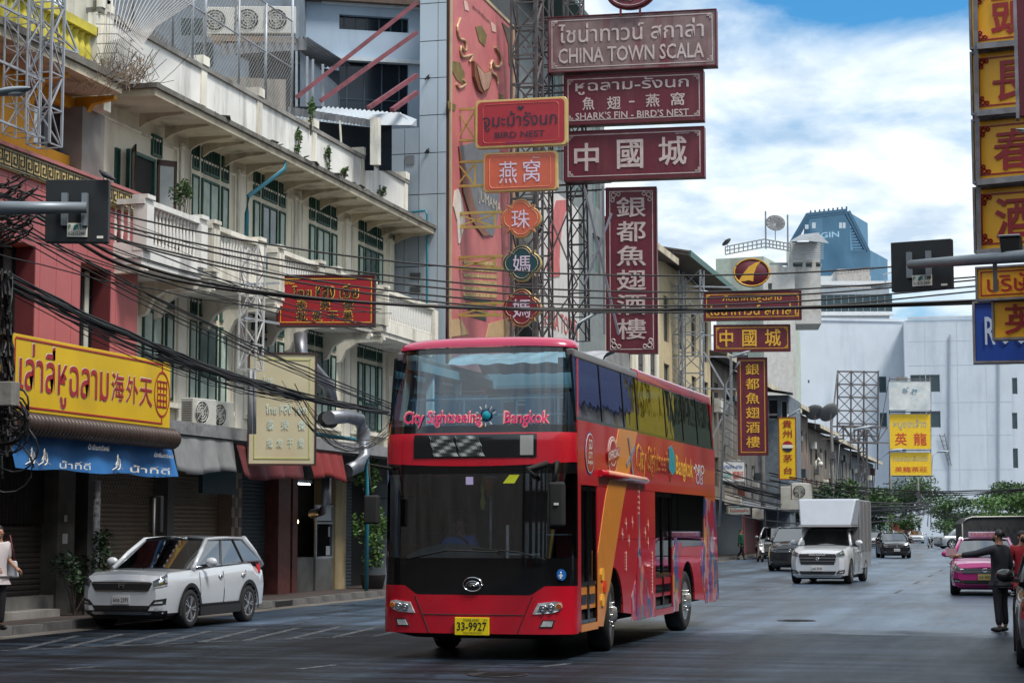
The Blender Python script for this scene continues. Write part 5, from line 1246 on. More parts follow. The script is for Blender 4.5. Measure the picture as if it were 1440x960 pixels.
plate('hanging_sign', 'orange rounded sign with gold rim and the two lilac characters 燕窝', (678,213,785,269), D1, 12, ora, lambda w, h: rrect(w, h, .10), mat('orange_line', (.8,.32,.2), .4), [('燕', .22,.24,.46,.80, lav, .006), ('窝', .54,.22,.77,.78, lav, .006), ('รังนก', .67,.13,.76,.19, lav, 0)])
for (bx_, lb, fc_, ch) in (((704,279,761,335), 'orange cloud-shaped sign with character 珠 on the gold bracket', ora, '珠'), ((706,344,761,396), 'dark teal cloud-shaped sign with character 媽 on the gold bracket', mat('sign_teal', (.006,.045,.055), .4), '媽'), ((706,405,761,460), 'maroon cloud-shaped sign with character 媽, lowest on the gold bracket', mat('sign_wine', (.17,.008,.02), .4), '媽')):
    plate('cloud_sign', lb, bx_, D1, 10, fc_, cloud, mat('pale_gold_line', (.6,.42,.25), .4), [(ch, .27,.28,.73,.76, lav, .006)], 'cloud-shaped signs on the gold bracket')
# --- red wholesale sign on the cream building
yl = mat('letter_yellow', (.78,.48,.05), .45)
sred = mat('sign_deep_red', (.30,.006,.012), .45, var=.1, scale=1)
blk_edge = mat('letter_black', (.01,.008,.006), .5)
def t2(st, u0, v0, u1, v1, b=.02): return [(st, u0-.008, v0-.02, u1+.008, v1+.02, yl, b+.035, .014), (st, u0, v0, u1, v1, blk_edge, b, .024)]
TX = []
for st, a in (('ไทย', .155), ('หลง', .40), ('เจี่ย', .65)): TX += t2(st, a, .22 if a < .6 else .18, a+.185, .44)
for st, a in (('泰',.20),('荣',.445),('傑',.69)): TX += t2(st, a, .50, a+.095, .67)
for st, a in (('批',.20),('发',.36),('干',.52),('果',.68)): TX += t2(st, a, .73, a+.10, .90)
TX.append(('ห้างขายส่ง', .04,.08,.17,.17, yl, .0))
dsg = (at(458, 423, X=-15.0)-CAMP).dot(_F)
sign('hanging_sign', 'bright red sign with yellow edged Thai and Chinese lettering in front of the balconies', (390,388,527,457), dsg, 0, sred, texts=TX, border=.03, bm=yl, edge=mat('brown_edge', (.05,.02,.02), .5), th=.3)
# --- faded banner
fad = mat('faded_banner', (.50,.45,.30), .7, var=.10, scale=.9, dirt=(.50,.34,.20), damt=.7, dscale=.7)
ghost = mat('ghost_letter', (.52,.62,.55), .7, var=.2, scale=8, dirt=(.44,.42,.28), damt=.6, dscale=5)
bx_ = (351, 497, 443, 652); dbn = (at(397, 574, X=-15.3)-CAMP).dot(_F)
TX = [('ไทย', .20,.20,.36,.27, ghost, .04)] + [(s_, a, .46, a+.17, .545, ghost, .04) for s_, a in (('ไทย',.25),('หลง',.47),('เจี่ย',.70))] + [(s_, a, .60, a+.11, .69, ghost, .05) for s_, a in (('泰',.27),('荣',.49),('傑',.74))] + [(s_, a, .77, a+.09, .85, ghost, .05) for s_, a in (('批',.27),('发',.42),('干',.58),('果',.74))]
bn, w_, h_ = sign('faded_banner', 'sun-bleached cream banner with ghostly lettering above the maroon shop awnings', bx_, dbn, -12, fad, texts=TX, border=.028, bm=mat('faded_green_line', (.45,.46,.18), .7), edge=mat('brown_edge', (.05,.02,.02), .5), th=.06)
# --- farther gold-on-maroon signs across the road
def g(st, *a): return (st, *a)
sign('hanging_sign', 'dark red sign with two lines of gold Thai lettering far down the street', (990,410,1126,449), 92, 8, maroon, texts=[('ภัตตาคารหูฉลาม', .19,.12,.80,.38, gold_l, .03), ('ไชน่าทาวน์ สกาล่า', .05,.44,.95,.84, gold_l, .03)], border=.05, bm=gold_l, corner=.16, th=.4)
sign('hanging_sign', 'small dark red sign with gold characters 中國城 far down the street', (1004,457,1111,493), 92, 5, maroon, texts=[('中',.07,.18,.25,.84,gold_l,.04),('國',.37,.18,.56,.84,gold_l,.04),('城',.67,.16,.88,.84,gold_l,.04)], border=.05, bm=gold_l, corner=.16, th=.4)
sign('hanging_sign', 'tall dark red sign with six gold characters over the far pavement', (1038,503,1079,639), 92, 5, maroon, texts=[(c, .26,.06+i*.15,.74,.06+i*.15+.115, gold_l, .03) for i, c in enumerate('銀都魚翅酒樓')], border=.014, bm=gold_l, th=.35)
c_ = at(1057, 383, D=92); ov = thing('oval_emblem_sign', 'oval maroon sign with a gold sail emblem above the gold Thai sign', 'sign', c_, THETA-R(5))
def dd(px): return px*92/F_PX
q = MB(); q.M = Matrix.Diagonal((1.27,1,1,1)); q.lathe([(dd(20),.3),(dd(20.4),.02),(dd(19.5),-.02),(0,-.02)], (0,0,0), 36, 'y'); part('board', q, maroon, ov, local=True)
q = MB(); q.M = Matrix.Diagonal((1.27,1,1,1)); q.tube([(dd(19.3)*math.cos(2*math.pi*i/32), -.04, dd(19.3)*math.sin(2*math.pi*i/32)) for i in range(33)], .03, 5); part('border', q, gold_l, ov, local=True)
q = MB(); q.prism([(dd(a), dd(b)) for a, b in ((-19,-13),(-12,-2),(-4,8),(6,14),(13,15.5),(7,8),(3,-2),(2,-13),(-4,-11),(-10,-12.5))], .03, 'y', -.05); part('emblem', q, gold_l, ov, local=True, fix=True)
# yellow baijiu sign
ylw = mat('sign_bright_yellow', (.72,.45,.01), .45, var=.08); darkred_l = mat('letter_dark_red', (.25,.01,.01), .5)
s_, w_, h_ = sign('vertical_sign', 'narrow yellow sign with red characters 貴州茅台 hanging over the far pavement', (1096,587,1119,673), 104, 5, ylw, edge=mat('red_edge', (.25,.01,.01), .5), texts=[('貴',.2,.04,.78,.17,darkred_l,.03),('州',.2,.20,.78,.33,darkred_l,.03),('茅',.22,.60,.78,.73,darkred_l,.03),('台',.24,.80,.78,.92,darkred_l,.03)], th=.2)
q = MB(); r_ = .34*w_
def sect(a0, a1, m_, nm):
    q = MB(); q.prism([(r_*math.cos(R(a0+(a1-a0)*i/12)), -.0+h_*.03+r_*math.sin(R(a0+(a1-a0)*i/12))) for i in range(13)], .02, 'y', -.03); part(nm, q, m_, s_, local=True, fix=True)
sect(20, 160, red_s, 'emblem_top'); sect(200, 340, navy_l, 'emblem_bottom')
q = MB(); q.box(-r_*.95, r_*.95, -.03, -.01, h_*.03-r_*.3, h_*.03+r_*.3); part('emblem_band', q, wht, s_, local=True)
# hanging yellow signs mid-street and faded dragon board
DD = 235
s_, w_, h_ = sign('dragon_board', 'bleached white board with pale blue dragons above the yellow signs', (1250,536,1309,576), DD, 3, mat('bleached_white', (.55,.57,.56), .7, var=.15, scale=.8, dirt=(.25,.36,.42), damt=.7, dscale=.9), th=.2, edge=steel)
for k in range(2):
    q = MB(); rn = random.Random(k)
    for i in range(14):
        cx = (-.55+k*1.1)+rn.uniform(-.3,.3); cz = .55+rn.uniform(-.35,.35); q.bar((cx, -.04, cz), (cx+rn.uniform(-.3,.3), -.04, cz+rn.uniform(-.25,.25)), .05)
    part('dragon_print', q, mat('pale_blue_print', (.20,.33,.42), .7), s_, local=True)
rr_l = mat('letter_orange_red', (.50,.05,.015), .5, var=.2); grn_l = mat('letter_grey_green', (.34,.36,.26), .5, var=.3, scale=4)
sign('hanging_sign', 'square yellow sign with red characters 英龍 in front of the white building', (1251,582,1309,631), DD, 3, ylw, edge=steel, texts=[('หมูยอเล้าง', .10,.14,.90,.46,grn_l,.02),('英',.12,.54,.42,.90,rr_l,.04),('龍',.58,.54,.90,.90,rr_l,.04)], th=.2)
sign('hanging_sign', 'wide yellow sign with grey Thai lettering beneath the square yellow sign', (1252,636,1310,668), DD, 3, ylw, edge=steel, texts=[('ทอดมัน-ลิ้นเป็ด', .08,.14,.92,.38,grn_l,.02),('英龍茶莊',.1,.62,.9,.86,rr_l,.03)], th=.2)
q = MB()
for x_ in (1251, 1309): q.bar(at(x_, 530, D=DD+.6), at(x_, 745, D=DD+.6), .12)
for y_ in (533, 579, 633, 669): q.bar(at(1251, y_, D=DD+.6), at(1309, y_, D=DD+.6), .12)
solo('steel_scaffold', q, steel_d, 'thin steel frame carrying the dragon board and yellow signs', 'sign frame')
# --- gold signs at the right edge
amb_f = mat('sign_amber', (.85,.42,.01), .4, var=.1, scale=.6); red_l2 = mat('letter_blood_red', (.30,.006,.01), .4); stl_e = mat('worn_steel_edge', (.22,.22,.24), .5, metal=.4, var=.3, scale=6, dirt=(.13,.08,.05), damt=.6)
DR = 26.0
for (y0_, y1_, ch, x0_, lb) in ((-22,62,'頭',1371,'頭, topmost of the amber stack'),(70,155,'長',1373,'長, second from the top of the amber stack'),(166,252,'春',1375,'春, third from the top of the amber stack'),(262,350,'酒',1377,'酒, fourth from the top of the amber stack')):
    s_, w_, h_ = sign('hanging_sign', 'amber sign with big red character ' + lb, (x0_, y0_, x0_+92, y1_), DR, 27, amb_f, edge=stl_e, texts=[(ch, .27,.17,.84,.85,red_l2,.05)], border=.055, bm=red_l2, corner=.22, th=.3, group='amber character signs at the right')
c0, c1 = at(1368, -30, D=DR+.25), at(1380, 352, D=DR+.25)
q = MB(); q.bar(at(1371,-30,D=DR+.1), at(1377,352,D=DR+.1), .06, .08); 
for y_ in (66,160,257,356): q.bar(at(1374,y_,D=DR+.05), at(1470,y_-9,D=DR-.3), .07, .08)
for y_ in (70,260): q.bar(at(1395,y_-60,D=DR+.5), at(1400,y_+150,D=DR+.5), .06)
solo('steel_scaffold', q, stl_e, 'worn steel frame holding the stack of amber signs', 'sign frame')
q = MB(); a = at(1366,101,D=DR+.6); b_ = at(1372,184,D=DR+.6); q.box(a.x, a.x+.06, a.y, a.y+.4, b_.z, a.z); solo('sign_edge_board', q, mat('maroon_board', (.22,.008,.02), .5), 'thin red board edge just left of the amber signs', 'sign', bevel=.01)
sign('hanging_sign', 'flat amber sign reading บริษัท in dark red below the mast arm', (1380,375,1474,418), DR+1.5, 27, amb_f, edge=stl_e, texts=[('บริษัท', .13,.20,.86,.80,red_l2,.03)], border=.06, bm=red_l2, th=.25)
sign('hanging_sign', 'amber sign with red character 英 overlapping the blue room sign', (1401,423,1475,474), DR+1.5, 22, amb_f, edge=stl_e, texts=[('英', .18,.08,.80,.92,red_l2,.05)], th=.2)
sign('room_sign', 'royal blue sign with pale ROOM letters behind the amber signs', (1373,425,1475,507), DR+3, 12, mat('sign_royal_blue', (.008,.05,.30), .45), edge=stl_e, texts=[('R', .13,.24,.27,.72,mat('letter_pale_blue', (.45,.55,.72), .5),.03),('O', .32,.24,.48,.72,mat('letter_pale_blue', (.45,.55,.72), .5),.03),('O', .53,.24,.69,.72,mat('letter_pale_blue', (.45,.55,.72), .5),.03),('M', .74,.24,.92,.72,mat('letter_pale_blue', (.45,.55,.72), .5),.03)], th=.25)
q = MB(); a = at(1436, 0, D=22); q.box(a.x-.05, a.x+.5, a.y, a.y+.12, at(1436,166,D=22).z, at(1436,-40,D=22).z); q2 = solo('maroon_side_sign', q, maroon, 'dark maroon vertical sign with steel edge cut by the right picture border', 'sign')
e = MB(); e.box(a.x-.09, a.x-.052, a.y-.02, a.y+.14, at(1436,170,D=22).z, at(1436,-40,D=22).z); part('rim', e, stl_e, q2)

# ---------------- chili billboard, lattice masts behind the signs
cbX = -16.0
chb = thing('chili_billboard', 'white billboard with a red brush stroke and red lettering behind lattice steelwork', 'billboard', (cbX, 64, 8))
ya, yb_ = at(757,400,X=cbX).y, at(814,400,X=cbX).y
q = MB(); q.box(cbX-.2, cbX, ya, yb_, 6.5, 13.7); part('board', q, mat('billboard_white', (.58,.55,.52), .6, var=.08, dirt=(.3,.27,.24), damt=.4, streak=True), chb)
def cpoly(nm, pts, m_): 
    q = MB(); P = [at(*p_, X=cbX+.03) for p_ in pts]; n = len(P); Q = [p_-Vector((.028,0,0)) for p_ in P]; q._add(P+Q, [tuple(range(n))]+[(i,(i+1)%n,n+(i+1)%n,n+i) for i in range(n)]); part(nm, q, m_, chb, fix=True)
cpoly('red_stroke', [(783,282),(796,281),(799,288),(792,310),(788,340),(787,370),(788,388),(775,390),(770,378),(772,340),(776,308)], mat('print_red_pink', (.48,.08,.07), .5, var=.2, scale=2))
t = MB()
for st, z0_, z1_, c0_, c1_ in (('CHINA TOWN', 8.7, 9.4, .05, .95), ('SCALA', 7.2, 8.1, .05, .95)):
    vs, fs = text_mesh(st, .01); t._add([(cbX+.02, ya+(yb_-ya)*(c0_+(c1_-c0_)*a_), z0_+(z1_-z0_)*b_) for a_, b_ in vs], fs)
part('lettering', t, mat('print_red_pink', (.48,.08,.07), .5), chb)
tr = MB()
for px_ in (737, 741): pass
truss(tr, at(741, 560, D=60), at(741, -40, D=60), .8, .9, .045); truss(tr, at(764, 560, D=63), at(764, -40, D=63), .5, .8, .035)
solo('sign_tower', tr, steel_d, 'dark lattice steel mast rising behind the bird nest signs', 'steel tower')
tr = MB(); truss(tr, at(815, 480, D=63.5), at(806, -30, D=63.5), .55, .8, .035)
for y_ in (28, 60, 118, 150, 200, 258): tr.bar(at(735, y_+6, D=62.8), at(860, y_-2, D=62.8), .06); tr.bar(at(735, y_+16, D=62.8), at(860, y_+8, D=62.8), .05)
for (a_, b_) in (((757,265),(812,400)),((812,265),(757,400)),((757,400),(812,480)),((812,400),(757,480)),((735,60),(770,118)),((770,60),(735,118)),((735,200),(770,150))): tr.bar(at(*a_, D=62.4), at(*b_, D=62.4), .045)
solo('sign_scaffold', tr, steel_d, 'tangle of dark steel bars tying the maroon signs to the building', 'steel frame')
tr = MB(); 
for (a_, b_) in (((822,265),(870,470)),((860,300),(822,400)),((848,262),(850,470))): tr.bar(at(*a_, D=61), at(*b_, D=61), .07)
solo('support_struts', tr, mat('galv_blue', (.26,.28,.33), .5, metal=.3), 'leaning grey struts beside the tall maroon character sign', 'steel frame')
# ================================================================ buildings behind
def facade(name, label, X, y0, y1, z1, wm, floors, win, roofm=None, eave=.7, z0=0, depth=9, cat='building', cols=None, gable=False, edge=None, awn=None, pm=None, fm=None, group=None):
    """street-front house on the plane X from y0 to y1 with rows of windows; win=(w,h), floors=[z of sills]"""
    b = thing(name, label, cat, (X, y0, 0), 0, group)
    n = cols or max(1, int((y1-y0)/2.2)); H = []
    for zf_ in floors:
        for i in range(n):
            yc = y0+(y1-y0)*(i+.5)/n; H.append((yc-win[0]/2, yc+win[0]/2, zf_, zf_+win[1]))
    w = MB(); wall_holes(w, X-.25, X, y0, y1, z0, z1, H); w.box(X-depth, X-.254, y0, y1, z0, z1-.02); part('wall', w, wm, b)
    w = MB(); w.box(X-.26, X-.24, y0+.01, y1-.01, z0+.02, z1-.1)
    for h in H: window_unit(b, X-.16, *h, fm or steel_d, pm or dg, .07, bars=1, hb=1, proud=.06, rec=.03)
    if roofm:
        r = MB(); zz = z1
        r.hexa([(X-depth,y0-.3,zz+2.0),(X+eave,y0-.3,zz),(X+eave,y1+.3,zz),(X-depth,y1+.3,zz+2.0)], [(X-depth,y0-.3,zz+2.18),(X+eave,y0-.3,zz+.18),(X+eave,y1+.3,zz+.18),(X-depth,y1+.3,zz+2.18)])
        ro = part('roof', r, roofm, b)
        ridge = MB(); yy = y0-.3
        while yy < y1+.3:
            ridge.bar((X-depth, yy, zz+2.2), (X+eave, yy, zz+.2), .09); yy += .33
        part('roof_ridge', ridge, roofm, ro, kind='stuff')
        e = MB(); e.box(X+eave, X+eave+.06, y0-.3, y1+.3, zz-.05, zz+.26); part('fascia_board', e, edge or soffit, b)
    return b
tile_r = mat('old_tile_roof', (.10,.085,.075), .9, var=.3, scale=3, bump=.4, dirt=(.03,.03,.028), damt=.7)
lbl = mat('light_blue_render', (.36,.46,.58), .8, var=.07, scale=.7, dirt=(.16,.2,.25), damt=.4, streak=True)
# --- light blue house behind the cream parapet
hb = thing('light_blue_house', 'light blue rooftop house with long dark windows behind the cream parapet', 'building', at(480,300,D=59), THETA+R(13))
HB = mworld(hb)
def hp(px, py, back=0.0):
    """local (x,z) on the house front seen at a pixel"""
    I = HB.inverted(); o = I @ CAMP; d = I @ at(px, py, D=10)-o; t = (back-o.y)/d.y; p = o+d*t; return p.x, p.z
x0, _ = hp(300, 100); x1, _ = hp(600, 100); _, zb = hp(480, 420); _, zt = hp(480, 5)
def rect_l(mb, px0, py0, px1, py1, y0, y1):
    (a, c), (b, d) = hp(px0, py0), hp(px1, py1); mb.box(a, b, y0, y1, min(c, d), max(c, d)); return mb
W1 = (*hp(477,41), *hp(575,26)); W2 = (*hp(476,158), *hp(575,90))
mb = MB(); wall_holes(mb, 0, .3, x0, x1, zb, zt, [(W1[0], W1[2], min(W1[1],W1[3]), max(W1[1],W1[3])), (W2[0], W2[2], min(W2[1],W2[3]), max(W2[1],W2[3]))]); mb.v = [(b, a, c) for a, b, c in mb.v]; mb.box(x0, x1, .9, 5, zb, zt); part('wall', mb, lbl, hb, local=True, fix=True)
mb = MB(); mb.box(x0, x1, -.35, 6, zt, zt+.15); part('roof', mb, mat('rust_roof', (.13,.09,.075), .9, var=.3, dirt=(.05,.04,.035), damt=.6), hb, local=True)
for W in (W1, W2):
    a, b, c, d = W[0], W[2], min(W[1],W[3]), max(W[1],W[3]); g_ = MB(); g_.box(a, b, .2, .22, c, d); wo_ = part('window', g_, mat('window_blue_black', (.008,.014,.024), .12), hb, local=True)
    f = MB(); 
    for i in range(6 if W is W1 else 4): xx = a+(b-a)*(i+.5)/(6 if W is W1 else 4); f.box(xx-.02, xx+.02, .17, .198, c, d)
    if W is W2: f.box(a, b, .168, .196, c+(d-c)*.28, c+(d-c)*.28+.03)
    part('window_frame', f, mat('blue_frame', (.03,.06,.09), .5), wo_, local=True)
mb = MB(); a, z_ = hp(478, 86); b, _ = hp(600, 86); mb.box(a-.2, b, -.18, -.002, z_, z_+.12); part('ledge', mb, mat('ledge_blue_white', (.5,.56,.62), .8), hb, local=True); mb = MB(); mb.box(a-.6, b, -.12, -.001, hp(478,8)[1], hp(478,8)[1]+.1); part('ledge', mb, mat('ledge_blue_white', (.5,.56,.62), .8), hb, local=True)
# corrugated canopy, storage annex
cg = mat('corrugated_sheet', (.20,.21,.23), .5, metal=.3, var=.2, scale=2, dirt=(.10,.075,.06), damt=.6, streak=True)
def corr(mb, p00, p10, p11, p01, n=40, amp=.04):
    p00, p10, p11, p01 = map(Vector, (p00, p10, p11, p01)); nn = (p10-p00).cross(p01-p00).normalized()
    return mb.grid(lambda u, v: (p00.lerp(p10, u)).lerp(p01.lerp(p11, u), v)+nn*amp*math.sin(u*n*math.pi), n*2, 1)
an = thing('corrugated_canopy', 'grey corrugated sheet canopy projecting over the rooftop terrace', 'canopy', at(430, 90, D=52))
mb = MB(); corr(mb, at(310,68,D=50), at(432,52,D=50), at(494,92,D=57), at(380,100,D=57)); part('sheet', mb, cg, an)
mb = MB(); P = [at(310,78,D=50), at(432,70,D=50), at(432,53,D=50), at(310,62,D=50)]; mb.grid(lambda u, v: P[0].lerp(P[1],u).lerp(P[3].lerp(P[2],u), v)+Vector((0,-.03*math.sin(u*70),0)), 90, 1); part('fascia_sheet', mb, cg, an)
mb = MB(); mb.quad(at(422,72,D=50.5), at(475,120,D=56), at(475,150,D=56), at(422,150,D=50.5)); mb.quad(at(350,78,D=53), at(478,100,D=57), at(478,165,D=57), at(350,165,D=53)); part('back_wall', mb, mat('dim_blue_wall', (.10,.13,.17), .8), an)
mb = MB(); 
for x_ in (417, 432, 440, 454): mb.bar(at(x_, 72+(x_-417)*.5, D=50), at(x_, 150, D=50), .05)
part('post', mb, steel, an)
an2 = thing('terrace_roof', 'low sheet roof with curled edge over the dark rooftop terrace', 'roof', at(480, 170, D=52))
mb = MB(); corr(mb, at(405,165,D=50), at(526,178,D=50), at(568,160,D=54), at(410,146,D=54), 50, .03); part('sheet', mb, mat('pale_sheet', (.42,.47,.52), .5, var=.1), an2)
mb = MB(); P = [at(405,162,D=50), at(524,178,D=50), at(526,169,D=50), at(405,150,D=50)]; mb.grid(lambda u, v: P[0].lerp(P[1],u).lerp(P[3].lerp(P[2],u), v)+Vector((0,-.03*math.sin(u*80),0)), 100, 1); part('fascia_sheet', mb, cg, an2)
mb = MB(); mb.hexa([at(526,176,D=50), at(578,176,D=50.5), at(586,178,D=54), at(530,178,D=54)], [at(512,162,D=50), at(560,158,D=50.5), at(586,168,D=54), at(540,166,D=54)]); part('side_roof', mb, mat('pale_sheet', (.42,.47,.52)), an2)
mb = MB(); mb.quad(at(405,166,D=51), at(526,180,D=51), at(526,240,D=51), at(405,240,D=51)); mb.quad(at(533,172,D=50.9), at(551,172,D=51), at(551,240,D=51), at(533,240,D=50.9)); part('dark_opening', mb, mat('window_blue_black', (.008,.014,.024)), an2)
mb = MB(); mb.bar(at(528,166,D=50), at(528,232,D=50), .22); mb.bar(at(478,170,D=50), at(480,205,D=50), .04); part('post', mb, cream_l, an2)
mb = MB()
for (a, b) in (((417,137),(586,4)),((451,142),(586,46)),((518,152),(586,106)),((551,155),(586,130))): mb.bar(at(*a, D=49.5), at(*b, D=51), .11)
solo('raking_struts', mb, mat('rust_red_steel', (.16,.04,.055), .6, var=.3, scale=4), 'rust red diagonal struts propped against the panelled tower', 'steel struts')
mb = MB(); mb.box(0,1,0,1,0,1)
mb = MB(); P = [at(316,145,X=-17.4), at(402,163,X=-17.4), at(402,112,X=-17.4), at(316,108,X=-17.4)]
mb.quad(*P); solo('rusty_screen', mb, mat('rust_streaked_sheet', (.27,.25,.22), .8, var=.2, dirt=(.22,.09,.03), damt=.7, dscale=2.5, streak=True), 'rust streaked flat sheet screen behind the wire fence on the parapet', 'screen')
for o_ in [bpy.data.objects['rusty_screen']]: 
    sd = o_.modifiers.new('s', 'SOLIDIFY'); sd.thickness = .04
# AC units on the roof
acm = mat('ac_casing', (.50,.50,.47), .5, var=.1, dirt=(.25,.17,.1), damt=.5); acg = mat('ac_grille', (.10,.10,.10), .6)
def ac(label, loc, rz, w=.85, h=.62, d=.32, group=None, two=False):
    t = thing('air_conditioner', label, 'air conditioner', loc, rz, group)
    b = MB(); b.box(-w/2, w/2, 0, d, 0, h); part('casing', b, acm, t, local=True, bevel=.02)
    cs = ((-w*.24, .5), (w*.24, .5)) if two else ((-w*.14, .5),)
    for cx, cz in cs:
        g_ = MB(); r_ = h*.40 if not two else h*.36
        for k in range(4): g_.tube([(cx+r_*(k+1)/4*math.cos(2*math.pi*i/20), -.015, h*cz+r_*(k+1)/4*math.sin(2*math.pi*i/20)) for i in range(21)], .008, 4)
        for k in range(8): g_.bar((cx, -.015, h*cz), (cx+r_*math.cos(k*math.pi/4), -.015, h*cz+r_*math.sin(k*math.pi/4)), .01)
        d_ = MB(); d_.lathe([(r_, -.003), (0, -.004)], (cx, 0, h*cz), 20, 'y'); part('fan_opening', d_, acg, t, local=True); part('fan_guard', g_, acm, t, local=True)
        f_ = MB()
        for k in range(3):
            a = k*2.094+.4; f_.prism([(cx,h*cz),(cx+r_*.8*math.cos(a),h*cz+r_*.8*math.sin(a)),(cx+r_*.8*math.cos(a+.7),h*cz+r_*.8*math.sin(a+.7))], .004, 'y', -.010)
        part('fan_blade', f_, mat('fan_grey', (.2,.2,.2), .5), t, local=True, fix=True)
    g_ = MB()
    for i in range(10): g_.box(-w/2-.006, -w/2-.001, .03, d-.03, h*.12+i*h*.08, h*.12+i*h*.08+.015)
    part('side_louvre', g_, acg, t, local=True)
    return t
for (x_, y_, l_) in ((308, 48, 'leftmost of three white air conditioners on the roof behind the wire cage'), (354, 47, 'middle of three white air conditioners on the roof behind the wire cage'), (394, 47, 'right-hand white air conditioner on the roof beside the cage post')):
    ac(l_, at(x_, y_, D=50), THETA+R(4), .8, .72, group='air conditioners on the roof')
mb = MB(); a, b = at(300,52,D=50.2), at(420,56,D=50.2); mb.hexa([a+Vector((0,-.2,-.15)), b+Vector((0,-.2,-.15)), b+Vector((0,.6,-.15)), a+Vector((0,.6,-.15))], [a+Vector((0,-.2,0)), b+Vector((0,-.2,0)), b+Vector((0,.6,0)), a+Vector((0,.6,0))]); solo('roof_ledge', mb, mat('rusty_beam', (.20,.16,.13), .8, dirt=(.16,.07,.03), damt=.7), 'rust stained ledge carrying the white air conditioners', 'ledge')
# backdrop behind the cage: bluish sheds
mb = MB(); P = [at(150,140,D=58), at(420,140,D=58), at(420,-30,D=58), at(150,-30,D=58)]; mb._add(P+[p_+Vector((-1,5,0)) for p_ in P], [(0,1,2,3),(3,2,6,7),(1,5,6,2),(0,3,7,4)])
bk = thing('rooftop_shed', 'bluish grey rooftop shed seen through the wire cage', 'shed', at(250,140,D=58)); part('wall', mb, mat('shed_blue_grey', (.20,.245,.30), .8, var=.15, dirt=(.08,.09,.1), damt=.6, streak=True), bk)
mb = MB(); P = [at(195,60,D=54), at(262,92,D=54), at(262,76,D=57), at(215,40,D=57)]; corr(mb, *P, 16, .05); mb.quad(at(195,60,D=54.2), at(262,92,D=54.2), at(262,130,D=54.2), at(195,130,D=54.2)); part('lean_to', mb, mat('shed_dark', (.07,.075,.08), .8), bk)
mb = MB(); mb.quad(at(255,26,D=57.5), at(285,26,D=57.5), at(285,50,D=57.5), at(255,50,D=57.5)); mb.quad(at(275,60,D=57.5), at(300,60,D=57.5), at(300,95,D=57.5), at(275,95,D=57.5)); part('window', mb, dg, bk)
# wire fence cages on the parapet
wirem = mat('fence_wire', (.32,.31,.30), .5, metal=.3); 
fc_ = thing('wire_fence', 'tall chain-link fence with rusty posts along the cream parapet top', 'fence', (-16.9, 34, 11.5))
FXX = -16.85
posts = [(133,10),(186,38),(242,70),(270,86),(288,92),(335,122),(373,140),(410,160),(412,160)]
topz = 13.9
pm_ = MB(); 
for i, (px_, py_) in enumerate(posts[:-1]):
    p = at(px_, py_, X=FXX); q = MB(); q.tube([(FXX, p.y, 11.5), (FXX, p.y, topz if px_ != 410 else 15.2)], .035, 8); part('post', q, steel, fc_)
q = MB(); ys = [at(px_, 60, X=FXX).y for px_, _ in posts]
for z in (11.6, 12.75, topz): q.tube([(FXX, ys[0], z), (FXX, ys[-1], z)], .02, 6)
part('rail', q, steel, fc_)
def chain(X, y0, y1, z0, z1, pitch=.16, r=.0035):
    m = MB(); n = int((y1-y0+(z1-z0))/pitch)
    for i in range(n):
        for s_ in (0, 1):
            a = y0-(z1-z0)+i*pitch; b = a+(z1-z0); za, zb = (z0, z1)
            if a < y0: za += (y0-a); a = y0
            if b > y1: zb -= (b-y1); b = y1
            if b <= a: continue
            if s_: m.bar((X, y0+y1-a, za), (X, y0+y1-b, zb), r)
            else: m.bar((X, a, za), (X, b, zb), r)
    return m
part('chain_link', chain(FXX, ys[0], ys[-1], 11.55, topz, .13, .006), wirem, fc_, kind='stuff')
# fanned bars of the bulging cage at the left
cg_ = MB(); o1 = at(135, 115, X=-16.6)
for i in range(22):
    a = i/21; tp0 = at(135, 80-i*2, X=-16.6); tp1 = at(158+i*7, 128-i*.0+i*5, X=-15.9+.0)
    m0 = at(135+i*5, -20+i*1, X=-16.2); cg_.tube([at(136+i*1.2, 118, X=-16.5), at(150+i*3.2, 60-i, X=-16.2), at(150+i*7, -14, X=-16.3)], .010, 4)
for i in range(8):
    cg_.tube([at(135, 20+i*14, X=-16.5), at(165, 22+i*13, X=-16.0), at(200+i*1, 62+i*8, X=-16.4)], .009, 4)
solo('window_cage', cg_, wirem, 'fan of thin wire bars bulging from the parapet corner above dry weeds', 'wire cage')
# --- building behind the signs
gy0, gy1 = 59.5, 71
gb2 = facade('grey_shop_tower', 'tall grey building with sheet eaves behind the hanging maroon signs', -17.2, 59.6, 80, 21.0, mat('grey_green_render', (.19,.21,.21), .8, var=.15, dirt=(.08,.085,.08), damt=.6, streak=True), (12.4, 15.2, 18), (1.5, 1.6), cols=6, pm=mat('teal_blind', (.10,.16,.16), .5, var=.2), fm=mat('greyish_frame', (.22,.23,.23), .6))
mb = MB(); ev = at(842, 20, X=-15.6); mb.hexa([(-20,59.6,21.6),(-15.6,59.6,21.0),(-15.6,ev.y,21.0),(-20,ev.y,21.6)], [(-20,59.6,22.4),(-15.6,59.6,21.15),(-15.6,ev.y,21.15),(-20,ev.y,22.4)]); part('roof', mb, mat('green_roof_sheet', (.05,.10,.09), .6), gb2)
facade('cream_louvred_house', 'cream house with slatted window behind the tall maroon sign', -17.1, 80.1, 92, 14.6, cream, (5.2, 8.4, 11.3), (1.6, 1.9), tile_r, .9, cols=4, pm=mat('grey_curtain', (.08,.075,.08)))
yh = mat('warm_cream_wall', (.52,.42,.25), .8, var=.1, dirt=(.2,.16,.1), damt=.5, streak=True)
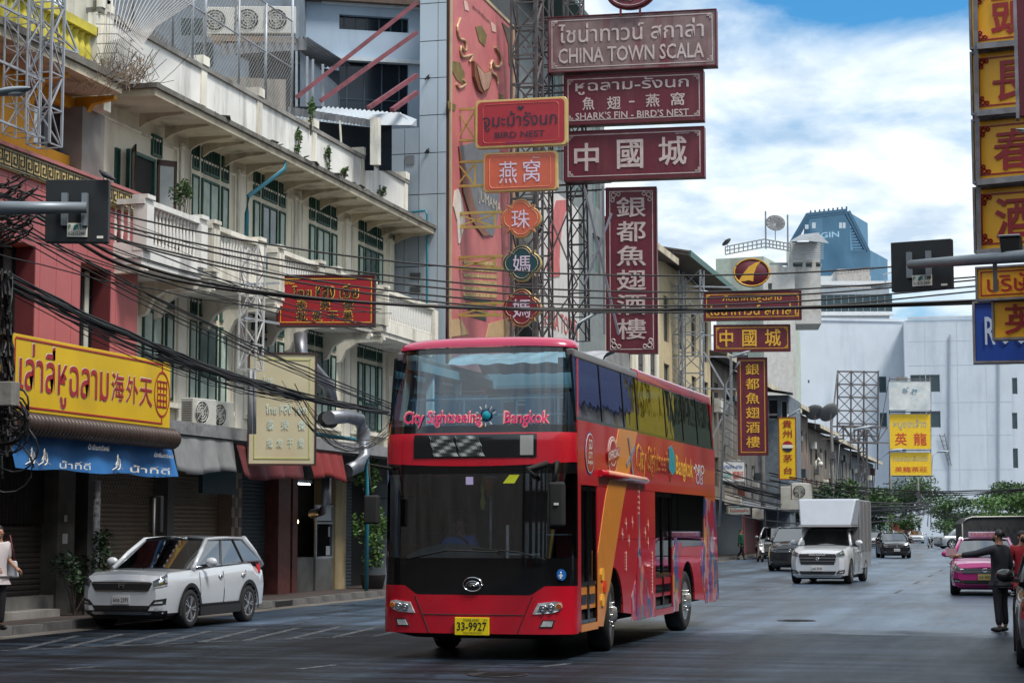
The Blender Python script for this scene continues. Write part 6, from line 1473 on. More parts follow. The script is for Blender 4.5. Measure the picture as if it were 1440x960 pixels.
facade('tile_roofed_house', 'warm cream house with tall windows and green edged tile roof past the maroon sign', -17.2, at(925,450,X=-17.2).y+.3, at(1000,450,X=-17.2).y, 15.0, yh, (4.5, 7.6, 11.0), (1.5, 2.3), tile_r, 1.6, cols=4, edge=mat('green_fascia', (.02,.09,.07), .5), pm=dg)
mb = MB(); truss(mb, at(972, 640, D=98), at(972, 380, D=98), 1.1, 1.1, .05); truss(mb, at(951, 560, D=98), at(951, 390, D=98), .8, 1.1, .04)
for y_ in (402, 440, 470, 500, 545): mb.bar(at(945, y_, D=98), at(1035, y_+2, D=98), .07)
mb.bar(at(990,495,D=98), at(1028,560,D=98), .08); mb.bar(at(1028,560,D=98), at(1000,620,D=98), .08); mb.bar(at(1028,500,D=98), at(1028,640,D=98), .12)
solo('sign_tower', mb, steel, 'grey lattice steelwork holding the far gold lettered signs', 'steel tower')
# low old shophouses receding on the left
rng = random.Random(5)
yr0 = 108.5
ow = [mat('old_render_%s' % n_, c_, .9, var=.25, scale=.6, bump=.3, dirt=(.045,.04,.036), damt=.85, dscale=.7, streak=True) for n_, c_ in (('tan', (.15,.125,.10)), ('grey', (.13,.125,.12)), ('blue', (.10,.12,.14)), ('pink', (.17,.12,.10)))]
specs = [(12, 11.4, 'soot stained tan shophouse past the gold signs'), (11, 11.0, 'grey shophouse with tin awning halfway down the street'), (14, 10.4, 'bluish old shophouse under satellite dishes'), (14, 10.8, 'blackened shophouse behind the leaning pole'), (16, 10.0, 'low pinkish shophouse near the street trees'), (24, 9.6, 'farthest low shophouse before the white building'), (30, 9.2, 'last grey shophouse at the bend of the street')]
for k, (ln, hh, lb) in enumerate(specs):
    facade('old_shophouse', lb, -17.2, yr0, yr0+ln-.2, hh, ow[(k*1) % 4], (4.1, hh-3.0), (1.5, 1.7), tile_r, 1.0, cols=max(3, int(ln/3.5)), pm=dark_in, group='old shophouses along the far pavement', fm=[steel_d, mat('pale_frame', (.5,.5,.45))][k % 2])
    o_ = [o for o in bpy.data.objects if o.get('label') == lb][0]
    m_ = MB(); X_ = -17.2; m_.hexa([(X_,yr0+.3,3.4),(X_+2.2,yr0+.3,2.9),(X_+2.2,yr0+ln-.5,2.9),(X_,yr0+ln-.5,3.4)], [(X_,yr0+.3,3.46),(X_+2.2,yr0+.3,2.96),(X_+2.2,yr0+ln-.5,2.96),(X_,yr0+ln-.5,3.46)]); part('awning', m_, cg, o_)
    m_ = MB(); wall_holes(m_, X_+.01, X_+.06, yr0+.2, yr0+ln-.4, .1, 3.3, []); part('shop_shutter', m_, [blue_s, mat('faded_red_shutter', (.16,.02,.02), .6), tan_s][k % 3], o_)
    for j in range(6):
        q = MB(); w1 = rng.uniform(.5,1.1); yy = yr0+ln*(j+.5)/6.5; zz = rng.uniform(3.6, hh-1.4); q.box(X_+.02, X_+.45, yy, yy+w1, zz, zz+rng.uniform(.4,.9)); part('wall_box', q, [acm, steel_d, conc_w, blue_s, cream_l, redt][j], o_, bevel=.02)
    yr0 += ln
# shop signs under the far row
q = sign('shop_board', 'white shop board with blue and red lettering just right of the bus', (1014,648,1048,676), 106, -20, mat('board_white', (.50,.52,.53), .6), texts=[('บุญส่ง-ขาย', .06,.14,.9,.42,mat('letter_blue', (.03,.10,.35), .5),.02),('ร้านขาย',.08,.55,.42,.85,mat('letter_green', (.03,.25,.2), .5),.02),('福源行',.46,.5,.94,.9,rr_l,.03)], edge=steel, th=.3)
q = sign('shop_board', 'pale green shop board over the red doorway beyond the bus', (1024,712,1055,722), 108, -20, mat('board_pale_green', (.22,.30,.28), .6), texts=[('ร้านไทยทองห้าง', .06,.2,.94,.8,crim,.02)], edge=steel, th=.2)
q = MB(); q.box(-17.1,-16.9, 103, 107.5, .1, 3.0); solo('red_shopfront', q, mat('dull_red_door', (.14,.008,.012), .6, var=.2), 'dull red shop doors on the pavement right of the bus', 'shopfront')
# facade between 100 and 108 
facade('dark_corner_shop', 'narrow dark shophouse with clutter between the tile roofed house and the far row', -17.2, at(1000,450,X=-17.2).y+.1, 108.4, 9.2, ow[1], (4.2, 6.6), (1.0, 1.5), tile_r, 1.4, cols=1, pm=dark_in)
# --- right background
def yaw_block(name, label, px0, px1, pytop, D, rel, wm, depth=15, windows=(), pybot=760, wmat=None, cat='building'):
    c = at((px0+px1)/2, 743, D=D); c.z = 0; t = thing(name, label, cat, c, THETA-R(rel)); Bm = mworld(t); I = Bm.inverted()
    def lp(px, py, yl=0.0):
        o = I @ CAMP; d = I @ at(px, py, D=10)-o; k = (yl-o.y)/d.y; p = o+d*k; return p.x, p.z
    x0, x1 = lp(px0, 700)[0], lp(px1, 700)[0]; zt = lp((px0+px1)/2, pytop)[1]; zb0 = -.02 if pybot >= 700 else lp((px0+px1)/2, pybot)[1]
    H = []
    for (a, b, c_, d_) in windows: 
        (wx0, wz1), (wx1, wz0) = lp(a, b), lp(c_, d_); H.append((wx0, wx1, wz0, wz1))
    m = MB(); wall_holes(m, 0, .35, x0, x1, zb0, zt, H); m.v = [(b, a, c) for a, b, c in m.v]; m.box(x0, x1, .36, depth, zb0, zt); part('wall', m, wm, t, local=True, fix=True)
    for h in H:
        g_ = MB(); g_.box(h[0], h[1], .25, .28, h[2], h[3]); w_ = part('window', g_, wmat or mat('far_window', (.025,.05,.06), .15, var=.3), t, local=True)
        f = MB(); n = max(1, int((h[1]-h[0])/1.6))
        for i in range(n+1): xx = h[0]+(h[1]-h[0])*i/n; f.box(xx-.05, xx+.05, .18, .248, h[2], h[3])
        f.box(h[0], h[1], .18, .247, h[3]-.1, h[3]); f.box(h[0], h[1], .18, .247, h[2], h[2]+.1); part('window_frame', f, mat('far_frame', (.30,.33,.35), .5), w_, local=True)
    return t, lp, x0, x1, zt
wbm = mat('white_brick_paint', (.54,.59,.65), .75, var=.05, scale=.25, dirt=(.30,.35,.42), damt=.5, dscale=.25, streak=True)
wbm2 = mat('white_brick_paint_b', (.53,.58,.64), .75, var=.05, scale=.25, dirt=(.28,.33,.40), damt=.5, dscale=.3, streak=True)
wb, lp, *_ = yaw_block('white_department_building', 'huge windowless-looking white building closing the end of the street', 1100, 1276, 450, 400, -8, wbm, 25, windows=((1136,534,1138.5,538.5),(1236,529,1247,552),(1237,580,1248,602)))
mb = MB(); (a, z_), (b, z2) = lp(1100,450), lp(1276,450); mb.box(a-.2, b+.1, -.25, .5, z_, z_+.6); part('parapet', mb, wbm, wb, local=True)
wb2, lp, *_ = yaw_block('white_corner_wing', 'white building wing with paired dark windows right of the yellow signs', 1276, 1426, 449, 392, 10, wbm2, 25, windows=((1280,527,1322,551),(1280,578,1323,601)))
mb = MB(); (a, z_), (b, z2) = lp(1276,449), lp(1426,449); mb.box(a, b, -.2, .5, z_, z_+.5); part('parapet', mb, wbm2, wb2, local=True)
mb = MB(); (a, z_), (b, z2) = lp(1259,530), lp(1276,535); part('ledge', mb.box(a, b, -.3, -.01, z2, z_), conc_w, wb2, local=True)
mb = MB()
for (a_, b_) in (((1321,610),(1335,655)),((1328,609),(1338,655))): A, B = lp(*a_, -.4), lp(*b_, -.4); mb.bar((A[0],-.4,A[1]), (B[0],-.4,B[1]), .12)
for i in range(7): A, B = lp(1321+2*i, 613+i*6.5, -.4), lp(1328+1.5*i, 613+i*6.5, -.4); mb.bar((A[0],-.4,A[1]), (B[0],-.4,B[1]), .08)
part('wall_ladder', mb, steel_d, wb2, local=True)
def joints(t_, lp_, xs, ys, x0_, x1_, y0_, y1_):
    m = MB()
    for x in xs: A, B = lp_(x, y0_, -.02), lp_(x, y1_, -.02); m.box(A[0]-.06, A[0]+.06, -.03, -.002, B[1], A[1])
    for y in ys: A, B = lp_(x0_, y, -.02), lp_(x1_, y, -.02); m.box(A[0], B[0], -.025, -.001, A[1]-.05, A[1]+.05)
    part('wall_joint', m, mat('joint_shadow', (.46,.51,.57), .8), t_, local=True, kind='stuff')  # slightly darker grey bars mark the wall joints
joints(wb2, lp, (1300, 1345, 1385), (480, 514, 566, 612, 660), 1277, 1425, 452, 740)
for x in (1336, 1405): m = MB(); A, B = lp(x, 470, -.3), lp(x, 735, -.3); m.bar((A[0],-.3,A[1]), (B[0],-.3,B[1]), .28); part('rain_pipe', m, mat('pipe_grey', (.33,.38,.43), .6), wb2, local=True)
wb3, lp, *_ = yaw_block('white_side_block', 'white block with narrow dark windows behind the blue room sign', 1422, 1470, 470, 400, 10, wbm, 20, windows=((1423,531,1431,554),(1423,580,1431,603),(1424,630,1432,658)))
# stepped pale tower with long window band
tw1, lp, *_ = yaw_block('stepped_office_block', 'pale office block with a long strip of windows rising above the white building', 1120, 1256, 405, 440, 2, mat('office_pale', (.55,.58,.60), .7, var=.06, dirt=(.3,.3,.3), damt=.4, streak=True), 25, windows=((1142,414,1255,438),(1126,449,1136,458),(1143,449,1166,458)))
mb = MB(); (a, z_), (b, _) = lp(1110,398), lp(1258,398); mb.box(a, b, -1, 3, z_-.6, z_+.3); (a, z_), (b, _) = lp(1120,442), lp(1256,442); mb.box(a, b, -.9, -.01, z_-.4, z_); part('ledge', mb, mat('office_ledge', (.6,.61,.62), .7), tw1, local=True)
yaw_block('office_penthouse', 'upper pale storey set back above the strip-window office block', 1080, 1230, 388, 452, 2, mat('office_pale', (.55,.58,.60)), 20)
tw2, lp, *_ = yaw_block('stepped_roof_block', 'small pale roof block with rusty pipes below the blue netted tower', 1183, 1229, 378, 448, 2, mat('office_rust', (.38,.36,.34), .8, dirt=(.2,.12,.08), damt=.6), 12)
# green-white block with terrace
gwm = mat('pale_green_render', (.42,.48,.42), .8, var=.1, dirt=(.22,.2,.15), damt=.5, streak=True)
gw, lp, x0, x1, zt = yaw_block('pale_green_building', 'pale green building with railed roof terrace and satellite dish', 1010, 1078, 362, 150, 22, gwm, 12, windows=((1012,488,1030,500),(1035,498,1052,504)))
gw2, lp2, *_ = yaw_block('rust_streaked_annex', 'white annex with rust streaks beside the pale green terrace building', 1077, 1122, 375, 148, -4, mat('white_rust_render', (.50,.50,.48), .8, dirt=(.28,.15,.08), damt=.6, dscale=1.5, streak=True), 12, windows=((1084,368.5,1108,373),(1080,398,1086,408)))
mb = MB(); 
def rail(px0, py0, px1, py1, h=12, n=8, D=148):
    m = MB()
    for k in (0, .5, 1): m.bar(at(px0, py0-h*k, D=D), at(px1, py1-h*k, D=D), .09)
    for i in range(n+1):
        x_ = px0+(px1-px0)*i/n; y_ = py0+(py1-py0)*i/n; m.bar(at(x_, y_, D=D), at(x_, y_-h, D=D), .08)
    return m
m = rail(1020, 358, 1077, 347, 11, 9, 150); part('terrace_rail', m, mat('rail_grey', (.25,.27,.28), .6), gw)
m = rail(1077, 347, 1112, 353, 10, 7, 148); part('terrace_rail', m, mat('rail_grey', (.25,.27,.28), .6), gw2)
# lift house with pitched roof and louvres
lh, lp, *_ = yaw_block('roof_turret', 'square louvred roof turret with grey pitched roof in front of the blue tower', 1114, 1159, 340, 150, 6, mat('turret_white', (.52,.52,.50), .8, dirt=(.25,.16,.1), damt=.4), 5, windows=((1115,369,1129,376),(1133,369,1142,376),(1147,369,1155,376)), pybot=455)
m = MB()
for i in range(8): m.bar(at(1114, 341+i*3.2, D=149.6), at(1131, 341+i*3.2, D=149.4), .07); m.bar(at(1131, 341+i*3.2, D=149.4), at(1158, 341+i*3.2, D=149.6), .07)
part('louvre', m, steel, lh, kind='stuff')
a, b, c, d, e_ = at(1109,340,D=149), at(1132,338,D=148.5), at(1166,342,D=150), at(1150,327,D=150), at(1128,336,D=155)
m = MB(); m.quad(a, b, d, at(1126,330,D=153)); m.quad(b, c, d); m.quad(a, at(1126,330,D=153), e_); m.quad(c, e_, at(1126,330,D=153), d); part('roof', m, mat('grey_roof', (.22,.24,.26), .5), lh)
o_ = bpy.data.objects.get('roof.010')
# dishes
def dish(label, c, r, rz, tilt, group='satellite dishes on the roofs'):
    t = thing('satellite_dish', label, 'satellite dish', c, rz, group)
    M_ = Euler((R(tilt),0,0)).to_matrix().to_4x4()
    m = MB(); m.M = M_; m.lathe([(0,.0),(r*.4,r*.04),(r*.75,r*.16),(r,r*.30),(r,r*.32),(r*.72,r*.19),(0,.03)], (0,0,0), 20, 'z'); part('bowl', m, mat('dish_mesh', (.10,.105,.11), .6), t, local=True)
    m = MB(); m.M = M_
    for i in range(12): a_ = i*math.pi/6; m.bar((0,0,.05), (r*math.cos(a_), r*math.sin(a_), r*.34), r*.02)
    for i in range(3): a_ = i*2.094; m.bar((r*.9*math.cos(a_), r*.9*math.sin(a_), r*.28), (0,0,r*.85), r*.02)
    m.ball((0,0,r*.85), r*.07, 8, 6); part('feed_arm', m, steel, t, local=True)
    m = MB(); m.bar((0,0,0), (0,0,-r*1.6), r*.07); part('post', m, steel_d, t, local=True)
dish('big dark mesh dish on a post on the pale green building terrace', at(1090,316,D=147), .75*1.0, THETA, 62)
dish('small pale dish at the left corner of the terrace roof', at(1023,342,D=150), .42, THETA+1, -40)
dish('left of two mesh dishes above the old shophouse roofs', at(1146,582,D=150), .75, THETA, -50); dish('right of two mesh dishes above the old shophouse roofs', at(1168,582,D=150), .85, THETA+.5, -55)
m = MB(); m.bar(at(1077,350,D=148), at(1076.5,297,D=148), .12); solo('roof_mast', m, steel, 'thin lightning mast left of the big terrace dish', 'mast')
m = MB(); m.bar(at(1108,352,D=148), at(1107.5,302,D=148), .12); solo('roof_mast', m, steel, 'thin lightning mast right of the big terrace dish', 'mast')
# blue netted tower
net = mat('blue_netting', (.09,.21,.33), .8, var=.12, scale=.15, dirt=(.10,.26,.40), damt=.6, dscale=.2, streak=True)
bt = thing('blue_netted_tower', 'unfinished tower wrapped in blue netting with raking steel and ORIGIN lettering', 'building', at(1175,400,D=640))
def slab(pts, D, dep, m_, nm):
    P = [at(x_, y_, D=D) for x_, y_ in pts]; Q = [p_+Vector((4,dep,0)) for p_ in P]; n = len(P); m = MB(); m._add(P+Q, [tuple(range(n)), tuple(range(2*n-1,n-1,-1))]+[(i,(i+1)%n,n+(i+1)%n,n+i) for i in range(n)]); return part(nm, m, m_, bt, fix=True)
slab([(1140,395),(1136,300),(1150,300),(1191,297),(1195,299),(1196,352),(1224,352),(1224,395)], 640, 24, net, 'netted_core')
slab([(1133,300),(1138,299),(1138,330),(1130,330)], 638, 3, net, 'netted_fin')
m = MB()
for (a_, b_) in (((1110,345),(1135,302)),((1114,348),(1138,303)),((1188,296),(1217,351)),((1193,297),(1221,353)),((1134,302),(1190,296)),((1134,306),(1190,299))): m.bar(at(*a_, D=636), at(*b_, D=636), 1.0)
for i in range(8): m.bar(at(1196+.5*i, 322+i*4, D=636), at(1203+i*2.1, 322+i*4, D=636), .5)
for i in range(9): m.bar(at(1140+i*6.3, 302-i*.6, D=636), at(1140+i*6.3, 296-i*.7, D=636), .5)
part('raking_steel', m, mat('blue_dark_steel', (.04,.11,.19), .7), bt)
for a_ in ((1132,316,1137,322),(1142,313,1147,321),(1180,313,1184,321),(1185,313,1189,321)):
    m = MB(); m.quad(at(a_[0],a_[3],D=635), at(a_[2],a_[3],D=635), at(a_[2],a_[1],D=635), at(a_[0],a_[1],D=635)); part('window', m, mat('open_floor', (.55,.62,.68), .8), bt)
m = MB(); A = at(1128,337,D=634); B = at(1180,333,D=634); hh = 8*634/F_PX; vs, fs = text_mesh('ORIGIN', .02); r_ = (B-A); m._add([A+r_*u+Vector((0,0,hh*v)) for u, v in vs], fs); part('lettering', m, mat('tower_letter', (.35,.55,.7), .6), bt)
# small far roof things
m = rail(1175, 386, 1228, 380, 5, 12, 438); solo('roof_planting_rail', m, steel_d, 'rusty railing along the office roof under the blue tower', 'railing')
m = MB(); m.bar(at(1245,398,D=436), at(1244.5,385,D=436), .3); m.bar(at(1242,386,D=436), at(1254,383,D=436), .3); solo('tv_aerial', m, steel, 'small television aerial at the right end of the office roof', 'aerial')
# steel billboard frame (empty)
m = MB()
xs_ = (1178,1197,1215,1235); yz = (522,540,558,577,595,612)
for x_ in xs_: m.bar(at(x_,521,D=186), at(x_-1,660,D=186), .15)
for y_ in yz: m.bar(at(1177,y_,D=186), at(1236,y_+1,D=186), .14)
for i in range(3):
    for j in range(5): m.bar(at(xs_[i],yz[j],D=186), at(xs_[i+1],yz[j+1],D=186), .08); m.bar(at(xs_[i+1],yz[j],D=186), at(xs_[i],yz[j+1],D=186), .08)
m.bar(at(1178,521,D=186), at(1165,640,D=180), .14); m.bar(at(1250,534,D=187), at(1235,620,D=186), .08)
solo('billboard_frame', m, steel_d, 'empty lattice billboard frame standing over the old shophouse roofs', 'billboard frame')
# big lattice gantry under the frame
m = MB(); truss(m, at(1178,610,D=182), at(1240,612,D=186), 1.5, 1.8, .08); truss(m, at(1213,740,D=184), at(1213,600,D=184), .8, 1.2, .08); solo('roof_gantry', m, steel_d, 'rusty lattice beam below the empty billboard frame', 'steel frame')
for k, (px_, lb) in enumerate(((1107, 'left'), )):
    pass
# grey curved roof and blue-black house left of the white building
hx, lp, *_ = yaw_block('dark_upper_house', 'dark wooden upper house with bowed roof behind the tall gold lettered sign', 1010, 1111, 556, 128, 14, mat('blue_grey_boards', (.13,.16,.19), .8, var=.2, dirt=(.04,.045,.05), damt=.7), 8, windows=((1080,560,1094,590),(1098,562,1107,590)), wmat=dark_in)
m = MB(); m.grid(lambda u, v: tuple(at(1005+u*110, 552-6*math.sin(math.pi*u)+v*4, D=127+v*8)), 12, 2); part('roof', m, cg, hx)
# opposite side of the street (its sky-blocking fronts are what the windows and paint reflect)
rw = [('r', 'dark shophouses behind the viewer on the near side', (.22,.2,.17), -40, 5.8, 13), ('right_row_yellow', 'yellow shophouse on the near side of the street', (.60,.45,.03), 6, 15, 12), ('r', 'white shophouse on the near side of the street', (.55,.53,.48), 15.2, 24, 14), ('r', 'grey shophouse on the near side of the street', (.30,.31,.32), 24.2, 36, 12), ('r', 'yellow fronted gold shop on the near side of the street', (.6,.42,.03), 36.2, 46, 13), ('r', 'cream shophouse on the near side farther on', (.45,.40,.30), 46.2, 60, 12), ('r', 'white shophouse with a deep blue fascia on the near side', (.60,.60,.58), 60.2, 72, 11), ('r', 'bright yellow shophouse on the near side farther on', (.75,.55,.03), 72.2, 80, 11), ('r', 'dark green shuttered shophouse on the near side', (.10,.13,.08), 80.2, 100, 12), ('r', 'brown shophouse on the near side far down', (.2,.15,.1), 100.2, 145, 13)]
for k, (n_, lb, c_, a, b, hh) in enumerate(rw):
    t = thing('opposite_shophouse', lb, 'building', (4.6, a, 0), 0, 'shophouses on the near side of the street')
    H = [(yy, yy+1.6, zz, zz+1.7) for zz in (4.5, 7.6, 10.6) if zz+1.8 < hh for yy in [a+.9+i*2.7 for i in range(int((b-a-1)/2.7))]]
    m = MB(); wall_holes(m, 4.6, 4.85, a, b, 3.4, hh, H); part('wall', m, mat('opposite_%d' % k, c_, .8, var=.15, dirt=(.1,.09,.08), damt=.5, streak=True), t)
    m = MB(); m.box(4.9, 12, a, b, 0, hh-.1); part('interior', m, dark_in, t)
    m = MB(); m.box(3.0, 4.6, a+.1, b-.1, 3.3, 3.5); part('awning', m, cg, t)
    m = MB(); m.box(4.45, 4.58, a+.6, b-.6, 3.6, 4.3); part('sign_board', m, [ylw, sred][k % 2], t)
    if k == 6: m = MB(); m.box(4.3, 4.58, a, b, 7.4, 10.8); part('fascia_sign', m, mat('sign_royal_blue', (.008,.05,.30)), t)

for k, (X_, a, b, hh, lb) in enumerate(((-17.2, -45, 16.8, 11, 'brown shophouse front before the yellow building, outside the view'), )):
    t = thing('roadside_shophouse', lb, 'building', (X_, a, 0)); m = MB(); m.box(X_-8, X_, a, b, 0, hh); part('wall', m, mat('brown_front', (.05,.045,.042), .8, var=.5, scale=.5), t)
t = thing('reflected_end_block', 'tall brown block added unseen behind the viewer for the glass to reflect', 'building', (-6, -46, 0)); m = MB(); m.box(-30, 20, -58, -46, 0, 19); part('wall', m, mat('brown_front', (.05,.045,.042)), t)  # unseen block added to darken what the bus windscreen reflects
m = MB()
for i in range(9):
    for j in range(5): m.box(-26+i*5, -23.5+i*5, -45.99, -45.9, 2+j*3.4, 3.8+j*3.4)
part('window', m, mat('pale_blind', (.35,.36,.36), .5), t, kind='stuff')

rng2 = random.Random(8); xx = -26
while xx < 10:
    w_ = rng2.uniform(1.2, 3.6); m = MB(); m.box(xx, xx+w_, -45.8, -45.6, rng2.uniform(0, 2), rng2.uniform(2.6, 5.5)); part('shop_panel', m, mat('shop_panel_%d' % (int(xx) % 5), [(.5,.52,.55),(.05,.25,.32),(.35,.03,.03),(.45,.40,.30),(.14,.16,.18)][int(xx) % 5], .6, var=.4), t); xx += w_ + rng2.uniform(0, 1.5)  # coloured panels added for the lower windscreen to reflect
# ================================================================ cars
tint = glass('car_glass', (.10,.13,.14), .16); blackpl = mat('black_plastic', (.016,.016,.017), .55)
rim_s = mat('alloy_rim', (.55,.56,.58), .25, metal=.8); redl = mat('tail_red', (.45,.01,.012), .25); headl = mat('headlamp_glass', (.50,.54,.57), .08, metal=.4, var=.4, scale=12)
def lerp_tab(tab, y):
    for (a, *p), (b, *q) in zip(tab, tab[1:]):
        if a <= y <= b: t = (y-a)/(b-a) if b > a else 0; t = t*t*(3-2*t)*.5+t*.5; return [u+(v-u)*t for u, v in zip(p, q)]
    return tab[-1][1:] if y > tab[-1][0] else tab[0][1:]
def wheel(t, x, y, r, s, w=.21, spokes=5, steer=0, rim=None):
    M_ = Matrix.Translation((x, y, r)) @ Euler((0,0,R(steer))).to_matrix().to_4x4(); k = r*.66
    m = MB(); m.M = M_; m.lathe([(k,0),(k+.01,s*.012),(r*.93,s*.012),(r,-s*.03),(r,-s*(w-.03)),(r*.93,-s*w),(k,-s*w)], (0,0,0), 28, 'x'); o = part('wheel', m, tyrem, t, local=True)
    m = MB(); m.M = M_; m.lathe([(k,.0),(k*.94,-s*.02),(k*.9,-s*.06),(0,-s*.07)], (0,0,0), 28, 'x', cap=False); part('rim_barrel', m, blackpl, o, local=True)
    m = MB(); m.M = M_; m.lathe([(k*1.0,s*.004),(k*.93,s*.004),(k*.93,-s*.03)], (0,0,0), 28, 'x', cap=False); m.lathe([(k*.24,-s*.03),(k*.22,s*.0),(0,s*.004)], (0,0,0), 12, 'x')
    for i in range(spokes):
        a = 2*math.pi*i/spokes; c_, s_ = math.cos(a), math.sin(a); d_ = .16
        for dd_ in (-d_, d_): m.bar((-s*.012, k*.15*c_, k*.15*s_), (-s*.006, k*.95*math.cos(a+dd_), k*.95*math.sin(a+dd_)), k*.13, .03)
    part('rim', m, rim or rim_s, o, local=True); return o
def car(label, loc, rz, paint, L=4.5, W=1.8, H=1.5, fo=.9, wb=2.6, wr=.33, hood=.95, belt=.98, nose=.78, cowl=1.15, wtop=1.95, rtop=3.9, rend=4.3, deck=None,
        clad=False, plate=None, grille=None, group=None, pillars=(.32,.66), tail=.95, spk=5, name='parked_car', cat='car', hlw=None, roof=True, rise=.0, plm=None, seats=True, steer=0):
    t = thing(name, label, cat, (*loc, 0), R(rz), group); hw = W/2; deck = deck or belt; gb = .20 if not clad else .24
    # y, top z, half width, lower z, nose inset
    tab = [(0, nose-.10, hw*.74, gb+.08), (.10, nose, hw*.88, gb), (.45, nose+.06, hw*.97, gb), (cowl, hood, hw, gb), (wtop, belt+.02, hw, gb), (rend-.6, belt+rise, hw, gb), (L-.55, deck, hw*.99, gb), (L-.12, deck-.02, hw*.93, gb+.02), (L, deck-.14, hw*.80, gb+.12)]
    ys = [0,.04,.10,.2,.32,.45,.62,.8,1,cowl,1.3,1.6,wtop,2.3,2.7,3.1,3.4,rend-.6,(rend-.6+L-.55)/2,L-.55,L-.35,L-.2,L-.12,L-.05,L]; ys = sorted(set(ys))
    sec = []
    for y in ys:
        zt, w, zb = lerp_tab(tab, y); h = zt-zb
        P = [(0,zb),(w*.82,zb),(w*.96,zb+.08*h),(w*.985,zb+.3*h),(w*1.0,zb+.55*h),(w*.985,zb+.74*h),(w*.955,zb+.9*h),(w*.87,zt),(w*.5,zt+.025),(0,zt+.035)]
        sec.append([(x, y, z) for x, z in P] + [(-x, y, z) for x, z in P[-2:0:-1]])
    n = len(sec[0]); m = MB(); vs = [p for s_ in sec for p in s_]; fs = [(j*n+i, j*n+(i+1) % n, (j+1)*n+(i+1) % n, (j+1)*n+i) for j in range(len(sec)-1) for i in range(n)]
    fs += [tuple(range(n)), tuple(range((len(sec)-1)*n, len(sec)*n))[::-1]]; m._add(vs, fs, True); b = part('body', m, paint, t, local=True, fix=True)
    import bmesh as _b; from mathutils.bvhtree import BVHTree
    bvh = BVHTree.FromPolygons([Vector(v) for v in m.v], m.f)
    # wheel openings cut through
    cut = MB()
    for a in (fo, fo+wb):
        for s in (-1, 1): cut.lathe([(wr*1.16, s*(hw-.30)), (wr*1.16, s*(hw+.2))], (0, a, wr), 24, 'x', False)
    cm = mesh_of('cutter', cut, blackpl); fixn(cm); co = bpy.data.objects.new('cutter', cm); COL.objects.link(co); co.parent = t
    bo = b.modifiers.new('cut', 'BOOLEAN'); bo.object = co; bo.operation = 'DIFFERENCE'; bo.solver = 'EXACT'
    bpy.context.view_layer.update(); dg_ = bpy.context.evaluated_depsgraph_get(); nm = bpy.data.meshes.new_from_object(b.evaluated_get(dg_)); b.modifiers.clear(); old = b.data; b.data = nm; nm.name = 'body'; bpy.data.objects.remove(co)
    if len(nm.materials) == 0: nm.materials.append(paint)
    nm.materials[0] = paint
    es = b.modifiers.new('es', 'EDGE_SPLIT'); es.split_angle = R(38)
    for i, a in enumerate((fo, fo+wb)):
        for s in (-1, 1):
            wheel(t, s*(hw-.012), a, wr, s, .21, spk, steer if i == 0 else 0)
            m = MB(); m.grid(lambda u, v: (s*(hw-.31+.30*v), a+wr*1.155*math.cos(math.pi*u), wr+wr*1.155*math.sin(math.pi*u)), 16, 1); part('wheel_arch', m, blackpl, t, local=True)
            if clad:
                m = MB(); m.grid(lambda u, v: (s*(hw*1.0+.006), a+wr*(1.13+.19*v)*math.cos(math.pi*(-.08+1.16*u)), wr+wr*(1.13+.19*v)*math.sin(math.pi*(-.08+1.16*u))), 20, 1); part('arch_trim', m, blackpl, t, local=True)
    hr_ = hw*.70; bw_ = hw*.90
    # greenhouse
    def A(s, u=1): return Vector((s*bw_*u, cowl+.02, hood+.02))
    zr = H-.05
    ro = MB(); ro.grid(lambda u, v: ((-1+2*u)*(hr_+.02), wtop-.06*math.sin(math.pi*u)+(rtop-wtop)*v, zr-.0+.05*math.sin(math.pi*u)**.7*1+.045*math.sin(math.pi*(.15+.7*v))-.03), 14, 12)
    ro.grid(lambda u, v: ((-1+2*u)*(hr_+.015), wtop+.02+(rtop-wtop-.04)*v, zr-.07), 2, 2)
    part('roof', ro, paint, t, local=True)
    def ws(u, v):
        x = (-1+2*u); q = math.sin(math.pi*u); return (x*(bw_+(hr_-bw_)*v), cowl+.02-.13*q*(1-v)-.06*q*v+(wtop-cowl)*v, hood+.015+.03*q*(1-v)+(zr-hood-.03)*v+.02*v*q)
    m = MB(); m.grid(ws, 14, 6); part('windscreen', m, tint, t, local=True)
    m = MB(); m.grid(lambda u, v: ((-1+2*u)*(bw_*.96+(hr_-bw_*.96)*v), rend+.06*math.sin(math.pi*u)+(rtop-rend)*v, deck+(zr-deck)*v), 10, 4); part('rear_window', m, tint, t, local=True)
    zb_ = belt+.01
    for s in (-1, 1):
        yb0, yb1 = cowl+.10, rend-.04; yt0, yt1 = wtop+.03, rtop-.02
        def sp(u, v): return Vector((s*((bw_+.012)+(hr_-bw_)*v), (yb0+(yb1-yb0)*u)*(1-v)+(yt0+(yt1-yt0)*u)*v, (hood+.03)*(1-u)*(1-v)*(u < .1)+zb_*(1-v)*(1 if u >= .1 else u)+0 + (zr-.02)*v))
        def spt(u, v): return Vector((s*((bw_+.012)+(hr_-bw_)*v), (yb0+(yb1-yb0)*u)*(1-v)+(yt0+(yt1-yt0)*u)*v, (zb_+rise*u)*(1-v)+(zr-.02)*v))
        seg = [0]+list(pillars)+[1]
        for a_, c_ in zip(seg, seg[1:]):
            m = MB(); m.quad(spt(a_+.012,.03), spt(c_-.012,.03), spt(c_-.012,.95), spt(a_+.012,.95)); part('side_window', m, tint, t, local=True)
        for a_ in pillars: m = MB(); m.bar(spt(a_, 0), spt(a_, 1), .05, .03); part('pillar', m, blackpl, t, local=True)
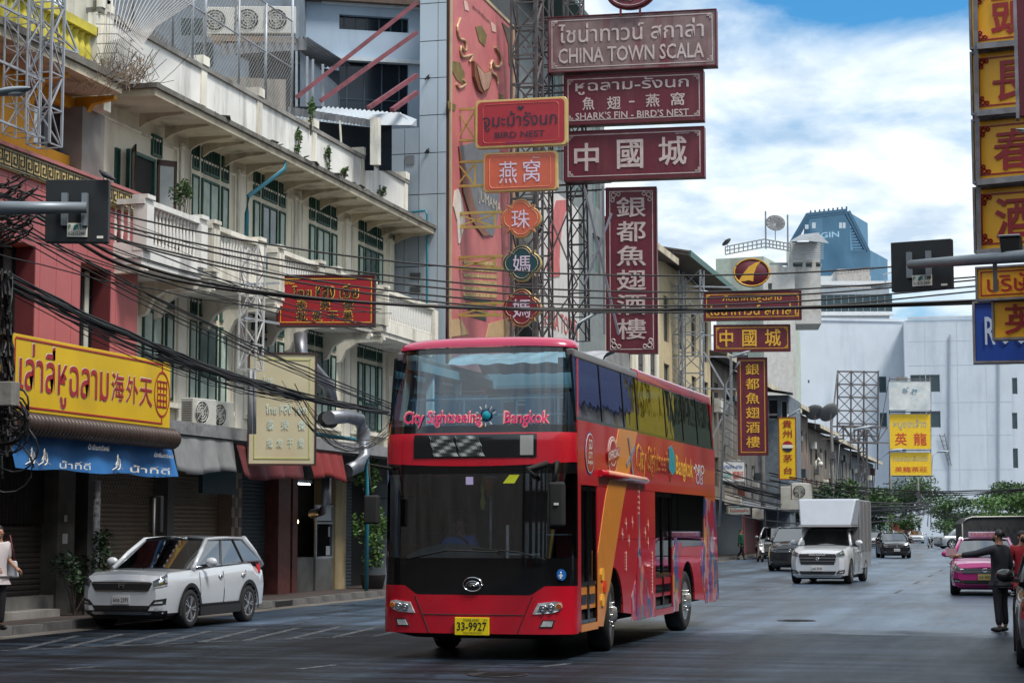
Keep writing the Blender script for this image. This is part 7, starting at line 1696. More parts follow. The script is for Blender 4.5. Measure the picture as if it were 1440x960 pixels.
        m = MB(); q0, q1 = Vector(ws(0 if s < 0 else 1, 0)), Vector(ws(0 if s < 0 else 1, 1)); m.tube([q0, q0.lerp(q1,.5)+Vector((s*.01,0,.02)), q1], .045, 8); e0 = Vector((s*(bw_*.96), rend, deck)); e1 = Vector((s*hr_, rtop, zr)); part('pillar', m, paint, t, local=True); m = MB(); m.tube([e0, e0.lerp(e1,.5)+Vector((s*.01,.02,.01)), e1], .07, 8); part('pillar', m, paint, t, local=True)
        m = MB(); m.tube([q1, Vector((s*(hr_+.01), (wtop+rtop)/2, zr+.01)), e1], .035, 8); part('roof_rail', m, paint, t, local=True)
        m = MB(); m.tube([spt(0,-.0), spt(.5,-.0), spt(1,-.0)], .012, 6); part('belt_trim', m, chrome if clad else blackpl, t, local=True)
        # seams, handles, mirrors, lights
        for u in (.02,)+tuple(pillars)[:2]:
            m = MB(); p_ = spt(u, 0); m.tube([(s*(hw*.97+.004), p_.y, belt-.08), (s*(hw+.003), p_.y+.01, .62), (s*(hw*.985+.003), p_.y, gb+.14)], .006, 4); part('door_seam', m, blackpl, t, local=True)
        for u in pillars[:2]:
            p_ = spt(u, 0); m = MB(); m.tube([(s*(hw*.985+.005), p_.y-.24, belt-.17), (s*(hw+.03), p_.y-.16, belt-.16), (s*(hw*.985+.005), p_.y-.05, belt-.165)], .018, 6); part('door_handle', m, chrome if clad else paint, t, local=True)
        m = MB(); m.ball((s*(hw+.11), cowl+.38, belt+.10), .12, 12, 8, (1.0,.55,.72)); mo = part('mirror', m, paint, t, local=True); m = MB(); m.bar((s*(bw_+.0), cowl+.40, belt+.03), (s*(hw+.08), cowl+.40, belt+.05), .05); part('mirror_arm', m, blackpl, mo, local=True)
        m = MB(); m.hexa([(s*hw*.86,L-.13,tail-.14),(s*hw*.985,L-.40,tail-.10),(s*hw*.9,L-.42,tail-.1),(s*hw*.7,L-.2,tail-.14)], [(s*hw*.84,L-.18,tail+.04),(s*hw*.955,L-.36,tail+.07),(s*hw*.88,L-.4,tail+.06),(s*hw*.7,L-.22,tail+.04)]); part('tail_light', m, redl, t, local=True, fix=True)
    if clad:
        for s in (-1, 1): m = MB(); m.box(s*(hw-.03), s*(hw+.008), fo+wr*1.2, fo+wb-wr*1.2, gb-.02, gb+.16); m.box(s*(hw-.02), s*(hw+.022), fo+wr*1.2, fo+wb-wr*1.2, gb+.165, gb+.19); part('sill_cladding', m, blackpl, t, local=True)
    # lamps, grille and openings laid on the nose skin
    def decal(nm, q, m_, off=.008, nu=10, nv=4, fan=0.0, parent=None, **k):
        """bilinear patch q (four x,z corners) dropped onto the body from the front; fan turns the rays outwards at the flanks"""
        m = MB(); P = []
        for j in range(nv+1):
            for i in range(nu+1):
                u, v = i/nu, j/nv; x = (q[0][0]*(1-u)+q[1][0]*u)*(1-v)+(q[3][0]*(1-u)+q[2][0]*u)*v; z = (q[0][1]*(1-u)+q[1][1]*u)*(1-v)+(q[3][1]*(1-u)+q[2][1]*u)*v
                d = Vector((-fan*math.copysign(max(0, abs(x)-hw*.5)/(hw*.5), x), 1, 0)).normalized(); o = Vector((min(max(x,-hw*.99),hw*.99), 0, z)) - d*3
                h = bvh.ray_cast(o, d); loc = h[0] if h[0] else Vector((x, .2, z)); n_ = h[1] if h[0] else Vector((0,-1,0))
                if n_.dot(d) > 0: n_ = -n_
                P.append(loc + n_*off)
        m._add(P, [(j*(nu+1)+i, j*(nu+1)+i+1, (j+1)*(nu+1)+i+1, (j+1)*(nu+1)+i) for j in range(nv) for i in range(nu)], True)
        return part(nm, m, m_, parent or t, local=True, **k)
    gw_, g0, g1 = grille or (.52, nose-.24, nose-.10)
    go = decal('grille', [(-gw_*.86,g0),(gw_*.86,g0),(gw_,g1),(-gw_,g1)], blackpl, .006, 16)
    for k in range(3 if not clad else 1):
        zz = g1-.035-(g1-g0)*k*.3; decal('grille_bar', [(-gw_*.96,zz),(gw_*.96,zz),(gw_*.98,zz+.018),(-gw_*.98,zz+.018)], chrome if k != 1 else rim_s, .014, 16, 1)
    if clad:
        decal('grille_trim', [(-gw_*.80,g0-.02),(gw_*.80,g0-.02),(gw_*.86,g0+.008),(-gw_*.86,g0+.008)], chrome, .014, 16, 1)
    h = bvh.ray_cast(Vector((0,-3,(g0+g1)/2+.02)), Vector((0,1,0)))[0]; ez_ = (g0+g1)/2+.02; ey = h.y-.012 if h else 0
    m = MB()
    for x in (-.052,.052): m.bar((x*.8, ey, ez_-.055), (x, ey, ez_+.055), .022)
    m.bar((-.05, ey, ez_), (.05, ey, ez_), .018)
    if not clad: m = MB(); m.tube([(.06*math.cos(i*.393), ey, ez_+.042*math.sin(i*.393)) for i in range(17)], .009, 6); m.tube([(.03*math.cos(i*.393), ey, ez_+.04*math.sin(i*.393)) for i in range(17)], .007, 5)
    part('emblem', m, chrome, t, local=True)
    for s in (-1, 1):
        zo = g1-.02
        Q = [(s*gw_*1.02, zo-.07),(s*hw*.985, zo-.02),(s*hw*.985, zo+.17),(s*(gw_*.98), zo+.03)]
        ho = decal('headlight', Q, mat('headlamp_dark', (.10,.11,.12), .08, metal=.3, var=.5, scale=14), .010, 12, 4, .5)
        decal('headlight_rim', [(Q[0][0], Q[0][1]-.02), (Q[1][0], Q[1][1]-.025), Q[1], Q[0]], headl, .016, 12, 1, .5, parent=ho)
        decal('lamp', [(s*(gw_*1.02+(hw-gw_)*a_), zo-.035+a_*.03) for a_ in (.30,.58)]+[(s*(gw_*1.02+(hw-gw_)*a_), zo+.035+a_*.05) for a_ in (.58,.30)], chrome, .02, 4, 3, .5, parent=ho)
        decal('lamp', [(s*(gw_*1.02+(hw-gw_)*a_), zo-.02+a_*.03) for a_ in (.68,.88)]+[(s*(gw_*1.02+(hw-gw_)*a_), zo+.04+a_*.05) for a_ in (.88,.68)], amber if (clad and s < 0) else headl, .02, 4, 3, .5, parent=ho)
        fz0 = gb+.20 if clad else gb+.12
        fo_ = decal('fog_light_bay', [(s*hw*.60, fz0),(s*hw*.93, fz0+.02),(s*hw*.95, fz0+.13),(s*hw*.70, fz0+.10)], blackpl, .008, 8, 3, .4)
        decal('fog_light', [(s*hw*.70, fz0+.035),(s*hw*.86, fz0+.04),(s*hw*.88, fz0+.075),(s*hw*.74, fz0+.07)], headl, .016, 5, 2, .4, parent=fo_)
    decal('air_intake', [(-.50,gb+.06),(.50,gb+.06),(.58,gb+.20),(-.58,gb+.20)], blackpl, .007, 14, 3)
    if clad: decal('bumper_cladding', [(-hw*.99,gb-.0),(hw*.99,gb-.0),(hw*.99,gb+.11),(-hw*.99,gb+.11)], blackpl, .012, 24, 3, .5); decal('skid_strip', [(-.55,gb+.05),(.55,gb+.05),(.60,gb+.085),(-.60,gb+.085)], rim_s, .022, 12, 1)
    if plate:
        pz_ = gb+.20+(.02 if clad else 0); hy = bvh.ray_cast(Vector((0,-3,pz_+.1)), Vector((0,1,0)))[0].y; m = MB(); m.box(-.17,.17,hy-.035,hy-.012,pz_,pz_+.15); po = part('number_plate', m, plm or mat('plate_white', (.6,.6,.6), .4), t, local=True, bevel=.004); m = MB(); add_text(m, plate, -.145, .145, pz_+.04, pz_+.115, hy-.039, .02); part('lettering', m, black_p, po, local=True)
    if seats:
        m = MB(); m.box(-hw*.85, hw*.85, cowl+.2, rend-.2, .4, belt-.06)
        for x in (-.38, .38): m.box(x-.22, x+.22, wtop+.45, wtop+.62, belt-.05, belt+.28); m.box(x-.13, x+.13, wtop+.47, wtop+.58, belt+.28, belt+.42)
        part('cabin', m, mat('cabin_dark', (.02,.02,.022), .8), t, local=True)
    m = MB(); m.box(-hw*.8, hw*.8, .3, L-.3, gb-.05, gb+.12); part('underbody', m, blackpl, t, local=True)
    return t
def paintm(nm, c, r=.3, metal=.0): return mat(nm, c, r, metal=metal, var=.03, scale=.6, coat=1.0)
pw_ = paintm('pearl_white', (.55,.58,.62)); pk = paintm('gloss_black_paint', (.010,.010,.012)); pmg = paintm('magenta_paint', (.42,.008,.16)); psl = paintm('silver_paint', (.30,.33,.36), .3, .3); pgr = paintm('grey_paint', (.16,.18,.20), .3, .3)
car('white crossover car with black cladding and amber running lamp at the left kerb', (-14.80, 29.9), -1, pw_, 4.55, 1.82, 1.67, .96, 2.62, .355, 1.05, 1.09, .96, 1.20, 2.12, 3.85, 4.42, 1.08, True, '6กธ 2391', (.62,.70,.86), pillars=(.36,.70), tail=1.05, rise=.08, name='crossover_car')
bpy.data.objects['crossover_car'].scale = (.94,.94,.94)
tx_ = car('magenta taxi with roof sign at the right edge of the road', (-1.05, 50.6), 1, pmg, 4.55, 1.76, 1.47, .95, 2.65, .31, .93, .94, .80, 1.25, 2.1, 3.6, 4.1, 1.0, False, '1มจ 3062', (.62,.56,.70), plm=mat('plate_tan', (.40,.33,.12), .5), name='taxi', cat='taxi')
m = MB(); m.M = _tm = mworld(tx_); m.box(-.42,.42,2.5,2.72,1.48,1.62); m.M = None; bxo = part('roof_sign', m, mat('taxi_sign', (.45,.40,.50), .4), tx_, bevel=.02); m = MB(); m.M = _tm; add_text(m, 'TAXI-METER', -.36,.36,1.515,1.59,2.49,.02); m.M = None; part('lettering', m, rr_l, bxo)
car('black compact hatchback driving in the middle of the far road', (-7.25, 113.5), 10, pk, 4.1, 1.72, 1.5, .8, 2.5, .31, .98, 1.0, .84, 1.1, 1.9, 3.5, 3.95, .98, False, '4กก 81', group='cars driving on the far road', name='hatchback_car')
p = at(1238, 770, Z=0); car('white saloon seen head-on beyond the box truck', (p.x, p.y-3), 4, pw_, 4.5, 1.76, 1.47, .9, 2.6, .31, .95, .96, .82, 1.25, 2.1, 3.6, 4.1, 1.0, False, 'กค 12', (.7,.45,.68), group='cars driving on the far road', name='saloon_car')
p = at(1104, 803, Z=0); car('black sport utility car with its lamps beside the box truck', (p.x+.2, p.y), 2, pk, 4.8, 1.86, 1.78, .95, 2.75, .40, 1.15, 1.15, .98, 1.3, 2.1, 4.0, 4.6, 1.1, False, group='cars waiting left of the box truck', name='sport_utility_car')
p = at(1088, 785, Z=0); car('silver white van-like car half hidden behind the black one', (p.x-.1, p.y), 2, psl, 4.7, 1.84, 1.8, .95, 2.7, .36, 1.1, 1.12, .92, 1.2, 1.9, 4.1, 4.6, 1.1, False, 'ชก 5', group='cars waiting left of the box truck', name='people_carrier')
p = at(1318, 771, Z=0); car('grey pickup parked across behind the magenta taxi', (p.x, p.y), -62, psl, 5.0, 1.84, 1.75, .95, 2.9, .40, 1.1, 1.1, .98, 1.3, 2.1, 3.4, 3.8, 1.05, False, name='grey_pickup_car')
p = at(1262, 760, Z=0)
for k, (px_, py_, pm__, lb) in enumerate(((1286,758,pw_,'white hatchback roof showing behind the black hatchback'),(1262,757,pw_,'small white car farthest along the road'),(1362,757,psl,'silver estate car behind the grey pickup'),(1244,762,pgr,'grey car glimpsed behind the white saloon'))):
    p = at(px_, py_, Z=0); p.y = min(p.y, 230); car(lb, (p.x if p.y < 230 else at(px_, py_, Y=225).x, p.y), 6, pm__, 4.3, 1.75, 1.5, .85, 2.55, .31, .96, .98, .82, 1.2, 2.0, 3.6, 4.1, 1.0, seats=False, name='distant_car', group='cars far down the road')
# dark car cut by the right edge
p = at(1428, 936, Z=0); dk = car('black car cut off by the right picture edge with a blue lit bonnet', (p.x+.95, p.y-.95), 1, pk, 4.6, 1.84, 1.5, .95, 2.7, .34, .98, 1.0, .85, 1.3, 2.1, 3.7, 4.2, 1.0, False, name='edge_car')
# ---------------- white pickup with a box canopy
pu = thing('box_pickup', 'white pickup truck with a metal box body and swept front fairing', 'pickup truck', (-6.25, 60.0, 0), R(-3.5)); I_ = None
base = car('white pickup cab front', (-6.25, 60.0), -3.5, pw_, 5.2, 1.84, 1.72, .92, 3.05, .37, 1.16, 1.16, 1.02, 1.35, 2.0, 3.0, 3.15, .95, False, 'ผท 3100', (.60,.60,.93), pillars=(.60,), tail=.9, name='x')
for o in [c for c in bpy.data.objects if c.parent is base]: o.parent = pu
bpy.data.objects.remove(base)
def pl_(nm, fn, m_, **k): m = MB(); fn(m); return part(nm, m, m_, pu, local=True, **k)
def lettering(st, w, z0, z1, y):
    m = MB(); add_text(m, st, -w, w, z0, z1, y, .04); part('lettering', m, wht, pu, local=True)
lettering('ISUZU', .24, .88, .94, -.07)
boxm = mat('box_aluminium', (.24,.235,.235), .35, metal=.25, var=.1, dirt=(.25,.22,.2), damt=.4, streak=True); fair = mat('fairing_white', (.42,.46,.52), .3, var=.04)
pl_('box_side', lambda m: m.box(-.93,.93,2.75,5.2,.95,2.62), boxm, bevel=.04)
[pl_('box_post', lambda m: m.box(s*.90, s*.945, y0_, y0_+.05, .96, 2.6), steel) for s in (-1,1) for y0_ in (2.74,3.5,4.3,5.16)]
pl_('fairing', lambda m: m.hexa([(-.80,1.55,1.79),(.80,1.55,1.79),(.86,2.8,1.79),(-.86,2.8,1.79)], [(-.93,2.0,2.64),(.93,2.0,2.64),(.93,2.8,2.66),(-.93,2.8,2.66)]), fair, bevel=.06, seg=4)
pl_('fairing_lip', lambda m: m.hexa([(-.84,1.50,1.75),(.84,1.50,1.75),(.88,2.8,1.75),(-.88,2.8,1.75)], [(-.83,1.52,1.80),(.83,1.52,1.80),(.88,2.8,1.80),(-.88,2.8,1.80)]), boxm, bevel=.02)
pl_('bed_side', lambda m: (m.box(-.92,-.86,3.1,5.2,.45,.96), m.box(.86,.92,3.1,5.2,.45,.96)), pw_)
tk = thing('tarpaulin_truck', 'small truck with a dark netted tarpaulin hood behind the magenta taxi', 'truck', at(1400, 757, D=95), THETA-R(4))
tk.location.z = 0; w_ = 95/F_PX
m = MB(); m.prism([(-46*w_,.8),(-46*w_,24*w_+1.1),(-40*w_,31*w_+1.1),(-32*w_,33*w_+1.1),(60*w_,34*w_+1.1),(60*w_,.8)], 2.0, 'y', 0); part('tarpaulin', m, mat('dark_tarpaulin', (.035,.038,.042), .7, var=.3, bump=.3), tk, local=True, fix=True)
m = MB(); m.tube([(-46*w_,-.03,.8),(-46*w_,-.03,24*w_+1.1),(-40*w_,-.03,31*w_+1.1),(-32*w_,-.03,33*w_+1.12),(60*w_,-.03,34*w_+1.12)], .035, 6); part('hood_piping', m, wht, tk, local=True)
m = MB()
for i in range(9): m.bar((-20*w_+i*9*w_, -.02, 1.2), (-10*w_+i*9*w_, -.02, 1.9), .012); m.bar((-10*w_+i*9*w_, -.02, 1.2), (-20*w_+i*9*w_, -.02, 1.9), .012)
part('net_rope', m, steel_d, tk, local=True); m = MB(); m.box(-46*w_, 60*w_, .02, 1.9, .45, .82); part('truck_bed', m, pgr, tk, local=True)
for x_ in (-20*w_, 40*w_):
    m = MB(); m.lathe([(.2,-.12),(.36,-.12),(.36,.1),(.2,.1)], (x_, .1, .36), 18, 'y'); part('wheel', m, tyrem, tk, local=True)
# ---------------- motorbikes
def motorbike(label, loc, rz, col, group=None):
    t = thing('motorbike', label, 'motorbike', (loc[0], loc[1], loc[2] if len(loc) > 2 else 0), rz, group)
    for y in (0, 1.22):
        m = MB(); m.tube([(0, y+.26*math.cos(2*math.pi*i/20), .29+.26*math.sin(2*math.pi*i/20)) for i in range(21)], .04, 8); w_ = part('wheel', m, tyrem, t, local=True); m = MB(); m.lathe([(.21,-.02),(.05,-.04),(.05,.04),(.21,.02)], (0,y,.29), 14, 'x'); part('rim', m, rim_s, w_, local=True)
    m = MB(); m.prism([(.10,.62),(.30,.95),(.42,.92),(.45,.50),(.85,.45),(1.35,.62),(1.5,.80),(.75,.74),(.60,.38),(.42,.30),(.30,.45)], .22, 'x', -.11); part('fairing', m, col, t, local=True, bevel=.03, fix=True)
    m = MB(); m.prism([(.62,.74),(1.45,.82),(1.45,.90),(.66,.84)], .26, 'x', -.13); part('seat', m, blackpl, t, local=True, bevel=.03, fix=True)
    m = MB(); m.tube([(-.3,.42,1.02),(-.1,.33,.98),(.1,.33,.98),(.3,.42,1.02)], .018, 6); m.tube([(.0,.33,.98),(0,.0,.29)], .03, 6); m.tube([(-.2,.35,1.0),(-.26,.3,1.2)], .01, 4); m.tube([(.2,.35,1.0),(.26,.3,1.2)], .01, 4); m.tube([(.13,.7,.33),(.16,1.4,.42)], .045, 8); part('handlebar', m, steel_d, t, local=True)
    m = MB(); m.ball((0,.22,.86), .09, 10, 6, (1.1,.6,1)); part('headlight', m, headl, t, local=True)
    m = MB(); m.ball((-.28,.3,1.22), .06, 8, 5, (1,.3,.7)); m.ball((.28,.3,1.22), .06, 8, 5, (1,.3,.7)); part('mirror', m, blackpl, t, local=True)
    m = MB(); m.prism([(-.28,.5),(-.1,.6),(.1,.62),(.28,.5),(.1,.56)], .12, 'x', -.06); part('mudguard', m, col, t, local=True, fix=True); return t
p = at(1072, 790, Z=0); motorbike('white and black scooter parked nearest the kerb beyond the bus', (p.x, p.y), R(18), mat('scooter_white', (.5,.5,.52), .3), 'scooters at the far kerb')
p = at(1083, 787, Z=0); motorbike('dark scooter squeezed beside the white scooter', (p.x, p.y+1), R(8), pk, 'scooters at the far kerb')
p = at(1306, 770, Z=0); motorbike('dark motorbike weaving left of the grey pickup', (p.x, p.y), R(-10), pk, 'motorbikes among the far cars')
p = at(1348, 763, Z=0); motorbike('orange motorbike glimpsed above the grey pickup', (p.x, p.y), R(-20), mat('orange_paint', (.6,.13,.02), .4), 'motorbikes among the far cars')
# ================================================================ people
skin = mat('skin', (.42,.22,.14), .6, var=.08); hair_m = mat('black_hair', (.010,.008,.007), .5)
def skinned(name, J, E, Rr, m_, parent, sub=1, root=0):
    me = bpy.data.meshes.new(name); me.from_pydata([Vector(p) for p in J], E, []); me.materials.append(m_)
    o = bpy.data.objects.new(name, me); link(o, parent)
    sk = o.modifiers.new('skin', 'SKIN'); sk.use_smooth_shade = True
    for i, d in enumerate(me.skin_vertices[0].data):
        r = Rr[i]; d.radius = r if isinstance(r, tuple) else (r, r); d.use_root = (i == root)
    s = o.modifiers.new('sub', 'SUBSURF'); s.levels = sub; s.render_levels = sub
    return o
def person(label, loc, rz, h=1.7, coat=None, coat_m=None, leg_m=None, shoe=None, armL=None, armR=None, legs=None, sleeves=True, long_coat=0, mask=None, longhair=False, lean=0, headturn=0):
    """x = image right, y = away; the figure looks along -y before rz. arms are elbow, hand positions"""
    t = thing('person', label, 'person', loc, rz); k = h/1.7
    aL = armL or [(-.25,.02,1.12),(-.27,-.04,.86)]; aR = armR or [(.25,.02,1.12),(.27,-.04,.86)]
    lg = legs or [[(-.10,0,.48),(-.11,.03,.07)],[(.10,0,.48),(.11,.03,.07)]]
    def V(*P): return [tuple(Vector(p)*k + Vector((0, 0, 0))) for p in P]
    pel, wst, chs, nk, hb, hd, tp_ = (0,0,.90),(0,0,1.08),(0,lean*.5,1.32),(0,lean*.7,1.44),(0,lean-.01,1.52),(0,lean-.025,1.59),(0,lean-.01,1.655)
    J = V(pel, wst, chs, nk, hb, hd, tp_, (-.17,lean*.5,1.39), aL[0], aL[1], (.17,lean*.5,1.39), aR[0], aR[1], (-.09,0,.86), lg[0][0], lg[0][1], (.09,0,.86), lg[1][0], lg[1][1])
    E = [(0,1),(1,2),(2,3),(3,4),(4,5),(5,6),(2,7),(7,8),(8,9),(2,10),(10,11),(11,12),(0,13),(13,14),(14,15),(0,16),(16,17),(17,18)]
    Rr = [(.13,.10),(.115,.09),(.14,.10),(.05,.05),(.062,.07),(.078,.09),(.06,.07),.055,.038,.026,.055,.038,.026,.08,.055,.036,.08,.055,.036]
    Rr = [tuple(q*k for q in r) if isinstance(r, tuple) else r*k for r in Rr]
    skinned('body', J, E, Rr, skin, t)
    M_ = Matrix.Translation((0, (lean-.02)*k, 1.59*k)) @ Euler((0,0,headturn)).to_matrix().to_4x4()
    m = MB(); m.M = M_; m.grid(lambda u, v: ((.088*math.cos(2*math.pi*u)*math.sin(v*1.9))*k, (.02+.098*math.sin(2*math.pi*u)*math.sin(v*1.9)*(1.0 if math.sin(2*math.pi*u) > 0 else .72))*k, (.03+.092*math.cos(v*1.9))*k), 20, 8)
    if longhair: m.box(-.075*k,.075*k,.06*k,.10*k,-.12*k,.06*k)
    part('hair', m, hair_m, t, local=True)
    m = MB(); m.M = M_
    for s in (-1, 1): m.ball((s*.031*k,-.078*k,.008*k), .010*k, 6, 4)
    part('eye', m, black_p, t, local=True); m = MB(); m.M = M_; m.ball((0,-.094*k,-.02*k), .016*k, 6, 5, (.8,1,1.5)); m.ball((0,-.075*k,-.058*k), .02*k, 6, 4, (1.3,.6,.35)); [m.ball((s*.083*k,.0,-.01*k), .02*k, 6, 4, (.4,1,1.5)) for s in (-1,1)]; part('face', m, skin, t, local=True)
    if mask: m = MB(); m.M = M_; m.ball((0,-.055*k,-.045*k), .058*k, 10, 6, (1.05,.8,.85)); part('face_mask', m, mask, t, local=True)
    Jc = V(pel, wst, chs, (0,lean*.6,1.41), (-.175,lean*.5,1.385), aL[0], tuple(Vector(aL[0]).lerp(Vector(aL[1]), .88 if sleeves else .0)), (.175,lean*.5,1.385), aR[0], tuple(Vector(aR[0]).lerp(Vector(aR[1]), .88 if sleeves else .0)), (0,.0,.90-.02-long_coat))
    if not sleeves: Jc[6] = tuple(Vector(Jc[5])); Jc[5] = tuple(Vector(Jc[4]).lerp(Vector(Jc[6]), .6)); Jc[9] = tuple(Vector(Jc[8])); Jc[8] = tuple(Vector(Jc[7]).lerp(Vector(Jc[9]), .6))
    Ec = [(0,1),(1,2),(2,3),(2,4),(4,5),(5,6),(2,7),(7,8),(8,9),(0,10)]
    q = 1.10; Rc = [(.175,.14),(.16,.13),(.185,.14),(.095,.085),.085,.064,.050,.085,.064,.050,(.19,.15)]
    skinned('jacket' if sleeves else 'shirt', Jc, Ec, [tuple(a*k for a in r) if isinstance(r, tuple) else r*k for r in Rc], coat_m, t)
    Jt = V((0,0,.93),(-.09,0,.84),lg[0][0],tuple(Vector(lg[0][1])+Vector((0,0,.03))),(.09,0,.84),lg[1][0],tuple(Vector(lg[1][1])+Vector((0,0,.03))))
    skinned('trousers', Jt, [(0,1),(1,2),(2,3),(0,4),(4,5),(5,6)], [(.135*k,.11*k),.098*k,.072*k,.058*k,.098*k,.072*k,.058*k], leg_m, t)
    for l in lg:
        m = MB(); m.ball((l[1][0]*k, (l[1][1]-.06)*k, .045*k), .05*k, 10, 6, (.85,2.3,.9)); part('shoe', m, shoe or black_p, t, local=True)
    # hands: palm, four curled fingers and a thumb
    for (el, ha), s in ((aL, -1), (aR, 1)):
        el, ha = Vector(el)*k, Vector(ha)*k; d = (ha-el).normalized(); sd = d.cross(Vector((0,1,0)) if abs(d.y) < .8 else Vector((1,0,0))).normalized()
        m = MB(); m.tube([ha-d*.01, ha+d*.03*k, ha+d*.075*k], [.024*k,.034*k,.030*k], 8)
        for f, ln in enumerate((.062,.072,.068,.052)):
            b0 = ha+d*.07*k+sd*(f-1.5)*.017*k; m.tube([b0, b0+d*ln*.55*k, b0+d*ln*k+Vector((0,-.012*k,-.008*k))], [.0095*k,.0085*k,.0065*k], 6)
        b0 = ha+d*.03*k+sd*.028*k*(-s if s > 0 else 1); m.tube([b0, b0+(d+sd*.8).normalized()*.035*k, b0+(d*1.4+sd*.5).normalized()*.06*k], [.011*k,.010*k,.007*k], 6); part('hand', m, skin, t, local=True)
    return t
suit = mat('charcoal_suit', (.022,.026,.036), .8, var=.15, scale=4); whsh = mat('pale_shirt', (.55,.50,.50), .8); dkt = mat('black_trousers', (.010,.010,.013), .8)
p = at(1408, 888, Z=0)
person('person in a dark suit pointing left across the road with a black face mask', (p.x, p.y, 0), R(-125), 1.68, coat_m=suit, leg_m=mat('suit_trousers', (.013,.015,.022), .8), armR=[(.33,-.22,1.30),(.50,-.46,1.27)], armL=[(-.25,.04,1.12),(-.23,-.10,.90)], legs=[[(-.11,-.02,.48),(-.16,-.02,.07)],[(.12,.03,.48),(.16,.08,.07)]], long_coat=.10, mask=mat('black_mask', (.01,.01,.012), .8), headturn=R(15))
m = MB(); m.M = mworld([o for o in bpy.data.objects if o.get('label', '').startswith('person in a dark suit')][0]) @ Matrix.Translation((.55,-.55,1.25)) @ Euler((0,0,R(110))).to_matrix().to_4x4(); m.box(-.10,.08,-.01,.0,.0,.13); m.M = None
solo('paper_sheet', m, mat('pink_paper', (.65,.42,.45), .8), 'small pale paper held in the outstretched hand of the suited person', 'paper')
p = at(1432, 880, Z=0)
person('person in a red top half hidden behind the suited person', (p.x+.1, p.y+.6, 0), R(20), 1.66, coat_m=mat('red_shirt', (.32,.012,.02), .8), leg_m=dkt, mask=mat('black_mask', (.01,.01,.012)))
p = at(3, 886, Z=.15)
lp_ = person('person in a pale top with a white shoulder bag at the left picture edge', (p.x-.11, p.y, .15), R(65), 1.60, coat_m=whsh, leg_m=dkt, sleeves=False, armL=[(-.22,.0,1.14),(-.14,-.14,1.02)], armR=[(.22,.0,1.14),(.24,-.20,1.00)])
Mx = mworld(lp_)
m = MB(); m.M = Mx; m.hexa([(.20,-.16,.80),(.30,-.16,.80),(.30,.22,.80),(.20,.22,.80)], [(.22,-.14,1.06),(.27,-.14,1.06),(.27,.18,1.06),(.22,.18,1.06)]); m.M = None; bg_ = solo('shoulder_bag', m, mat('white_canvas', (.55,.58,.62), .8, bump=.2), 'white canvas bag on the shoulder of the person at the left edge', 'bag', bevel=.03)
m = MB(); m.M = Mx; m.tube([(.25,-.10,1.05),(.20,-.03,1.45),(.22,.08,1.42),(.26,.14,1.05)], .012, 6); m.M = None; part('strap', m, mat('maroon_strap', (.12,.02,.03), .7), bg_)
p = at(1046, 789, Z=0); p.x = min(p.x, KX+1.2); p = at(1045, 789, X=-15.2); 
person('person with green top striding along the far kerb', (-15.3, p.y, 0), R(70), 1.66, coat_m=mat('green_shirt', (.015,.10,.06), .8), leg_m=dkt, legs=[[(-.10,-.16,.48),(-.11,-.22,.07)],[(.10,.06,.48),(.11,.30,.12)]])
p = at(1343, 760, Z=0)
person('person in orange vest riding among the far cars', (p.x, p.y+.4, .1), 0, 1.6, coat_m=mat('orange_vest', (.6,.12,.02), .8), leg_m=dkt)
p = at(1292, 764, Z=0); person('person in dark clothes beside the distant white cars', (p.x, min(p.y, 200), 0), 0, 1.65, coat_m=suit, leg_m=dkt)

dv = _BM @ Vector((-.55, 1.22, 0)); person('bus driver in a blue shirt seated at the steering wheel', (dv.x, dv.y, .17), R(-1), 1.7, coat_m=mat('blue_shirt', (.04,.20,.65), .8), leg_m=dkt, armL=[(-.27,-.16,1.12),(-.19,-.30,1.24)], armR=[(.27,-.16,1.12),(.19,-.30,1.24)], legs=[[(-.12,-.42,.80),(-.12,-.46,.50)],[(.12,-.42,.80),(.12,-.46,.50)]])
# ================================================================ trees, plants, poles, wires
def leafm(nm, c): return mat(nm, c, .55, var=.45, scale=1.3, dirt=(c[0]*1.9, c[1]*1.7, c[2]*1.2), damt=.7, dscale=2.0)
lf = [leafm('leaf_mid', (.030,.075,.016)), leafm('leaf_dark', (.014,.040,.012)), leafm('leaf_bright', (.055,.12,.02))]
bark = mat('bark', (.06,.045,.035), .9, var=.3, bump=.6)
def leaves(mb, c, rad, n, size, rn, lobes=7, flat=.8):
    C = [(Vector((rn.gauss(0,.45)*rad[0], rn.gauss(0,.45)*rad[1], rn.uniform(-.6,.8)*rad[2])), rn.uniform(.35,.62)) for _ in range(lobes)]
    for i in range(n):
        lc, lr = C[rn.randrange(lobes)]
        d = Vector((rn.gauss(0,1), rn.gauss(0,1), rn.gauss(0,1))).normalized()*(rn.random()**.4)*lr
        p = Vector(c)+lc+Vector((d.x*rad[0], d.y*rad[1], d.z*rad[2]*flat))
        a = Vector((rn.gauss(0,1), rn.gauss(0,1), rn.gauss(0,.6))).normalized()*size*rn.uniform(.6,1.3); b = a.cross(Vector((rn.gauss(0,1), rn.gauss(0,1), rn.gauss(0,1)))).normalized()*size*.42
        mb._add([p-a*.5, p+b*.5, p+a*.5, p-b*.5], [(0,1,2,3)])
    return C
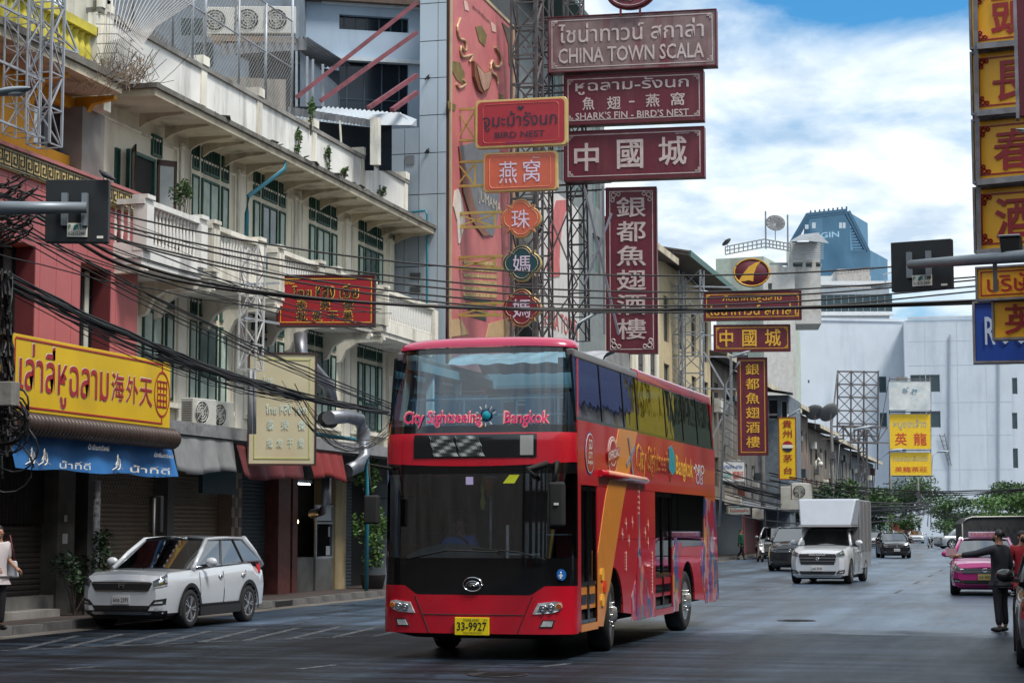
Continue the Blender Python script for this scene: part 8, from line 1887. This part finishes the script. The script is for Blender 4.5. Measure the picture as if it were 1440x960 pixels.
def tree(label, base, h, rad, seed=0, m_=0, n=2600, size=.28, group='street trees down the road', lobes=9):
    rn = random.Random(seed); t = thing('street_tree', label, 'tree', base, 0, group)
    c = Vector(base)+Vector((0,0,h-rad[2]*.9)); mb = MB(); C = leaves(mb, c, rad, n, size, rn, lobes); part('crown', mb, lf[m_], t)
    tr = MB(); b = Vector(base); f = b.lerp(c, .55)+Vector((rn.uniform(-.1,.1),0,0)); tr.tube([b, b.lerp(f,.5)+Vector((.05,0,0)), f], .16*h/6, 8, taper=.09*h/6)
    for lc, lr in C[:5]: tr.tube([f, f.lerp(c+lc,.5)+Vector((0,0,.1)), c+lc], .06*h/6, 6, taper=.02)
    part('trunk', tr, bark, t); return t
for k, (px, D_, ptop, w_, m_, lb) in enumerate(((1112,133,686,2.4,1,'dark bushy tree left of the box truck'), (1165,160,678,2.6,0,'green tree directly above the box truck'), (1218,196,676,4.0,0,'full green tree right of the box truck'), (1238,215,694,3.0,2,'lighter tree against the old shophouse walls'), (1278,270,670,4.2,0,'loose green tree under the yellow signs'), (1335,300,700,4.0,0,'round low tree in front of the white building'), (1405,310,676,6.5,0,'broad tree against the white wall near the tarpaulin truck'), (1445,300,684,7.0,2,'bright green tree at the right edge by the white wall'))):
    p = at(px, 743, D=D_); zt = at(px, ptop, D=D_).z; tree(lb, (p.x, p.y, 0), zt, (w_, w_, min(w_*.85, zt*.45)), k, m_, 3400, .13*w_**.8+.08)
# house and wall pieces beyond trees
m = MB(); p = at(1262,750,D=232); m.box(p.x-1, p.x+1.8, p.y, p.y+4, 0, 2.6); hs = solo('red_hut', m, mat('brick_red_wall', (.25,.06,.03), .8, var=.2), 'small brick red hut with tin roof under the yellow signs', 'hut'); m = MB(); m.hexa([(p.x-4.6,p.y-.6,3.6),(p.x+3,p.y-.6,2.6),(p.x+3,p.y+4.4,3.1),(p.x-4.6,p.y+4.4,4.1)], [(p.x-4.6,p.y-.6,3.72),(p.x+3,p.y-.6,2.72),(p.x+3,p.y+4.4,3.22),(p.x-4.6,p.y+4.4,4.22)]); part('roof', m, cg, hs)
m = MB(); m.box(-14, 60, 345, 345.4, 0, 4.4); solo('boundary_wall', m, mat('dark_hoarding', (.06,.06,.06), .8, var=.3), 'dark low boundary wall behind the far parked cars', 'wall')
def plant(name, label, c, rad, n, size, seed, m_=0, stem=True, group=None, base=None):
    rn = random.Random(seed); t = thing(name, label, 'plant', base or (c[0],c[1],c[2]-rad[2]), 0, group); mb = MB(); C = leaves(mb, c, rad, n, size, rn, 6, 1); part('foliage', mb, lf[m_], t)
    if stem:
        tr = MB(); b = Vector(base) if base else Vector((c[0], c[1], c[2]-rad[2]))
        for lc, lr in C: tr.tube([b, b.lerp(Vector(c)+lc,.5)+Vector((.02,0,.03)), Vector(c)+lc], .014, 5, taper=.006)
        part('stem', tr, bark, t)
    return t
p = at(252, 285, X=-16.3); plant('balcony_shrub', 'leafy green shrub standing on the white balcony', (p.x, p.y, p.z+.05), (.22,.26,.40), 650, .075, 1, 0, base=(p.x, p.y, 6.95))
for k, (px, py, rr, lb) in enumerate(((437,165,(.1,.16,.45),'vine climbing past the parapet top near the curled roof'),(419,200,(.1,.12,.3),'leafy sprig rooted at the parapet pier'),(462,225,(.1,.16,.34),'heart leaved vine hanging on the parapet face'),(484,244,(.1,.14,.15),'small weed low on the parapet face'),(537,268,(.12,.16,.14),'weed tuft near the right end of the parapet'))):
    p = at(px, py, X=-16.7); plant('parapet_weed', lb, p, rr, 170, .10, 20+k, 2, group='weeds growing from the parapet')
rn = random.Random(9); m = MB()
for i in range(170):
    p = at(168+rn.gauss(0,22), 118+rn.gauss(0,8), X=-16.2+rn.uniform(-.5,.2)); d = Vector((rn.gauss(0,.25), rn.gauss(0,.35), rn.uniform(.15,.6))); m.tube([p, p+d*.5+Vector((rn.gauss(0,.04),0,0)), p+d], .007, 3)
solo('dry_weeds', m, mat('dry_stalks', (.17,.12,.08), .9, var=.3), 'tangle of dry brown stalks inside the wire cage on the cornice', 'weeds', kind='stuff')
for k, (px, py, rr, n, lb) in enumerate(((136,770,(.3,.3,.55),420,'upright dark shrub against the white patterned post'),(105,800,(.4,.4,.35),350,'low spreading dark shrub in front of the grey column'),(118,828,(.3,.35,.2),160,'small potted greenery at the foot of the column'))):
    p = at(px, py, X=-16.5); plant('pavement_shrub', lb, p, rr, n, .11, 40+k, 1, group='shrubs on the left pavement', base=(p.x, p.y, .15))
m = MB(); p = at(134, 800, X=-16.75); m.tube([(p.x,p.y,.15),(p.x,p.y,2.6)], .07, 10); solo('patterned_post', m, mat('patterned_wrap', (.35,.36,.40), .7, var=.7, scale=12), 'slim post wrapped in black and white print beside the shrubs', 'post')
vp = thing('climbing_plant', 'bright green climber and potted shrub beside the teal pipe left of the bus', 'plant', at(524, 828, X=-16.5)); m = MB(); rn = random.Random(3)
for (px, py, rr, n) in ((522,670,(.35,.5,.4),500),(525,740,(.3,.4,.7),700),(524,780,(.3,.4,.5),500),(505,672,(.25,.4,.25),200),(500,740,(.12,.2,.5),120)): leaves(m, at(px, py, X=-16.4), rr, n, .12, rn, 6, 1)
part('foliage', m, lf[2], vp); m = MB(); p = at(524, 832, X=-16.4); m.lathe([(.26,0),(.34,.35),(.36,.38),(.30,.38)], (p.x, p.y, .15), 18); part('pot', m, mat('dark_pot', (.03,.03,.032), .6), vp)
m = MB(); p = at(516, 700, X=-16.1); m.tube([(p.x-.3,p.y-4.6,3.95),(p.x-.3,p.y-.3,3.95),(p.x,p.y,3.85),(p.x,p.y,.15)], .055, 10); solo('teal_pipe', m, mat('teal_pipe', (.015,.16,.22)), 'teal downpipe running to the pavement left of the bus', 'pipe')
m = MB(); a = at(405,212,X=-16.0); b = at(400,238,X=-16.05); c_ = at(349,276,X=-16.6); d_ = at(347,300,X=-16.7)
m.tube([a+Vector((-.4,-.4,.02)), a, b, c_, d_, Vector((d_.x, d_.y, 7.9))], .05, 10); solo('teal_pipe', m, mat('teal_pipe', (.015,.16,.22)), 'teal drainpipe bending from the eave down past the shutters', 'pipe')
# silver ducts
duct = mat('duct_foil', (.24,.25,.28), .4, metal=.7, var=.2, scale=5, bump=.3)
m = MB(); m.tube([at(422,470,X=-16.7), at(424,497,X=-16.6), at(440,518,X=-16.4), at(462,543,X=-16.2), at(466,565,X=-16.2)], .16, 14); solo('vent_duct', m, duct, 'silver ventilation duct sloping beside the bleached banner', 'duct')
m = MB(); m.tube([at(462,587,X=-16.1), at(490,585,X=-16.0), at(505,590,X=-15.9), at(511,605,X=-15.9), at(510,640,X=-15.9), at(504,655,X=-15.9), at(488,662,X=-16.0)], .17, 14); solo('vent_duct', m, duct, 'silver duct bending down to the awning left of the bus', 'duct')
m = MB(); m.tube([at(459,672,X=-16.3), at(459,706,X=-16.3), at(452,718,X=-16.5), at(440,722,X=-17)], .12, 12); solo('vent_duct', m, duct, 'dull flue pipe rising from the open food shop', 'duct')
m = MB(); m.lathe([(.16,-.35),(.2,-.2),(.2,.2),(.14,.35)], at(462,590,X=-16.3), 14, 'y'); solo('duct_fan', m, rub, 'black duct fan housing between the silver ducts', 'fan')
# awnings over the shops
for k, (pa, pb_, zc, mm, lb, dr) in enumerate(((246,333,3.15,mat('pale_canvas', (.20,.205,.21), .8, var=.15, dirt=(.1,.1,.1), damt=.6, streak=True),'pale grey canvas valance below the air conditioners',.75),(338,428,3.05,mat('maroon_canvas', (.10,.014,.018), .8, var=.2),'sagging maroon awning under the bleached banner',.62),(437,486,3.1,mat('red_canvas', (.20,.018,.018), .8, var=.15),'red awning over the open food shop',.65))):
    y0, y1 = yx(pa,-15.9), yx(pb_,-15.9); m = MB()
    m.grid(lambda u, v: (-16.02+.06*math.sin(u*23+k)*v+.16*v, y0+(y1-y0)*u, zc+.42-(dr+.06*math.sin(u*6+k)+(.12*math.sin(math.pi*u) if k == 1 else 0))*v), 50, 6); o = solo('shop_awning', m, mm, lb, 'awning', 'cloth awnings over the shops'); sd = o.modifiers.new('s', 'SOLIDIFY'); sd.thickness = .01
m = MB(); p = at(310, 685, X=-16.9); q = at(285, 685, X=-16.9); m.box(p.x-.1, p.x, q.y, at(332,685,X=-16.9).y, 2.45, 2.95); solo('dark_teal_board', m, mat('board_teal', (.01,.05,.06), .5), 'dark teal shop board above the second tan shutter', 'sign', bevel=.01)
for (px, lb) in ((272,'left of two air conditioners on the concrete canopy'),(297,'right of two air conditioners on the concrete canopy')):
    p = at(px, 604, X=-16.45); ac(lb, (p.x+.25, p.y, 3.77), R(78), .82, .58, .3, 'air conditioners on the canopy')
m = MB(); truss(m, at(352, 520, X=-15.4), at(356, 346, X=-15.4), .38, .5, .022); solo('lattice_post', m, mat('white_lattice', (.5,.5,.5), .6, dirt=(.25,.2,.15), damt=.5), 'white lattice post behind the red and yellow wholesale sign', 'steel frame')
m = MB(); m.tube([at(352,520,X=-15.45), at(352,610,X=-15.5)], .05, 8); m.tube([at(358,520,X=-15.45), at(358,610,X=-15.5)], .04, 8); m.bar(at(343,447,X=-15.4), at(392,455,X=-15.1), .05); m.bar(at(340,400,X=-15.4), at(392,398,X=-15.1), .05); solo('support_pipes', m, steel, 'pale steel pipes tying the lattice post to the red sign and banner', 'steel arm')
# wall-mounted traffic signal seen from the side
ts = thing('signal_post', 'dark slim traffic signal on a post on the left pavement', 'traffic signal', at(214, 846, X=-15.95)); p = at(216, 760, X=-15.95)
m = MB(); m.tube([(p.x,p.y,.15),(p.x,p.y,at(216,700,X=-15.95).z)], .045, 8); part('post', m, black_p, ts); m = MB(); m.box(p.x-.1,p.x+.12,p.y-.02,p.y+.16,at(216,748,X=-15.95).z,at(216,697,X=-15.95).z); m.box(p.x+.12,p.x+.16,p.y-.04,p.y+.02,at(216,748,X=-15.95).z,at(216,697,X=-15.95).z); part('signal_head', m, black_p, ts, bevel=.01)
# traffic signal backs on mast arms with maker's plate
tealp = mat('letter_teal', (.01,.16,.14), .5)
def signal_back(label, box, D, rel, arm, groupn='traffic signal backs on mast arms'):
    x0, y0, x1, y1 = box; c = at((x0+x1)/2, (y0+y1)/2, D=D); w = (x1-x0)*D/F_PX/math.cos(R(rel)); h = (y1-y0)*D/F_PX
    s = thing('traffic_signal', label, 'traffic signal', c, THETA-R(rel), groupn)
    m = MB(); m.box(-w/2, w/2, 0, .12, -h/2, h/2); part('back_plate', m, mat('signal_black', (.012,.014,.017), .5, var=.2), s, local=True, bevel=.006)
    for x in (-.18, .14): m = MB(); m.box(x*w-.03, x*w+.03, -.07, -.002, -.25*h, .27*h); part('bracket', m, mat('galv_pole', (.20,.23,.26), .45, metal=.3), s, local=True)
    m = MB(); m.box(-.14*w, .18*w, -.02, -.003, -.42*h, -.20*h); st = part('plate', m, wht, s, local=True)
    m = MB(); add_text(m, 'F   RTH', -.12*w, .16*w, -.30*h, -.22*h, -.024, .05); m.prism([(-.045*w,-.31*h),(-.01*w,-.31*h),(.03*w,-.21*h),(-.03*w,-.24*h)], .004, 'y', -.026); part('lettering', m, tealp, st, local=True)
    m = MB(); add_text(m, '0-2615-2440', -.12*w, .16*w, -.395*h, -.335*h, -.024, .02); part('lettering', m, black_p, st, local=True)
    m = MB(); m.box(.33*w, .43*w, -.008, -.002, -.44*h, -.40*h); part('sticker', m, wht, s, local=True)
    m = MB(); m.tube([at(*a, D=d) for a, d in arm], .075, 14, taper=.055); part('mast_arm', m, mat('galv_pole', (.20,.23,.26)), s)
    return s
signal_back('back of a traffic signal board on a mast arm over the pink building', (64,252,152,341), 19.5, -1, [((-30,293),19.2),((122,292),19.35)])
signal_back('back of a traffic signal board on a mast arm from the right edge', (1257,338,1333,408), 24, 28, [((1470,358),21.5),((1360,366),22.8),((1280,372),23.8)])
cm_ = thing('detector_camera', 'boxy grey detector mounted on the right mast arm', 'camera', at(1421, 352, D=22.2), THETA-R(20)); m = MB(); m.hexa([(-.09,-.1,-.06),(.09,-.1,-.06),(.12,.15,-.06),(-.12,.15,-.06)], [(-.115,-.12,.14),(.115,-.12,.14),(.13,.16,.14),(-.13,.16,.14)]); part('housing', m, black_p, cm_, local=True, bevel=.02); m = MB(); m.box(-.125,.125,-.16,.18,.142,.165); m.box(-.04,.04,-.02,.04,-.14,-.06); part('hood', m, steel, cm_, local=True, bevel=.01)
def lamp(label, base, arm, head, r=.05, L_=.7, group='street lamps'):
    t = thing('street_lamp', label, 'street lamp', arm[0], 0, group); m = MB(); m.tube(arm, r, 8); part('arm', m, mat('galv_pole', (.20,.23,.26)), t)
    d = (Vector(head[1])-Vector(head[0])); m = MB(); q = d.to_track_quat('X', 'Z').to_matrix().to_4x4(); m.M = Matrix.Translation(head[0]) @ q; l = d.length
    m.grid(lambda u, v: (l*v, l*.17*math.cos(2*math.pi*u)*math.sin(math.pi*min(1,.12+.86*v))**.6, l*.085*math.sin(2*math.pi*u)*math.sin(math.pi*min(1,.12+.86*v))**.6), 14, 10); part('head', m, mat('lamp_grey', (.26,.30,.34), .4, metal=.2), t)
    m = MB(); m.M = Matrix.Translation(Vector(head[0])+d*.62+Vector((0,0,-l*.075))); m.ball((0,0,0), l*.12, 10, 6, (1.7,1,.4)); part('lens', m, mat('lamp_lens_grey', (.5,.52,.52), .3), t); return t
lamp('grey street lamp head entering at the left edge before the yellow building', None, [at(-60,128,D=17), at(-5,131,D=17)], (at(-8,132,D=17), at(44,124,D=16.8)))
lamp('pale street lamp head touching the amber sign at the right edge', None, [at(1490,186,D=19), at(1452,184,D=19)], (at(1458,185,D=19), at(1428,182,D=19)))
lamp('dark street lamp arm rising behind the bus roof', None, [at(798,520,D=56), at(812,456,D=56), at(838,440,D=56)], (at(834,440,D=56), at(862,436,D=56)), .05)
for (a, h0, h1, D_, lb) in (((1020,540,1040,508),(1030,502),(1055,493),90,'street lamp leaning out over the far dark red signs'),((1100,640,1108,582),(1108,586),(1126,574),125,'street lamp above the narrow yellow sign'),((1180,625,1205,602),(1200,604),(1226,599),170,'street lamp in front of the empty billboard frame'),((1232,650,1252,634),(1250,634),(1273,631),212,'street lamp left of the lower yellow sign'),((1312,640,1322,634),(1318,635),(1337,634),290,'street lamp right of the lower yellow sign')):
    lamp(lb, None, [at(a[0]-8, 740, D=D_), at(a[0], a[1], D=D_), at(a[2], a[3], D=D_)], (at(*h0, D=D_), at(*h1, D=D_)), .06)
# poles and cable tangles
polem = mat('concrete_pole', (.13,.125,.12), .9, var=.25, bump=.3)
wire = mat('black_cable', (.007,.007,.008), .6)
for k, (px, D_, pt, lb) in enumerate(((1074,116,560,'utility pole wrapped in cables left of the narrow yellow sign'),(1172,158,600,'concrete pole above the box truck'),(1293,262,672,'dark pole under the yellow signs'),(1254,222,668,'thin pole beside the red hut'))):
    b = at(px, 760, D=D_); zt = at(px, pt, D=D_).z; m = MB(); m.tube([(b.x,b.y,0),(b.x,b.y,zt)], .17, 10, taper=.12); o = solo('utility_pole', m, polem, lb, 'utility pole', 'utility poles on the far pavement'); m = MB(); m.box(b.x-.9,b.x+.9,b.y-.06,b.y+.06,zt-1.0,zt-.88); m.box(b.x-.3,b.x+.3,b.y-.3,b.y-.06,zt-2.6,zt-2.0); part('cross_arm', m, steel_d, o)
def sag(a, b, s, n=14):
    a, b = Vector(a), Vector(b); return [a.lerp(b, i/n)+Vector((0,0,-s*4*(i/n)*(1-i/n))) for i in range(n+1)]
def cable(label, pts, r, group, name='overhead_cable', n=6): m = MB(); m.tube(pts, r, n); return solo(name, m, wire, label, 'cable', group)
rn = random.Random(12)
# long parallel wires across the middle of the picture
G = 'long wires crossing the whole street'
LN = [((152,298),(700,380),(1257,375)), ((152,313),(700,402),(1257,398)), ((152,318),(700,412),(1257,404)), ((152,332),(700,423),(1257,413)), ((152,334),(700,432),(1257,421)), ((130,352),(560,428),(1440,424)), ((135,345),(590,430),(1440,419))]
for k, (a, b, c_) in enumerate(LN):
    A, B, C_ = at(*a, D=30), at(*b, D=32), at(*c_, D=34); pts = []
    for i in range(31):
        t_ = i/30; u = .5 if True else 0; q = A*(1-t_)**2 + (2*B-.5*A-.5*C_)*2*t_*(1-t_) + C_*t_*t_; pts.append(q)
    if k < 5: d = (pts[-1]-pts[-2])*9; pts.append(pts[-1]+d*.6)
    m = MB(); m.tube([A+(A-pts[1])*6]+pts, .016 if k < 5 else .028, 6); solo('overhead_cable', m, wire, 'black wire crossing the street over the balconies and hanging signs, ' + ['topmost of the long set','second from the top','third from the top','fourth from the top','fifth from the top','thick lowest wire behind','thick lowest wire in front'][k], 'cable', G)
m = MB(); P0 = at(0,395,D=24)
def bundle(name, label, ends, n, spread, r, D0, D1, s, seed):
    rn = random.Random(seed); m = MB()
    for i in range(n):
        o = [rn.gauss(0, spread) for _ in range(4)]; a = at(ends[0][0]+o[0], ends[0][1]+o[1]*1.4, D=D0+rn.uniform(-.4,.4)); q = sag(a, at(ends[1][0]+o[2], ends[1][1]+o[3]*.6, D=D1+rn.uniform(-.6,.6)), s*rn.uniform(.75,1.25), 16)
        q = [p_+Vector((0,0,rn.gauss(0,.012))) for p_ in q]; m.tube(q, r*rn.uniform(.5,1.4), 5)
    return solo(name, m, wire, label, 'cable bundle', kind='stuff')
bundle('cable_bundle', 'thick black cable bundle running from the left pole past the banner to the bus', ((6,392),(420,560)), 20, 4.0, .015, 24, 36.5, .10, 1)
bundle('cable_bundle', 'lower strands of the bundle over the yellow shop sign', ((15,405),(420,562)), 9, 5, .007, 24, 36.5, .25, 2)
bundle('cable_bundle', 'cable bundle continuing over the bleached banner towards the bus', ((225,498),(545,580)), 20, 3.2, .016, 31, 40, .12, 3)
bundle('cable_bundle', 'cables rising past the upper left of the red sign', ((0,300),(560,575)), 5, 8, .011, 26, 38, .15, 4)
bundle('cable_bundle', 'loose wires fanning between the left pole and the balconies', ((0,270),(540,455)), 8, 22, .009, 26, 36, .2, 5)
bundle('cable_bundle', 'cables crossing the white building at the far right', ((1080,672),(1445,686)), 5, 3, .03, 105, 96, .5, 6)
bundle('cable_bundle', 'thin far wires sagging below the yellow signs', ((1250,700),(1445,725)), 6, 8, .02, 130, 125, .8, 7)
bundle('cable_bundle', 'wires running along the old shophouse fronts', ((1015,690),(1300,712)), 14, 9, .035, 100, 135, .6, 8)
# left pole tangle: clamps and loops
rn = random.Random(4); m = MB()
for i in range(46):
    c_ = at(rn.uniform(-8,34), rn.uniform(255,340), D=23.5+rn.uniform(-.4,.4)); r_ = rn.uniform(.05,.16); ph = rn.uniform(0,6)
    m.tube([c_+Vector((r_*1.6*math.cos(ph+a*.5), rn.uniform(-.03,.03), r_*.7*math.sin(ph*1.3+a*.5))) for a in range(9)], .013, 5)
for i in range(30):
    x = rn.uniform(-8, 14); q = [at(x+rn.gauss(0,3)+j*.6, 385+j*28+rn.gauss(0,4), D=23.5+rn.uniform(-.3,.3)) for j in range(11)]
    m.tube(q[:rn.randint(5,11)], .014, 5)
for i in range(12):
    c_ = at(12+rn.gauss(0,6), 590+rn.gauss(0,26), D=23.4); r_ = rn.uniform(.2,.42); m.tube([c_+Vector((r_*math.cos(a*.42), rn.uniform(-.03,.03), r_*.9*math.sin(a*.42))) for a in range(16)], .013, 5)
solo('cable_tangle', m, wire, 'tangle of black cable coils and clamps on the pole at the left edge', 'cable tangle', kind='stuff')
m = MB(); a = at(-6, 880, Z=.15); m.tube([(a.x,a.y-4,0),(a.x,a.y-4,8.4)], .15, 12); solo('utility_pole', m, polem, 'dark utility pole just outside the left edge under the cable tangle', 'utility pole')
m = MB(); a = at(-4,570,D=23); b = at(18,536,D=23); m.box(a.x, b.x, a.y, a.y+.2, a.z, b.z); solo('junction_box', m, conc_w, 'small grey junction box on the left pole beside the yellow sign', 'junction box', bevel=.01)
# drooping wires round banner
bundle('hanging_wires', 'thin drooping wires around the ducts left of the bus', ((420,560),(548,600)), 9, 12, .007, 36, 38, .7, 11)
# pigeon on the signal board
pg = thing('pigeon', 'dark pigeon perched on top of the left traffic signal board', 'bird', at(148, 249, D=19.5)); c_ = at(148, 243, D=19.5)
m = MB(); J = [c_+Vector(v)*.62+Vector((0,0,-.02)) for v in ((.10,0,-.05),(.02,0,-.01),(-.04,0,.02),(-.075,0,.055),(-.095,0,.075),(-.118,0,.07))]; 
pgm = mat('pigeon_grey', (.03,.032,.04), .6, var=.3, scale=30); sk_ = skinned('body', [p_-pg.location for p_ in J]+[c_-pg.location+Vector((.12,0,-.08))], [(0,1),(1,2),(2,3),(3,4),(4,5),(0,6)], [.026,.036,.032,.018,.017,.005,(.02,.008)], pgm, pg)
m = MB(); m.tube([c_+Vector((-.01,-.01,-.04)), c_+Vector((-.01,-.01,-.075))], .005, 4); m.tube([c_+Vector((.02,.01,-.04)), c_+Vector((.02,.01,-.075))], .005, 4); part('leg', m, mat('pigeon_leg', (.3,.08,.06), .6), pg)
# clutter along the far pavement
far = [(1030,703,106,(.9,.5,.5),'grey box under the pale shop board'), (1126,690,107,(.9,.6,.9),'white outdoor unit box below the narrow yellow sign'), (1114,700,107,(1.3,.5,1.3),'white cabinet on the far awning roof'), (1065,722,107,(.6,.4,.6),'meter box on the cable covered pole')]
for (px, py, D_, sz, lb) in far:
    p = at(px, py, D=D_); m = MB(); m.box(p.x-sz[0]/2, p.x+sz[0]/2, p.y, p.y+sz[1], p.z-sz[2]/2, p.z+sz[2]/2); solo('wall_cabinet', m, acm, lb, 'cabinet', bevel=.03)
ac('air conditioner right of the narrow yellow sign', at(1128, 702, D=103), THETA, 1.1, .85, .4)
cc = thing('dome_camera', 'white hooked surveillance camera above the old shophouses', 'camera', at(1151, 652, D=100)); m = MB(); m.tube([at(1147,660,D=100), at(1147,648,D=100), at(1151,644,D=100), at(1154,649,D=100)], .06, 8); part('hook', m, wht, cc); m = MB(); m.ball(at(1154,652,D=100), .13, 10, 8); part('dome', m, wht, cc)
m = MB(); 
for i in range(10): m.bar(at(1012, 560+i*12, D=97), at(1036, 575+i*12, D=97.5), .04)
solo('stair_lattice', m, steel_d, 'dark slanting lattice just right of the bus roof', 'steel frame')
